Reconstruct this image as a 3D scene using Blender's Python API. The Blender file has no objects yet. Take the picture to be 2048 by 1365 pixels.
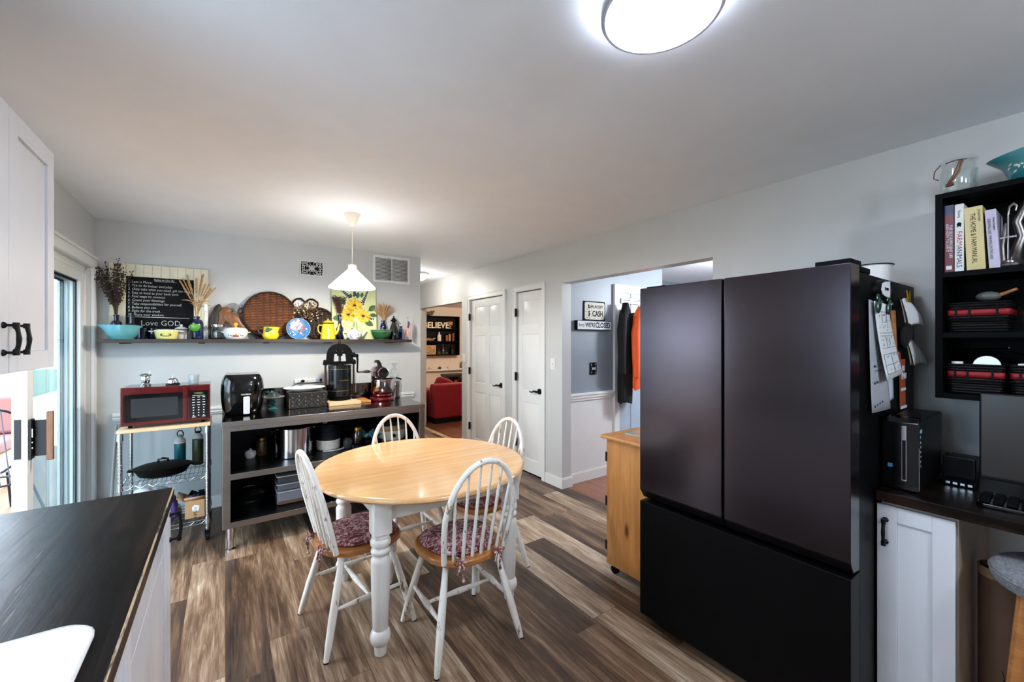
import bpy, bmesh, math, random
from mathutils import Matrix, Vector
random.seed(11)
PI = math.pi
sc = bpy.context.scene
COL = sc.collection
# ------------------------------------------------------------------ camera, world, exposure
cam_d = bpy.data.cameras.new('camera'); cam = bpy.data.objects.new('camera', cam_d); COL.objects.link(cam)
cam_d.sensor_width = 36.0; cam_d.lens = 822.0 / 2048 * 36.0; cam_d.clip_start = 0.02; cam_d.clip_end = 200
cam.location = (0, 0, 1.475); cam.rotation_euler = (PI/2, 0, math.radians(-34.9))
sc.camera = cam
sc.view_settings.view_transform = 'Standard'; sc.view_settings.look = 'None'
sc.view_settings.gamma = 1.0; sc.view_settings.exposure = 1.58; sc.view_settings.use_curve_mapping = False
sc.cycles.max_bounces = 8; sc.cycles.diffuse_bounces = 5; sc.cycles.transparent_max_bounces = 24
sc.cycles.caustics_reflective = False; sc.cycles.caustics_refractive = False
sc.cycles.sample_clamp_indirect = 6.0; sc.cycles.use_denoising = True; sc.cycles.blur_glossy = 0.6
w = bpy.data.worlds.new('sky'); sc.world = w; w.use_nodes = True
wt = w.node_tree; wt.nodes.clear()
wo = wt.nodes.new('ShaderNodeOutputWorld'); wb = wt.nodes.new('ShaderNodeBackground')
wc = wt.nodes.new('ShaderNodeTexCoord'); ws = wt.nodes.new('ShaderNodeSeparateXYZ'); wr = wt.nodes.new('ShaderNodeValToRGB')
wr.color_ramp.elements[0].position = 0.0; wr.color_ramp.elements[0].color = (0.68, 0.82, 1.0, 1)
wr.color_ramp.elements[1].position = 0.8; wr.color_ramp.elements[1].color = (0.78, 0.88, 1.0, 1)
wt.links.new(wc.outputs['Generated'], ws.inputs[0]); wt.links.new(ws.outputs[2], wr.inputs[0])
wt.links.new(wr.outputs[0], wb.inputs[0]); wb.inputs[1].default_value = SKY = 4.3
wt.links.new(wb.outputs[0], wo.inputs[0])
# strengths of the place's lamps and of one added, unseen fill lamp (each used in that lamp's builder)
DISC_E, SHADE_E, BULB_W, HALL_W, LIVING_W, MUD_W, FILL_W = 33.0, 4.4, 26.0, 4.2, 44.0, 48.0, 19.0
def portal(name, loc, rot, sx, sy):
    l = bpy.data.lights.new(name, 'AREA'); l.shape = 'RECTANGLE'; l.size = sx; l.size_y = sy
    l.cycles.is_portal = True
    o = bpy.data.objects.new(name, l); COL.objects.link(o); o.location = loc; o.rotation_euler = rot
portal('sliding_door_daylight', (-1.02, 3.39, 1.02), (0, -PI/2, 0), 2.04, 1.98)
portal('sink_window_daylight', (-1.02, 0.75, 1.52), (0, -PI/2, 0), 0.95, 1.0)
# ------------------------------------------------------------------ helpers: colour and materials
def lin(h):
    if isinstance(h, tuple): return h if len(h) == 4 else (*h, 1)
    h = h.lstrip('#'); r = [int(h[i:i+2], 16)/255 for i in (0, 2, 4)]
    return (*[c/12.92 if c <= .04045 else ((c+.055)/1.055)**2.4 for c in r], 1)
class NT:
    def __init__(s, name):
        s.m = bpy.data.materials.new(name); s.m.use_nodes = True; s.t = s.m.node_tree; s.t.nodes.clear()
        s.out = s.t.nodes.new('ShaderNodeOutputMaterial')
    def n(s, kind, **k):
        x = s.t.nodes.new('ShaderNode'+kind)
        for a, b in k.items(): setattr(x, a, b)
        return x
    def l(s, a, b): s.t.links.new(a, b)
    def put(s, sock, v):
        if hasattr(v, 'is_output') or isinstance(v, bpy.types.NodeSocket): s.l(v, sock)
        else: sock.default_value = v
    def math(s, op, a, b=0.0, c=None, clamp=False):
        x = s.n('Math', operation=op, use_clamp=clamp); s.put(x.inputs[0], a); s.put(x.inputs[1], b)
        if c is not None: s.put(x.inputs[2], c)
        return x.outputs[0]
    def vec(s, x, y, z):
        v = s.n('CombineXYZ'); s.put(v.inputs[0], x); s.put(v.inputs[1], y); s.put(v.inputs[2], z); return v.outputs[0]
    def coord(s, scale=(1, 1, 1), rot=(0, 0, 0), kind='Object'):
        tc = s.n('TexCoord'); mp = s.n('Mapping'); mp.inputs['Scale'].default_value = scale; mp.inputs['Rotation'].default_value = rot
        s.l(tc.outputs[kind], mp.inputs[0]); return mp.outputs[0]
    def noise(s, vec, scale=5, detail=4, rough=.55, dist=0):
        x = s.n('TexNoise'); s.put(x.inputs['Vector'], vec); x.inputs['Scale'].default_value = scale
        x.inputs['Detail'].default_value = detail; x.inputs['Roughness'].default_value = rough; x.inputs['Distortion'].default_value = dist
        return x.outputs[0]
    def ramp(s, f, stops):
        x = s.n('ValToRGB'); s.put(x.inputs[0], f); e = x.color_ramp.elements
        while len(e) < len(stops): e.new(.5)
        for k, (p, c) in enumerate(stops): e[k].position = p; e[k].color = lin(c) if not isinstance(c, float) else (c, c, c, 1)
        return x.outputs[0]
    def mix(s, f, a, b, mode='MIX'):
        x = s.n('Mix', data_type='RGBA', blend_type=mode); s.put(x.inputs[0], f); s.put(x.inputs[6], a); s.put(x.inputs[7], b); return x.outputs[2]
    def bump(s, h, strength=.3, dist=.01):
        x = s.n('Bump'); x.inputs['Strength'].default_value = strength; x.inputs['Distance'].default_value = dist; s.put(x.inputs['Height'], h); return x.outputs[0]
    def pbr(s, col, rough=.5, metal=0, nrm=None, **k):
        p = s.n('BsdfPrincipled'); s.put(p.inputs['Base Color'], col); s.put(p.inputs['Roughness'], rough); s.put(p.inputs['Metallic'], metal)
        if nrm is not None: s.l(nrm, p.inputs['Normal'])
        for a, b in k.items(): s.put(p.inputs[a], b)
        s.l(p.outputs[0], s.out.inputs[0]); return s.m
def mat(name, col, rough=.5, metal=0, var=0.06, vs=6, bump=0, bs=60, stretch=(1, 1, 1), **k):
    """plain surface with a slight procedural variation of tone and (optionally) relief"""
    t = NT(name); c = lin(col); co = t.coord(stretch)
    f = t.noise(co, vs, 3)
    a = tuple(min(1, x*(1+var)) for x in c[:3]) + (1,); b = tuple(x*(1-var) for x in c[:3]) + (1,)
    cc = t.ramp(f, [(.3, a), (.7, b)])
    nr = t.bump(t.noise(co, bs, 3), bump, .005) if bump else None
    return t.pbr(cc, rough, metal, nr, **k)
def wood(name, c1, c2, rough=.4, sc_=(2, 25, 25), c3=None, coat=0, bump=.05, knots=0):
    t = NT(name); co = t.coord(sc_)
    f = t.noise(co, 1.6, 6, .6, .6); g = t.noise(t.coord(tuple(x*5 for x in sc_)), 2, 3)
    h = t.math('ADD', t.math('MULTIPLY', f, .75), t.math('MULTIPLY', g, .25))
    st = [(.3, c1), (.65, c2)] + ([(.8, c3)] if c3 else [])
    col = t.ramp(h, st)
    if knots:
        v = t.n('TexVoronoi'); t.put(v.inputs['Vector'], t.coord(tuple(knots*(.35 if x == min(sc_) else 1) for x in sc_))); v.inputs['Scale'].default_value = 1
        k = t.ramp(v.outputs['Distance'], [(.04, 1.0), (.13, 0.0)])
        col = t.mix(k, col, lin(c3 or c1))
    return t.pbr(col, rough, 0, t.bump(h, bump, .004), **({'Coat Weight': coat, 'Coat Roughness': .06} if coat else {}))
def glass(name, tint=(.95, .97, .97), refl=.12, rough=.02):
    t = NT(name); tr = t.n('BsdfTransparent'); tr.inputs[0].default_value = (*tint, 1)
    gl = t.n('BsdfGlossy'); gl.inputs['Roughness'].default_value = rough; gl.inputs[0].default_value = (1, 1, 1, 1)
    lw = t.n('LayerWeight'); lw.inputs[0].default_value = .35
    f = t.math('ADD', t.math('MULTIPLY', lw.outputs['Facing'], .32), refl*.2, clamp=True)
    mx = t.n('MixShader'); t.l(f, mx.inputs[0]); t.l(tr.outputs[0], mx.inputs[1]); t.l(gl.outputs[0], mx.inputs[2]); t.l(mx.outputs[0], t.out.inputs[0]); return t.m
def emit(name, col, strength):
    t = NT(name); e = t.n('Emission'); e.inputs[0].default_value = lin(col); e.inputs[1].default_value = strength; t.l(e.outputs[0], t.out.inputs[0]); return t.m
# ------------------------------------------------------------------ helpers: meshes
class MB:
    def __init__(s): s.v = []; s.f = []; s.mi = 0; s.fm = []; s.M = Matrix()
    def add(s, vs, fs):
        o = len(s.v); s.v += [s.M @ Vector(p) for p in vs]; s.f += [tuple(i+o for i in f) for f in fs]; s.fm += [s.mi]*len(fs); return s
    def box(s, x0, x1, y0, y1, z0, z1):
        return s.add([(x0,y0,z0),(x1,y0,z0),(x1,y1,z0),(x0,y1,z0),(x0,y0,z1),(x1,y0,z1),(x1,y1,z1),(x0,y1,z1)],
                     [(0,3,2,1),(4,5,6,7),(0,1,5,4),(1,2,6,5),(2,3,7,6),(3,0,4,7)])
    def lathe(s, prof, n=32, c=(0, 0, 0), sx=1, sy=1):
        vs, fs = [], []; rings = []
        for r, z in prof:
            if abs(r) < 1e-6: rings.append([len(vs)]); vs.append((c[0], c[1], c[2]+z))
            else:
                rings.append(list(range(len(vs), len(vs)+n)))
                vs += [(c[0]+r*sx*math.cos(2*PI*k/n), c[1]+r*sy*math.sin(2*PI*k/n), c[2]+z) for k in range(n)]
        for a, b in zip(rings, rings[1:]):
            for k in range(n):
                i, j = k, (k+1) % n
                if len(a) == 1 and len(b) == 1: continue
                if len(a) == 1: fs.append((a[0], b[j], b[i]))
                elif len(b) == 1: fs.append((a[i], a[j], b[0]))
                else: fs.append((a[i], a[j], b[j], b[i]))
        return s.add(vs, fs)
    def tube(s, pts, r=.01, n=8, closed=False, flat=None, cap=True):
        pts = [Vector(p) for p in pts]; m = len(pts); rs = r if isinstance(r, (list, tuple)) else [r]*m
        vs, fs = [], []; up = None
        for k, p in enumerate(pts):
            if closed: d = pts[(k+1) % m] - pts[k-1]
            else: d = pts[min(k+1, m-1)] - pts[max(k-1, 0)]
            d.normalize()
            if up is None: up = Vector((0, 0, 1)) if abs(d.z) < .9 else Vector((0, 1, 0))
            if flat: up = Vector(flat)
            a = d.cross(up)
            if a.length < 1e-5: a = d.cross(Vector((1, .3, 0)))
            a.normalize(); b = a.cross(d).normalized(); up = b
            for j in range(n):
                t = 2*PI*j/n; w1 = 1.0
                vs.append(p + a*math.cos(t)*rs[k] + b*math.sin(t)*rs[k])
        for k in range(m if closed else m-1):
            for j in range(n):
                a0 = k*n+j; a1 = k*n+(j+1) % n; b0 = ((k+1) % m)*n+j; b1 = ((k+1) % m)*n+(j+1) % n
                fs.append((a0, a1, b1, b0))
        if not closed and cap: fs.append(tuple(range(n-1, -1, -1))); fs.append(tuple((m-1)*n+j for j in range(n)))
        return s.add([tuple(v) for v in vs], fs)
    def cyl(s, p0, p1, r0, r1=None, n=16): return s.tube([p0, p1], [r0, r0 if r1 is None else r1], n)
    def sphere(s, c, r, n=16, m=10):
        if not isinstance(r, (list, tuple)): r = (r, r, r)
        pr = [(math.sin(PI*k/m), -math.cos(PI*k/m)) for k in range(m+1)]
        M0 = s.M; s.M = M0 @ Matrix.Translation(c) @ Matrix.Diagonal((*r, 1)); s.lathe(pr, n); s.M = M0; return s
    def prism(s, poly, a0, a1, axis='z'):
        """poly: 2D outline; axis: the direction it is extruded in"""
        def P(u, v, w): return {'z': (u, v, w), 'y': (u, w, v), 'x': (w, u, v)}[axis]
        n = len(poly); vs = [P(u, v, a0) for u, v in poly] + [P(u, v, a1) for u, v in poly]
        fs = [tuple(range(n-1, -1, -1)), tuple(range(n, 2*n))] + [(k, (k+1) % n, n+(k+1) % n, n+k) for k in range(n)]
        return s.add(vs, fs)
    def bars(s, p0, p1, wd, ht):
        """a rectangular bar between two points"""
        p0, p1 = Vector(p0), Vector(p1); d = (p1-p0).normalized(); up = Vector((0, 0, 1)) if abs(d.z) < .95 else Vector((0, 1, 0))
        a = d.cross(up).normalized()*wd/2; b = a.cross(d).normalized()*ht/2
        vs = [p+q for p in (p0, p1) for q in (-a-b, a-b, a+b, -a+b)]
        return s.add([tuple(v) for v in vs], [(0,1,2,3),(7,6,5,4),(0,4,5,1),(1,5,6,2),(2,6,7,3),(3,7,4,0)])
    def grid(s, fn, nu, nv, closed_u=False):
        vs = [fn(i/nu, j/nv) for j in range(nv+1) for i in range(nu+(0 if closed_u else 1))]
        w_ = nu if closed_u else nu+1; fs = []
        for j in range(nv):
            for i in range(nu):
                a, b = i, (i+1) % w_ if closed_u else i+1
                fs.append((j*w_+a, j*w_+b, (j+1)*w_+b, (j+1)*w_+a))
        return s.add(vs, fs)
    def obj(s, name, m, parent=None, loc=None, rot=None, bevel=0, seg=2, ang=35, solid=0, subsurf=0):
        me = bpy.data.meshes.new(name); me.from_pydata([tuple(v) for v in s.v], [], s.f)
        ms = m if isinstance(m, (list, tuple)) else [m]
        for x in ms: me.materials.append(x)
        bm = bmesh.new(); bm.from_mesh(me)
        bmesh.ops.recalc_face_normals(bm, faces=bm.faces)
        for k, f in enumerate(bm.faces): f.smooth = True; f.material_index = s.fm[k] if len(ms) > 1 else 0
        ca = math.radians(ang)
        for e in bm.edges:
            e.smooth = not (len(e.link_faces) == 2 and e.calc_face_angle(0) > ca)
        bm.to_mesh(me); bm.free()
        o = bpy.data.objects.new(name, me); COL.objects.link(o)
        if parent is not None: o.parent = parent
        if loc is not None: o.location = loc
        if rot is not None: o.rotation_euler = rot
        if solid: q = o.modifiers.new('solid', 'SOLIDIFY'); q.thickness = solid; q.offset = 0
        if subsurf: q = o.modifiers.new('sub', 'SUBSURF'); q.levels = q.render_levels = subsurf
        if bevel:
            q = o.modifiers.new('bevel', 'BEVEL'); q.width = bevel; q.segments = seg; q.harden_normals = True; q.limit_method = 'ANGLE'; q.angle_limit = math.radians(30)
        return o
def tag(o, label, cat=None, group=None, kind=None):
    if label: o['label'] = label
    if cat: o['category'] = cat
    if group: o['group'] = group
    if kind: o['kind'] = kind
    return o
def thing(name, label, cat, loc=(0, 0, 0), rz=0, group=None, rot=None):
    o = bpy.data.objects.new(name, None); COL.objects.link(o); o.empty_display_size = .05
    o.location = loc; o.rotation_euler = rot if rot else (0, 0, rz)
    return tag(o, label, cat, group)
def struct(o, label=None): o['kind'] = 'structure'; (label and tag(o, label)); return o
def dup(root, loc, rz=None, label=None, rot=None):
    def cp(o, par):
        c = o.copy(); COL.objects.link(c); c.parent = par
        for ch in [x for x in bpy.data.objects if x.parent == o]: cp(ch, c)
        return c
    r = cp(root, None); r.location = loc
    if rz is not None: r.rotation_euler = (0, 0, rz)
    if rot is not None: r.rotation_euler = rot
    if label: r['label'] = label
    return r
def text(s, size, m, parent, loc, rot=(PI/2, 0, 0), name='lettering', ex=.0006, align='CENTER', sx=1.0, shear=0, off=0, space=1.0):
    cu = bpy.data.curves.new('t', 'FONT'); cu.body = s; cu.size = size; cu.extrude = ex; cu.align_x = align; cu.align_y = 'CENTER'
    cu.shear = shear; cu.offset = off; cu.resolution_u = 2; cu.space_character = space
    t = bpy.data.objects.new('t', cu); COL.objects.link(t)
    dg = bpy.context.evaluated_depsgraph_get(); me = bpy.data.meshes.new_from_object(t.evaluated_get(dg)); me.name = name
    bpy.data.objects.remove(t); me.materials.clear(); me.materials.append(m)
    for v in me.vertices: v.co.x *= sx
    o = bpy.data.objects.new(name, me); COL.objects.link(o); o.parent = parent; o.location = loc; o.rotation_euler = rot
    return o
def arc(cx, cy, r, a0, a1, n): return [(cx+r*math.cos(math.radians(a0+(a1-a0)*k/n)), cy+r*math.sin(math.radians(a0+(a1-a0)*k/n))) for k in range(n+1)]
def rrect(x0, x1, y0, y1, r, n=5):
    return arc(x1-r, y0+r, r, -90, 0, n)+arc(x1-r, y1-r, r, 0, 90, n)+arc(x0+r, y1-r, r, 90, 180, n)+arc(x0+r, y0+r, r, 180, 270, n)
FZ = (PI/2, 0, 0)            # lettering that faces -Y
FX = (PI/2, 0, -PI/2)        # lettering that faces -X
# ------------------------------------------------------------------ materials
def floor_mat(name, width, length, stops, rough=.4, sv=1.0):
    t = NT(name); tc = t.n('TexCoord'); sp = t.n('SeparateXYZ'); t.l(tc.outputs['Object'], sp.inputs[0])
    x, y = sp.outputs[0], sp.outputs[1]
    u = t.math('DIVIDE', x, width); row = t.math('FLOOR', u); fx = t.math('FRACT', u)
    wn = t.n('TexWhiteNoise', noise_dimensions='1D'); t.l(row, wn.inputs['W'])
    v = t.math('ADD', t.math('DIVIDE', y, length), t.math('MULTIPLY', wn.outputs[0], 7.3)); cl = t.math('FLOOR', v); fy = t.math('FRACT', v)
    w2 = t.n('TexWhiteNoise', noise_dimensions='2D'); t.l(t.vec(row, cl, 0), w2.inputs['Vector']); r1 = w2.outputs[0]
    off = t.math('MULTIPLY', r1, 37.0)
    streak = t.noise(t.vec(t.math('ADD', t.math('MULTIPLY', x, 9), off), t.math('MULTIPLY', y, .9), off), 1.0, 4, .6, .8)
    cath = t.noise(t.vec(t.math('ADD', t.math('MULTIPLY', x, 28), off), t.math('MULTIPLY', y, 1.8), off), 1.0, 5, .65, 1.6)
    fine = t.noise(t.vec(t.math('MULTIPLY', x, 190), t.math('MULTIPLY', y, 7), off), 1.0, 3, .6)
    h = t.math('ADD', t.math('MULTIPLY', streak, .52), t.math('MULTIPLY', cath, .36)); h = t.math('ADD', h, t.math('MULTIPLY', fine, .17))
    h = t.math('ADD', h, t.math('MULTIPLY', t.math('SUBTRACT', r1, .5), .21*sv))
    col = t.ramp(h, stops)
    vo = t.n('TexVoronoi'); t.l(t.vec(t.math('ADD', t.math('MULTIPLY', x, 5.3), off), t.math('MULTIPLY', y, 1.9), off), vo.inputs['Vector']); vo.inputs['Scale'].default_value = 1.0
    kn = t.ramp(t.math('ADD', vo.outputs['Distance'], t.math('MULTIPLY', cath, .12)), [(.09, 1.0), (.17, 0.0)])
    col = t.mix(t.math('MULTIPLY', kn, .75), col, lin('#3a2e26'))
    def edge(f, sz): return t.math('LESS_THAN', t.math('MULTIPLY', t.math('MINIMUM', f, t.math('SUBTRACT', 1.0, f)), sz), .0011)
    seam = t.math('MAXIMUM', edge(fx, width), edge(fy, length))
    col = t.mix(t.math('MULTIPLY', seam, .7), col, lin('#2b221c'))
    hh = t.math('SUBTRACT', t.math('ADD', fine, t.math('MULTIPLY', cath, .5)), t.math('MULTIPLY', seam, 1.2))
    ro = t.math('ADD', rough-.08, t.math('MULTIPLY', fine, .2))
    return t.pbr(col, ro, 0, t.bump(hh, .25, .002))
m_floor = floor_mat('oak_look_plank', .178, 1.22, [(.33, '#22160e'), (.43, '#4a3525'), (.52, '#6f5641'), (.61, '#978069'), (.71, '#c6b6a3')], .42)
m_redfloor = floor_mat('red_brown_hardwood', .057, .8, [(.3, '#4a2a1a'), (.5, '#794a32'), (.7, '#976446')], .3, .8)
m_deck = floor_mat('deck_board', .14, 3.0, [(.3, '#4a3320'), (.5, '#6b4c30'), (.7, '#8a6a4a')], .6, .6)
m_wall = mat('pale_grey_blue_paint', '#cacbca', .33, var=.015, bump=.05, bs=220)
m_ceil = mat('ceiling_paint', '#f4f7fc', .75, var=.015, bump=.06, bs=180)
m_white = mat('white_semi_gloss_paint', '#e6e6e4', .3, var=.02)
m_blue = mat('slate_blue_paint', '#8a929b', .45, var=.03, bump=.05, bs=200)
m_livwall = mat('warm_white_paint', '#e3d9cc', .6, var=.02)
m_cab = mat('white_cabinet_paint', '#dcdcdf', .28, var=.02)
m_black = mat('matt_black_metal', '#060607', .45, 0, var=.1, **{'Specular IOR Level': .3})
m_iron = mat('black_cast_iron', '#030303', .5, 0, bump=.15, bs=120, **{'Specular IOR Level': .1})
m_plastic = mat('black_plastic', '#040405', .4, **{'Specular IOR Level': .25})
m_gloss = mat('glossy_black_plastic', '#030303', .12)
m_chrome = mat('chrome', '#c9c9cc', .12, 1.0, var=.03)
m_steel = mat('brushed_stainless', '#9c9896', .3, 1.0, var=.08, vs=3, bump=.12, bs=90, stretch=(.15, 6, 6))
m_darksteel = mat('dark_steel_top', '#101012', .2, .6, var=.1)
m_mirrorsteel = mat('polished_steel_sheet', '#6e6a68', .14, 1.0, var=.06, vs=3)
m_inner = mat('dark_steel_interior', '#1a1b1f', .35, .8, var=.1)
m_wire = mat('chromed_wire', '#b9bcc0', .22, 1.0, var=.03)
m_fridge = mat('black_stainless', '#413b3f', .2, .9, var=.04, vs=2)
m_fridgeb = mat('reflection_darkened_drawer', '#070607', .42, .15, var=.05, **{'Specular IOR Level': .1})  # door steel darkened in colour for the dark counter and floor it reflects
m_case = mat('fridge_case_black', '#040506', .45, 0, var=.05, **{'Specular IOR Level': .12})
m_counter = None
def counter_mat():
    t = NT('dark_stained_butcher_block'); co = t.coord((26, 1.6, 20))
    f = t.noise(co, 1.0, 6, .62, .5); g = t.noise(t.coord((3, 3, 3)), 1.3, 3)
    col = t.ramp(t.math('ADD', t.math('MULTIPLY', f, .7), t.math('MULTIPLY', g, .3)), [(.36, '#090605'), (.5, '#150e0a'), (.63, '#30201a')])
    s = t.noise(t.coord((90, 4.5, 40)), 1.0, 2, .5); p = t.noise(t.coord((6, 1.2, 6)), 1.0, 2)
    sc1 = t.math('MULTIPLY', t.ramp(s, [(.70, 0.0), (.73, 1.0)]), t.ramp(p, [(.47, 0.0), (.58, 1.0)]))
    col = t.mix(t.math('MULTIPLY', sc1, .55), col, lin('#8a6d56'))
    return t.pbr(col, t.math('ADD', .24, t.math('MULTIPLY', g, .14)), 0, t.bump(t.math('ADD', f, g), .2, .004), **{'Specular IOR Level': .08})
m_counter = counter_mat()
m_top = wood('honey_oak_tabletop', '#cd9a63', '#ddb380', .13, (1.0, 14, 14), '#e6c190', coat=.2, bump=0)
m_seat = wood('honey_oak_seat', '#8f5326', '#b97c42', .3, (20, 2, 20), '#c68d52', coat=.3)
m_pine = wood('knotty_pine', '#a4672f', '#c98d50', .42, (14, 14, 1.2), '#5e3214', knots=6)
m_maple = wood('maple_board', '#cba578', '#e3c49c', .35, (2, 20, 20))
m_darkwood = wood('dark_walnut_shelf', '#1c1512', '#3a2c22', .45, (2, 22, 22))
m_wicker = None
def chip_mat(name, paint, under, amt=.6, scale=(40, 40, 9)):
    t = NT(name); n1 = t.noise(t.coord(scale), 1.0, 5, .65)
    k = t.ramp(n1, [(amt, 0.0), (amt+.05, 1.0)])
    g = t.noise(t.coord((12, 12, 2)), 1.0, 3)
    base = t.mix(t.ramp(g, [(.5, 0.0), (.8, 1.0)]), lin(paint), lin('#d2c4b2'))
    return t.pbr(t.mix(k, base, lin(under)), .45, 0, t.bump(k, .2, .002))
m_chair = chip_mat('worn_white_chair_paint', '#e6e1d8', '#84705c', .60)
m_tleg = mat('white_table_paint', '#dedad2', .3, var=.02)
def toile():
    t = NT('red_toile_fabric'); n1 = t.noise(t.coord((36, 36, 36)), 1.0, 5, .75, 1.6)
    col = t.ramp(n1, [(.44, '#5e1f2b'), (.5, '#86434c'), (.54, '#bda09c'), (.64, '#cdbdb8')])
    return t.pbr(col, .9, 0, t.bump(t.noise(t.coord(), 300, 2), .3, .002))
m_toile = toile()
def weave(name, a, b, s1=60, s2=22, axis=0):
    t = NT(name); co = t.coord()
    w1 = t.n('TexWave', wave_type='BANDS', bands_direction='X'); t.l(co, w1.inputs[0]); w1.inputs['Scale'].default_value = s2
    w2 = t.n('TexWave', wave_type='BANDS', bands_direction='Z'); t.l(co, w2.inputs[0]); w2.inputs['Scale'].default_value = s1; w2.inputs['Distortion'].default_value = 1.5
    h = t.math('MULTIPLY', t.math('ADD', w1.outputs[1], .35), w2.outputs[1])
    n1 = t.noise(t.coord((14, 14, 2)), 1.0, 2)
    col = t.mix(t.ramp(t.math('MULTIPLY', h, t.math('ADD', n1, .5)), [(.15, 0.0), (.8, 1.0)]), lin(a), lin(b))
    return t.pbr(col, .5, 0, t.bump(h, .9, .006))
m_wicker = weave('brown_wicker', '#35180c', '#9a5b2e', 21, 6)
m_wickerd = weave('dark_brown_wicker', '#140a06', '#4a2a18', 15, 8)
m_wickerb = weave('black_wicker', '#030303', '#1d1b1a', 40, 9)
m_red = mat('red_ribbon', '#8a0a16', .6)
m_redsofa = mat('crimson_slipcover', '#8f1420', .85, var=.08, bump=.2, bs=40)
m_redmet = mat('metallic_red_enamel', '#5a050a', .22, .45, var=.05, **{'Coat Weight': .6})
m_cobalt = glass('cobalt_glass', (.03, .05, .42), .3)
m_deepblue = glass('deep_blue_glass', (.05, .12, .4), .3)
m_green_gl = glass('bottle_green_glass', (.10, .14, .08), .3)
m_clear = glass('clear_glass', (.93, .96, .96), .3)
m_pane = glass('window_pane_glass', (.86, .93, .95), .3)
m_purple = glass('purple_glass', (.25, .2, .6), .3)
m_limegl = mat('lime_green_glass', '#5fae3a', .1, **{'Transmission Weight': .3, 'Coat Weight': .5})
m_turq = mat('turquoise_enamel', '#5c9da3', .2, var=.03, **{'Coat Weight': .5})
m_yel = mat('lemon_yellow_enamel', '#e2c92c', .18, var=.02, **{'Coat Weight': .5})
m_paley = mat('pale_yellow_ceramic', '#ece18a', .25, var=.02, **{'Coat Weight': .3})
m_porc = mat('white_porcelain', '#ecebe8', .15, var=.02, **{'Coat Weight': .5})
m_green = mat('green_glaze', '#26532f', .15, var=.12, vs=18, **{'Coat Weight': .5})
m_leaf = mat('green_paint', '#38603a', .5)
m_navy = mat('navy_paint', '#1a2350', .4)
m_blueink = mat('blue_glaze', '#2f4a8c', .25)
m_sky = mat('plate_blue_glaze', '#3576ad', .2, var=.25, vs=22)
m_orange = mat('orange_cloth', '#e85a1c', .7, bump=.2, bs=40)
m_rust = mat('rust_orange_card', '#a3491e', .7)
m_paper = mat('paper', '#dfe3e4', .8, var=.03)
m_card = mat('cardboard', '#b08c64', .8, var=.06)
m_ink = mat('black_ink', '#08080a', .7, **{'Specular IOR Level': .2})
m_chalk = mat('white_chalk', '#d9d9d6', .9)
m_slate = mat('blackboard', '#060707', .6, var=.2, **{'Specular IOR Level': .15})
m_cream = mat('cream_beadboard', '#ddd7bf', .5, var=.03)
m_gold = mat('brass', '#b8943c', .3, 1.0)
m_twig = mat('dry_brown_stem', '#4a3424', .8, var=.2)
m_seed = mat('dark_seed_head', '#33241b', .8, var=.3, vs=30)
m_wheat = mat('dry_wheat', '#b08a5c', .8, var=.2, vs=30)
m_straw = mat('dried_petal', '#d8c9a4', .8, var=.2, vs=30)
m_plum = mat('dark_plum_flower', '#4b2622', .8, var=.3, vs=40)
m_sunpet = mat('sunflower_yellow', '#e9c640', .7, var=.08, vs=30)
m_canvas = mat('pale_green_canvas', '#cfd6a2', .7, var=.12, vs=4)
m_teal = mat('teal_metal', '#1f5a60', .3, .5)
m_olive = mat('olive_metal', '#38402c', .35, .4)
m_grey = mat('grey_plastic', '#9aa0a2', .4)
m_pink = mat('pink_band', '#d9a59a', .5)
m_tealgl = mat('dark_teal_pressed_glass', '#16383e', .12, bump=.5, bs=60, **{'Coat Weight': .6})
m_leather = mat('dark_brown_leather', '#14100c', .45, bump=.2, bs=50)
m_redd = mat('red_paint', '#b22234', .6)
m_blued = mat('flag_blue', '#27305c', .6)
m_rubber = mat('black_rubber', '#08090b', .7, **{'Specular IOR Level': .2})
m_felt = mat('grey_tweed', '#77777a', .95, var=.35, vs=120, bump=.6, bs=200)
m_black_fab = mat('black_fabric', '#050506', .9, bump=.3, bs=30)
m_cream_e = mat('cream_enamel', '#d8d4c4', .25, **{'Coat Weight': .4})
m_tanflo = mat('tan_floral_band', '#8d7a58', .5, var=.5, vs=50)
m_cement = mat('cast_aluminium', '#7a7672', .35, 1.0, var=.15, bump=.2, bs=30)
m_darkgrey = mat('charcoal_plastic', '#040507', .5, **{'Specular IOR Level': .06})
m_display = emit('green_clock_digits', '#9ab04a', .5)
m_foliage = mat('tree_foliage', '#3f5238', .8, var=.4, vs=8)
m_grass = mat('lawn_grass', '#4c6040', .9, var=.2, vs=3)
m_bark = mat('tree_bark', '#5b4c40', .9, bump=.4, bs=12)
# ================================================================== THE SETTING
XL, XR, YB, H = -0.836, 2.754, 4.50, 2.44
def wallx(name, x0, x1, y0, y1, m, holes=(), z0=0.0, z1=H, parent=None):
    """wall lying in a plane of constant x; holes are (ya, yb, za, zb)"""
    b = MB(); hs = sorted(holes); y = y0
    for a, c, za, zb in hs:
        if a > y: b.box(x0, x1, y, a, z0, z1)
        if za > z0: b.box(x0, x1, a, c, z0, za)
        if zb < z1: b.box(x0, x1, a, c, zb, z1)
        y = c
    if y < y1: b.box(x0, x1, y, y1, z0, z1)
    return struct(b.obj(name, m, ang=20))
wallx('wall_left', XL-.17, XL, -2.5, 4.5, m_wall, [(.25, 1.25, 1.05, 2.0), (2.40, 4.38, 0, 2.03)])
struct(MB().box(XL-.17, 1.85, 4.5, 4.62, 0, H).obj('wall_back', m_wall))
struct(MB().box(1.73, 1.85, 4.62, 7.0, 0, H).obj('wall_hall_left', m_wall))
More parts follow.
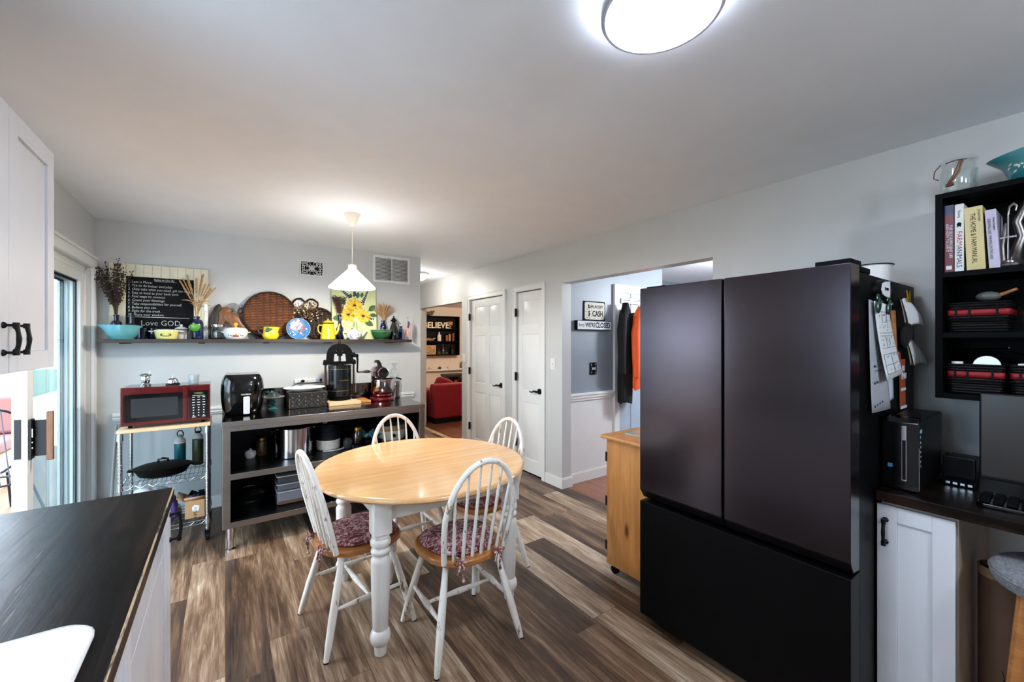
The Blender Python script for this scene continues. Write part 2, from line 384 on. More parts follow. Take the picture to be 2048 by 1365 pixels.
struct(MB().box(1.73, XR+.12, 7.0, 7.12, 0, H).obj('wall_hall_end', m_wall))
struct(MB().box(XL-.17, XR+.12, -2.62, -2.5, 0, H).obj('wall_front', m_wall))
DA, DB, MUD, LIV = (3.385, 3.855), (4.13, 4.95), (1.53, 3.075), (5.19, 6.74)
wallx('wall_right', XR, XR+.12, -2.5, 7.0, m_wall, [(*MUD, 0, 2.054), (*DA, 0, 2.035), (*DB, 0, 2.035), (*LIV, 0, 2.035)])
struct(MB().box(XL-.17, XR+.06, -2.62, 7.12, -.05, 0).obj('floor', m_floor))
struct(MB().box(XR+.06, 8.6, -.5, 11.4, -.05, .001).obj('floor_hardwood', m_redfloor))
struct(MB().box(XL-.17, 8.6, -2.62, 11.4, H, H+.1).obj('ceiling', m_ceil))
# rooms beyond the right wall
b = MB().box(XR+.12, 4.45, 3.12, 3.24, 0, H); b.box(4.33, 4.45, 3.24, 4.03, 0, H); struct(b.obj('wall_mudroom_left', m_blue))
struct(MB().box(4.45, 6.6, 4.03, 4.15, 0, H).obj('wall_mudroom_back', m_blue))
struct(MB().box(6.5, 6.6, -.4, 4.03, 0, H).obj('wall_mudroom_right', m_blue))
struct(MB().box(XR+.12, 6.6, -.5, -.4, 0, H).obj('wall_mudroom_front', m_blue))
struct(MB().box(XR+.12, 8.6, 10.7, 10.82, 0, H).obj('wall_living_back', m_livwall))
struct(MB().box(8.5, 8.6, 4.9, 10.7, 0, H).obj('wall_living_right', m_livwall))
struct(MB().box(XR+.12, 8.5, 4.9, 5.0, 0, H).obj('wall_living_front', m_livwall))
struct(MB().box(XR+.12, XR+.24, 7.0, 10.7, 0, H).obj('wall_living_left', m_livwall))
# wood strip under the living room opening and the mudroom opening
struct(MB().box(XR-.02, XR+.06, LIV[0], LIV[1], 0, .008).obj('trim_1', m_maple, bevel=.003))
# baseboards
def base(name, *bx, h=.105, m=None):
    b = MB()
    for x0, x1, y0, y1 in bx: b.box(x0, x1, y0, y1, 0, h-.012); b.box(x0+(.003 if x1-x0 < .05 else 0), x1-(.003 if x1-x0 < .05 else 0), y0+(.003 if y1-y0 < .05 else 0), y1-(.003 if y1-y0 < .05 else 0), h-.012, h)
    return struct(b.obj(name, m or m_white, bevel=.002))
base('baseboard_right', (XR-.014, XR, 3.075, 3.326), (XR-.014, XR, 3.915, 4.07), (XR-.014, XR, 5.01, 5.19), (XR-.014, XR, 6.74, 7.0), (XR-.014, XR+.134, 3.061, 3.0749))
base('baseboard_back', (XL, 1.85, 4.486, 4.5))
base('baseboard_hall', (1.85, 1.864, 4.5, 7.0), (1.85, XR, 6.986, 7.0))
base('baseboard_left', (XL, XL+.014, 4.47, 4.486))
base('baseboard_mudroom', (XR+.134, 3.55, 3.106, 3.12), h=.11)
# mudroom wainscot and chair rails
struct(MB().box(XR+.12, 3.55, 3.112, 3.12, .11, .85).obj('wainscot', m_white))
b = MB().box(XR+.12, 3.55, 3.100, 3.12, .85, .875).box(XR+.12, 3.55, 3.092, 3.12, .875, .905).box(XR+.12, 3.55, 3.085, 3.12, .905, .93)
struct(b.obj('trim_2', m_white, bevel=.003))
b = MB().box(-.735, 1.77, 4.486, 4.5, .832, .9).box(-.735, 1.77, 4.476, 4.5, .846, .858).box(-.735, 1.77, 4.472, 4.5, .872, .886)
struct(b.obj('trim_3', m_white, bevel=.003))
# ---- casings and six panel doors
def casing(name, y0, y1, z1, x=XR, wd=.06):
    b = MB()
    for a, c in ((y0-wd, y0), (y1, y1+wd)): b.box(x-.016, x, a, c, 0, z1+wd)
    b.box(x-.016, x, y0, y1, z1, z1+wd)
    for a, c in ((y0-wd, y0-wd+.014), (y1+wd-.014, y1+wd)): b.box(x-.022, x-.016, a, c, 0, z1+wd)
    b.box(x-.022, x-.016, y0-wd+.014, y1+wd-.014, z1+wd-.014, z1+wd)
    return struct(b.obj(name, m_white, bevel=.003))
def panel_door(name, y0, y1, cols, lever_y, hinge_y):
    d = thing(name, None, None, (XR+.02, 0, 0)); struct(d)
    g = .004; b = MB(); y0 += g; y1 -= g; z0, z1 = .012, 2.028
    st = .1 if cols == 2 else .085
    zz = [(.16, .79), (.92, 1.55), (1.66, 1.93)]
    ys = [(y0+st, (y0+y1)/2-.045), ((y0+y1)/2+.045, y1-st)] if cols == 2 else [(y0+st, y1-st)]
    b.box(.008, .034, y0, y1, z0, z1)                       # core
    e = [y0]+[q for p in ys for q in p]+[y1]
    for k in range(0, len(e), 2): b.box(0, .008, e[k], e[k+1], z0, z1)
    za = [z0]+[q for p in zz for q in p]+[z1]
    for p in ys:
        for k in range(0, len(za), 2): b.box(0, .008, p[0], p[1], za[k], za[k+1])
    b.obj('door_slab', m_white, d, bevel=.002)
    for p in ys:
        for q in zz:
            f = MB(); i = .022; P = [(.0078, p[0]+.006, q[0]+.006), (.0078, p[1]-.006, q[0]+.006), (.0078, p[1]-.006, q[1]-.006), (.0078, p[0]+.006, q[1]-.006),
                                    (.001, p[0]+i, q[0]+i), (.001, p[1]-i, q[0]+i), (.001, p[1]-i, q[1]-i), (.001, p[0]+i, q[1]-i)]
            f.add(P, [(0, 1, 5, 4), (1, 2, 6, 5), (2, 3, 7, 6), (3, 0, 4, 7), (4, 5, 6, 7)]).obj('raised_panel', m_white, d)
    for z in (.32, 1.07, 1.80):
        h = MB().box(-.042, -.0225, hinge_y-.006, hinge_y+.022, z-.045, z+.045); h.cyl((-.043, hinge_y+.004, z-.05), (-.043, hinge_y+.004, z+.05), .006, n=10)
        tag(h.obj('hinge', m_black, d), 'black hinge')
    k = MB(); lz = .93; k.cyl((0, lever_y, lz), (-.012, lever_y, lz), .033, .03, 24); k.cyl((-.012, lever_y, lz), (-.05, lever_y, lz), .011, n=12)
    s = 1 if hinge_y > lever_y else -1
    k.tube([(-.05, lever_y-s*.005, lz), (-.052, lever_y+s*.03, lz+.004), (-.052, lever_y+s*.06, lz-.004), (-.05, lever_y+s*.09, lz-.012), (-.05, lever_y+s*.12, lz-.002)], [.011, .011, .009, .008, .005], 10)
    tag(k.obj('door_handle', m_black, d), 'black curved lever handle')
    MB().box(-.003, .0, (y0-.0 if lever_y < (y0+y1)/2 else y1-.016), (y0+.016 if lever_y < (y0+y1)/2 else y1), lz-.03, lz+.03).obj('latch_plate', m_black, d)
    MB().box(.06, .09, y0-.0, y1+.0, 0, 2.03).obj('backing', m_ink, d)
    return d
casing('trim_4', *DA, 2.035); casing('trim_5', *DB, 2.035)
panel_door('door_1', *DA, 1, DA[0]+.07, DA[1]-.012)
panel_door('door_2', *DB, 2, DB[0]+.075, DB[1]-.012)
# the dark gap below the two doors is closed by thin thresholds
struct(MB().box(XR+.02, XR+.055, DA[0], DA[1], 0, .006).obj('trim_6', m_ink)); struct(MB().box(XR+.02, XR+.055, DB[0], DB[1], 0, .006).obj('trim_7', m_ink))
# ---- sliding glass door
sd = struct(thing('door_3', None, None, (0, 0, 0)))
Y0, Y1, ZT = 2.40, 4.38, 2.03
b = MB()
b.box(-1.0, -.86, Y1-.022, Y1, 0, ZT); b.box(-1.0, -.86, Y0, Y0+.022, 0, ZT); b.box(-1.0, -.86, Y0, Y1, ZT-.022, ZT)
for x in (-.868, -.925, -.985): b.box(x-.006, x+.006, Y1-.045, Y1-.022, 0, ZT-.022); b.box(x-.006, x+.006, Y0, Y1, ZT-.045, ZT-.022)
b.box(-1.0, -.86, Y0, Y1, 0, .03)
b.obj('door_frame', m_white, sd, bevel=.002)
b = MB()                                                      # casing on the room side
b.box(XL, XL+.018, Y1, Y1+.09, 0, ZT+.09); b.box(XL, XL+.018, Y0-.09, Y0, 0, ZT+.09); b.box(XL, XL+.018, Y0, Y1, ZT, ZT+.09)
b.box(XL+.018, XL+.026, Y0-.09, Y1+.09, ZT+.07, ZT+.09); b.box(XL+.018, XL+.024, Y0-.09, Y1+.09, ZT, ZT+.02); b.box(XL+.018, XL+.024, Y1, Y1+.018, 0, ZT)
struct(b.obj('trim_8', m_white, bevel=.003))
def slider(nm, x0, x1, ya, yb, wd):
    b = MB(); z0, z1 = .032, ZT-.046
    b.box(x0, x1, ya, ya+wd, z0, z1); b.box(x0, x1, yb-wd, yb, z0, z1); b.box(x0, x1, ya+wd, yb-wd, z0, z0+.1); b.box(x0, x1, ya+wd, yb-wd, z1-.07, z1)
    for y in (ya+wd, yb-wd): b.box((x0+x1)/2-.014, (x0+x1)/2+.014, y-.006, y+.006, z0+.1, z1-.07)
    o = b.obj(nm, m_white, sd, bevel=.002)
    xm = (x0+x1)/2; MB().box(xm-.003, xm+.003, ya+wd, yb-wd, z0+.1, z1-.07).obj('pane', m_pane, o)
    g = MB()
    for y in (ya+wd+.002, yb-wd-.012): g.box(xm-.009, xm-.0035, y, y+.01, z0+.1, z1-.07); g.box(xm+.0035, xm+.009, y, y+.01, z0+.1, z1-.07)
    g.box(xm+.0035, xm+.009, ya+wd, yb-wd, z1-.085, z1-.07); g.obj('gasket', m_rubber, o)
    return o
fx_ = slider('fixed_panel', -.985, -.935, 3.50, 4.335, .07)
sl = slider('sliding_panel', -.918, -.862, 3.262, 4.325, .085)
b = MB().box(-.909, -.884, 3.2585, 3.262, .85, 1.06); tag(b.obj('latch_plate', m_black, sl), 'black latch strip on the door edge')
b = MB().box(-.862, -.85, 3.272, 3.325, .84, 1.055); b.box(-.85, -.80, 3.305, 3.323, .85, 1.045); hb = b.obj('handle_bracket', m_black, sl, bevel=.003)
MB().box(-.803, -.776, 3.298, 3.318, .822, 1.09).obj('wooden_grip', wood('grip_wood', '#4a2d18', '#7a4e2a', .5, (14, 14, 2)), sl, bevel=.004)
b = MB()
for z in (.90, .93, .96, 1.0): b.cyl((-.851, 3.28, z), (-.846, 3.28, z), .005, n=8)
b.box(-.851, -.847, 3.277, 3.283, .96, 1.0); b.obj('latch_screws', m_chrome, sl)
st = MB().box(-.886, -.8855, 3.42, 3.50, 1.79, 1.87).obj('sticker', m_paper, sl); tag(st, 'white and red security sticker')
MB().box(-.8855, -.885, 3.43, 3.49, 1.82, 1.845).obj('sticker_band', m_redd, sl)
# ---- window above the sink
wn = struct(thing('window_1', None, None, (0, 0, 0)))
b = MB()
for y in (.25, 1.21): b.box(-.98, -.90, y, y+.04, 1.05, 2.0)
b.box(-.98, -.90, .29, 1.21, 1.05, 1.09); b.box(-.98, -.90, .29, 1.21, 1.96, 2.0); b.box(-.955, -.92, .29, 1.21, 1.50, 1.54)
b.obj('window_frame', m_white, wn, bevel=.003)
MB().box(-.942, -.937, .29, 1.21, 1.09, 1.96).obj('pane', m_pane, wn)
b = MB()
for y in (.17, 1.25): b.box(XL, XL+.018, y, y+.08, 1.0, 2.08)
b.box(XL, XL+.018, .25, 1.25, 2.0, 2.08); b.box(XL, XL+.05, .15, 1.35, .99, 1.02)
struct(b.obj('trim_9', m_white, bevel=.003))
# ---- mudroom door with its casing
b = MB().box(3.55, 3.64, 3.10, 3.12, 0, 2.11).box(4.42, 4.449, 3.10, 3.12, 0, 2.11).box(3.64, 4.42, 3.10, 3.12, 2.02, 2.11).box(3.55, 3.565, 3.09, 3.10, 0, 2.11).box(3.55, 4.449, 3.09, 3.10, 2.095, 2.11)
struct(b.obj('trim_10', m_white, bevel=.003))
md = struct(thing('door_4', None, None, (0, 0, 0)))
b = MB().box(3.64, 4.42, 3.112, 3.119, .01, 2.02)
for x in (3.64, 3.84, 4.02, 4.20, 4.38): b.box(x, x+.04, 3.106, 3.112, .01, 2.02)
b.obj('door_slab', mat('pale_blue_door', '#a9bac9', .4), md, bevel=.002)
b = MB()
for z in (.3, 1.78): b.box(3.640, 3.656, 3.098, 3.106, z-.05, z+.05)
b.obj('hinge', m_black, md)
# ================================================================== THE LAMPS
t = thing('ceiling_light', 'round white flush ceiling light with a slim grey rim, lit, near the camera', 'ceiling light', (.987, .695, H))
MB().lathe([(0, 0), (.105, 0), (.105, -.022), (0, -.022)], 48).obj('mounting_base', m_white, t)
MB().lathe([(.150, -.022), (.160, -.022), (.163, -.03), (.163, -.058), (.159, -.064), (.151, -.064), (.151, -.058), (.150, -.03)], 64).obj('rim', mat('grey_rim', '#a7abb2', .35, .4), t)
MB().lathe([(0, -.078), (.06, -.077), (.11, -.073), (.140, -.066), (.150, -.058), (.151, -.030), (.10, -.024), (0, -.024)], 64).obj('diffuser', emit('led_diffuser', '#e2ebff', DISC_E), t)
t = thing('pendant_lamp', 'white cone pendant lamp, lit, hanging in front of the sunflower painting', 'pendant lamp', (.793, 3.26, 0))
m_pl = mat('cream_lamp_plastic', '#e9e4d6', .4)
MB().lathe([(.062, H), (.062, H-.006), (.05, H-.02), (.024, H-.085), (.012, H-.095), (0, H-.095)], 32).obj('canopy', m_pl, t)
MB().cyl((0, 0, H-.09), (0, 0, 2.06), .004, n=8).obj('cord', m_pl, t)
MB().lathe([(0, 2.065), (.012, 2.06), (.030, 2.052), (.032, 2.02), (.032, 2.0)], 32).obj('lamp_holder', m_pl, t)
MB().lathe([(.032, 2.02), (.036, 2.015), (.166, 1.885), (.167, 1.876), (.163, 1.876), (.163, 1.883), (.034, 2.010), (.030, 2.01)], 48).obj('lamp_shade', emit('glowing_glass_shade', '#fffcf6', SHADE_E), t)
MB().sphere((0, 0, 1.93), .028, 16, 10).obj('bulb', emit('warm_bulb', '#fff0d4', 25), t)
def lamp(name, loc, power, color, r=.06):
    l = bpy.data.lights.new(name, 'POINT'); l.energy = power; l.color = color; l.shadow_soft_size = r
    o = bpy.data.objects.new(name, l); COL.objects.link(o); o.location = loc; return o
lamp('pendant_bulb_light', (.793, 3.26, 1.88), BULB_W, (1, .92, .80), .04)
t = thing('hall_ceiling_light', 'small domed ceiling light in the hallway beyond the long wall', 'ceiling light', (2.21, 5.6, H))
MB().lathe([(0, 0), (.20, 0), (.20, -.025), (.185, -.03), (0, -.03)], 40).obj('base', m_white, t)
MB().lathe([(.18, -.03), (.17, -.06), (.12, -.095), (.05, -.11), (0, -.112)], 40).obj('dome', emit('frosted_dome', '#fff6ea', 4), t)
t = thing('ceiling_light', 'added frosted dome fill light, unseen behind the camera', 'ceiling light', (1.3, -1.1, H))  # added lamp out of view, gives the right side its cooler light
MB().lathe([(0, 0), (.17, 0), (.17, -.025), (0, -.025)], 40).obj('mounting_base', m_white, t)
MB().lathe([(.16, -.0255), (.15, -.06), (.10, -.09), (0, -.10)], 40).obj('dome', emit('cool_fill_dome', '#dfe9ff', 6), t)
lamp('added_fill_light', (1.3, -1.1, 2.2), FILL_W, (.8, .89, 1), .12)
lamp('hall_lamp_light', (2.21, 5.6, 2.26), HALL_W, (1, .95, .88), .1)
lamp('living_room_light', (5.2, 7.8, 2.2), LIVING_W, (1, .82, .62), .15)
lamp('mudroom_light', (4.8, 1.9, 2.1), MUD_W, (.86, .93, 1), .15)
# ================================================================== OUTDOORS, seen through the sliding door
struct(MB().box(-5.5, -1.0, 1.0, 9.0, -.16, -.10).obj('deck', m_deck))
struct(MB().box(-40, -5.5, -10, 40, -.5, -.4).obj('lawn', m_grass))
def tree(x, y, h, r, label, seed):
    rg = random.Random(seed); t = thing('tree', label, 'tree', (x, y, -.4), group='trees behind the lawn')
    MB().tube([(0, 0, 0), (.1, 0, h*.4), (0, .1, h*.8)], [.18, .13, .05], 10).obj('trunk', m_bark, t)
    b = MB()
    for k in range(900):
        a, e = rg.uniform(0, 2*PI), rg.uniform(-.9, 1.2); rr = r*rg.uniform(.55, 1)
        c = Vector((rr*math.cos(a)*math.cos(e), rr*math.sin(a)*math.cos(e), h*.7+rr*.9*math.sin(e)))
        s = rg.uniform(.12, .26); u = Vector((rg.uniform(-1, 1), rg.uniform(-1, 1), rg.uniform(-1, 1))).normalized()*s; v = u.cross(Vector((rg.uniform(-1, 1), 1, .3))).normalized()*s*.6
        b.add([tuple(c-u), tuple(c+v), tuple(c+u), tuple(c-v)], [(0, 1, 2, 3)])
    b.obj('foliage', m_foliage, t)
for k, (x, y, h, r) in enumerate([(-9, 14, 5.5, 2.6), (-18, 15, 6.5, 3), (-10, 26, 6, 3), (-20, 28, 7, 3.4)]):
    tree(x, y, h, r, 'leafy green tree out in the garden beyond the glass door', 30+k)
# ================================================================== DINING TABLE
TC = (.967, 2.31)
t = thing('dining_table', 'round dining table with honey oak top and turned white legs', 'dining table', (*TC, 0))
R_ = .6
def half(s):
    prof = [(0, .729), (R_-.02, .729), (R_-.008, .733), (R_, .742), (R_, .750), (R_-.004, .756), (R_-.012, .7595), (R_-.016, .76), (R_-.022, .76), (R_-.06, .76), (0, .76)]
    b = MB(); n = 40; vs = []; fs = []
    for r, z in prof:
        for k in range(n+1):
            a = PI*k/n; vs.append((max(r, .001)*math.cos(a), s*(max(r, .001)*math.sin(a)+.0009), z))
    m = len(prof)
    for j in range(m-1):
        for k in range(n): fs.append((j*(n+1)+k, j*(n+1)+k+1, (j+1)*(n+1)+k+1, (j+1)*(n+1)+k))
    fs.append(tuple(j*(n+1) for j in range(m))+tuple(j*(n+1)+n for j in range(m-1, -1, -1)))
    return b.add(vs, fs)
half(1).obj('tabletop_half', m_top, t); half(-1).obj('tabletop_half', m_top, t)
L = .367
b = MB()
for s in (-1, 1):
    b.box(-L+.045, L-.045, s*L-.011, s*L+.011, .625, .7285); b.box(s*L-.011, s*L+.011, -L+.045, L-.045, .625, .7285)
b.obj('apron', m_tleg, t, bevel=.002)
lg = [(.0, 0), (.022, 0), (.0265, .004), (.031, .05), (.034, .052), (.038, .056), (.045, .072), (.047, .088), (.045, .104), (.038, .119), (.034, .123), (.034, .127), (.036, .131), (.042, .30), (.0445, .44),
      (.044, .452), (.037, .462), (.035, .47), (.036, .476), (.043, .482), (.0445, .490), (.043, .498), (.034, .506), (.034, .512), (.045, .52), (.047, .532), (.045, .543), (.038, .552), (.04, .556), (0, .56)]
for sx in (-1, 1):
    for sy in (-1, 1):
        b = MB().lathe(lg, 32, (sx*L, sy*L, 0))
        b.prism(rrect(sx*L-.043, sx*L+.043, sy*L-.043, sy*L+.043, .006, 3), .575, .7285)
        b.prism(rrect(sx*L-.036, sx*L+.036, sy*L-.036, sy*L+.036, .014, 3), .555, .575)
        b.obj('leg', m_tleg, t, ang=40)
# ================================================================== WINDSOR CHAIRS (front faces +Y)
def seat_outline(k=1.0, yo=0):
    P = []
    for i in range(48):
        a = 2*PI*i/48; c, s = math.cos(a), math.sin(a)
        rx = .215 if s > 0 else .205; ex = .62 if s > 0 else .85
        P.append((rx*k*math.copysign(abs(c)**ex, c), .205*k*math.copysign(abs(s)**(.75 if s > 0 else .9), s)+yo))
    return P
def make_chair(label):
    t = thing('windsor_chair', label, 'dining chair', group='windsor chairs around the dining table')
    MB().prism(seat_outline(), .425, .458).obj('seat', m_seat, t, bevel=.011, seg=3)
    hoop = []
    for k in range(33):
        u = k/32; a = PI*u; x = -.187*math.cos(a); 
        z = .458 + .47*math.sin(a)**.62 if 0 < u < 1 else .45
        x *= (.86 + .14*min(1, (z-.45)/.22))
        hoop.append((x, -.158 - .115*((z-.458)/.47), z))
    b = MB(); b.tube(hoop, .0135, 10); o = b.obj('back_hoop', m_chair, t, ang=60)
    def hz(x):                                   # height and depth of the hoop above a given x
        best = min(hoop, key=lambda p: abs(p[0]-x) + (0 if p[2] > .6 else 9)); return best
    for k in range(6):
        x0 = -.115 + .046*k; x1 = -.145 + .058*k; p = hz(x1)
        y0 = -.172 + .02*abs(x0)/.115*.6
        c = MB(); q = [(x0+(x1-x0)*f, y0+(p[1]-y0)*f, .452+(p[2]-.452)*f) for f in (0, .25, .5, .75, 1)]
        c.tube(q, [.0085, .0092, .008, .007, .0055], 8).obj('spindle', m_chair, t, ang=60)
    feet = {}
    for sx in (-1, 1):
        for sy in (-1, 1):
            top = Vector((sx*.135, sy*.12, .43)); bot = Vector((sx*.225, sy*.222, .0))
            q = [tuple(top.lerp(bot, f)) for f in (0, .12, .35, .6, .85, .985, 1)]
            MB().tube(q, [.0135, .0145, .0175, .019, .0165, .0125, .0105], 12).obj('leg', m_chair, t, ang=50)
            MB().cyl((bot.x, bot.y, 0), (bot.x, bot.y, .006), .0118, n=12).obj('foot_glide', m_rubber, t)
            feet[sx, sy] = (top, bot)
    def at(sx, sy, z): a, c = feet[sx, sy]; f = (a.z-z)/(a.z-c.z); return a.lerp(c, f)
    def strut(p, q): return [tuple(Vector(p).lerp(Vector(q), f)) for f in (0, .15, .35, .5, .65, .85, 1)]
    rr = [.0075, .009, .0125, .0155, .0125, .009, .0075]; mids = []
    for sx in (-1, 1):
        p, q = at(sx, -1, .20), at(sx, 1, .20); MB().tube(strut(p, q), rr, 10).obj('stretcher', m_chair, t, ang=60); mids.append((p+q)/2)
    MB().tube(strut(*mids), rr, 10).obj('stretcher', m_chair, t, ang=60)
    return t
def make_cushion(label):
    c = thing('seat_cushion', label, 'cushion', group='red toile cushions tied to the chairs')
    out = seat_outline(.86, .012)
    b = MB(); n = len(out); vs = []; fs = []
    lv = [(.93, .4592), (.99, .463), (1.0, .470), (.985, .477), (.93, .483), (.7, .489), (.35, .4915)]
    for k, z in lv: vs += [(x*k, (y-.012)*k+.012, z) for x, y in out]
    m = len(lv)
    for j in range(m-1):
        for i in range(n): fs.append((j*n+i, j*n+(i+1) % n, (j+1)*n+(i+1) % n, (j+1)*n+i))
    vs.append((0, .012, .492)); fs += [((m-1)*n+i, (m-1)*n+(i+1) % n, len(vs)-1) for i in range(n)]; fs.append(tuple(range(n-1, -1, -1)))
    b.add(vs, fs).obj('pad', m_toile, c, ang=50)
    b = MB(); b.tube([(x*.999, y, .470) for x, y in out], .0032, 6, closed=True).obj('piping', m_toile, c)
    for s in (-1, 1):
        q = MB(); x = s*.098; y = -.196
        q.tube([(x, -.16, .466), (x+.004, y, .464), (x+.006, y-.004, .47)], .004, 6)
        for d in (-1, 1): q.tube([(x, y-.006, .466), (x+d*.022, y-.012, .478), (x+d*.038, y-.012, .468), (x+d*.022, y-.014, .456), (x, y-.008, .463)], .0042, 6)
        q.tube([(x, y-.008, .464), (x+.01, y-.02, .44), (x+.004, y-.021, .41), (x+.008, y-.02, .385)], .004, 6); q.sphere((x+.008, y-.02, .38), .008, 8, 6)
        q.tube([(x, y-.008, .464), (x-.012, y-.02, .45), (x-.02, y-.021, .425)], .004, 6); q.sphere((x-.02, y-.021, .42), .007, 8, 6)
        q.obj('tie', m_toile, c, ang=60)
    return c
ch = make_chair('nearest white windsor chair, its back to the camera')
ch.location = (.985, 1.875, 0); ch.rotation_euler.z = math.radians(-1)
CH = [((.575, 2.275, 0), math.radians(-84), 'white windsor chair seen side-on at the left of the round table'),
      ((1.03, 2.70, 0), math.radians(183), 'white windsor chair behind the round table, in front of the steel worktable'),
      ((1.37, 2.335, 0), math.radians(98), 'white windsor chair at the right of the round table, nearest the two white doors')]
for loc, rz, lb in CH: dup(ch, loc, rz, lb)
cu = make_cushion('red toile cushion on the nearest chair, behind its spindles')
cu.location = (.985, 1.875, 0); cu.rotation_euler.z = math.radians(-1)
dup(cu, CH[0][0], CH[0][1], 'red toile cushion on the side-on chair left of the table')
dup(cu, CH[1][0], CH[1][1], 'red toile cushion on the chair behind the table, mostly hidden by the tabletop')
dup(cu, CH[2][0], CH[2][1], 'red toile cushion on the chair right of the table, shaded under the tabletop')
# ================================================================== STEEL WORKTABLE
wx0, wx1, wy0, wy1 = -.02, 1.475, 3.48, 4.15
t = thing('steel_worktable', 'long stainless steel worktable with two open shelves against the back wall', 'worktable', ((wx0+wx1)/2, (wy0+wy1)/2, 0))
ox, oy = (wx0+wx1)/2, (wy0+wy1)/2; hx, hy = (wx1-wx0)/2, (wy1-wy0)/2
MB().box(-hx, hx, -hy+.002, hy, .88, .91).obj('top', m_mirrorsteel, t, bevel=.002)
MB().box(-hx, hx, -hy-.002, -hy+.0018, .872, .9105).obj('top_edge', m_steel, t, bevel=.002)
MB().box(-hx, hx, hy-.02, hy, .9102, 1.065).obj('backsplash', m_mirrorsteel, t, bevel=.002)
MB().box(-hx+.004, hx-.004, -hy+.006, -hy+.03, .838, .8795).obj('apron', m_steel, t, bevel=.002)
for s in (-1, 1):
    x = s*(hx-.026); MB().box(x-.024, x+.024, -hy+.005, -hy+.045, .16, .8795).obj('front_post', m_steel, t, bevel=.002)
b = MB()
for s in (-1, 1): b.box(s*hx-(.002 if s > 0 else 0), s*hx+(.002 if s < 0 else 0), -hy+.045, hy-.002, .16, .8795)
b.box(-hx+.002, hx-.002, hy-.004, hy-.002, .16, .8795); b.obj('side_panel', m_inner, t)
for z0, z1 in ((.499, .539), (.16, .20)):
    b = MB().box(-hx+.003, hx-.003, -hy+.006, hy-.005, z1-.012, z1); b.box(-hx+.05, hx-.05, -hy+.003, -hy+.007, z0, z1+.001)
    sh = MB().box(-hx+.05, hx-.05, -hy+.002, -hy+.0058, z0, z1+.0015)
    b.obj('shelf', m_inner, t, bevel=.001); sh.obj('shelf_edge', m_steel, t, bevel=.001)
MB().box(-hx+.004, hx-.004, -hy+.004, -hy+.03, .16, .1615).obj('bottom_rail', m_steel, t)
for sx in (-1, 1):
    for sy in (-1, 1):
        c = (sx*(hx-.05), sy*(hy-.045), 0)
        MB().lathe([(0, 0), (.028, 0), (.028, .006), (.019, .012), (.019, .08), (.024, .082), (.024, .16), (0, .16)], 20, c).obj('leg', m_chrome, t)
# ================================================================== WIRE CART
cx0, cx1, cy0, cy1 = -.60, -.09, 3.76, 4.19
t = thing('wire_cart', 'chrome wire rolling cart with a maple top under the red microwave', 'cart', ((cx0+cx1)/2, (cy0+cy1)/2, 0))
hx, hy = (cx1-cx0)/2, (cy1-cy0)/2
MB().box(-hx, hx, -hy, hy, .850, .872).obj('wooden_top', m_maple, t, bevel=.003)
for sx in (-1, 1):
    for sy in (-1, 1):
        x, y = sx*(hx-.018), sy*(hy-.02)
        b = MB().cyl((x, y, .085), (x, y, .8495), .0127, n=14)
        for k in range(30): b.lathe([(.0127, 0), (.0135, .001), (.0135, .003), (.0127, .004)], 14, (x, y, .1+.0254*k if .1+.0254*k < .84 else .12))
        for z in (.13, .46, .80): b.lathe([(.0135, 0), (.019, 0), (.0165, .045), (.0135, .045)], 14, (x, y, z))
        b.obj('post', m_wire, t, ang=50)
        c = MB().cyl((x-.011, y+.018, .026), (x+.011, y+.018, .026), .026, n=20); c.bars((x, y, .085), (x, y+.012, .05), .034, .02); 
        c.bars((x-.014, y+.012, .06), (x-.014, y+.018, .02), .003, .02); c.bars((x+.014, y+.012, .06), (x+.014, y+.018, .02), .003, .02)
        c.obj('caster', m_rubber, t, bevel=.001)
def wire_shelf(z):
    b = MB(); X, Y = hx-.025, hy-.03
    for yy, xx in ((-hy+.012, 0), (hy-.012, 0)):
        for dz in (0, -.026): b.cyl((-X, yy, z+dz), (X, yy, z+dz), .0028, n=6)
        n = 14
        b.tube([(-X+2*X*k/n, yy, z-(.026 if k % 2 else 0)) for k in range(n+1)], .002, 5)
    for xx in (-hx+.012, hx-.012):
        for dz in (0, -.026): b.cyl((xx, -Y, z+dz), (xx, Y, z+dz), .0028, n=6)
        n = 12; b.tube([(xx, -Y+2*Y*k/n, z-(.026 if k % 2 else 0)) for k in range(n+1)], .002, 5)
    for k in range(19): x = -X+2*X*k/18; b.cyl((x, -hy+.01, z), (x, hy-.01, z), .0016, n=5)
    for y in (-.08, .08): b.cyl((-X, y, z-.004), (X, y, z-.004), .0025, n=5)
    return b.obj('wire_shelf', m_wire, t)
wire_shelf(.488); wire_shelf(.162)
# ================================================================== COUNTER WITH SINK, AND WHITE BASE CABINETS
cX0, cX1, cY1, cY0 = XL+.004, -.162, 2.05, -1.2
t = thing('countertop', 'dark stained butcher block countertop with worn front edge, left', 'countertop', (cX0, 0, 0))
sxa, sxb, sya, syb = -.72, -.205, .28, 1.158            # sink outline
def cbox(b, x0, x1, y0, y1): b.box(x0-cX0, x1-cX0, y0, y1, .872, .91)
b = MB(); cbox(b, cX0, cX1, syb-.012, cY1); cbox(b, cX0, cX1, cY0, sya+.012); cbox(b, cX0, sxa+.012, sya+.012, syb-.012); cbox(b, sxb-.012, cX1, sya+.012, syb-.012)
b.obj('slab', m_counter, t, bevel=0)
MB().bars((cX1-cX0-.0015, cY0, .9085), (cX1-cX0-.0015, cY1, .9085), .0045, .0045).obj('worn_edge', chip_mat('worn_edge_wood', '#2a1d15', '#b39573', .44, (60, 5, 60)), t)
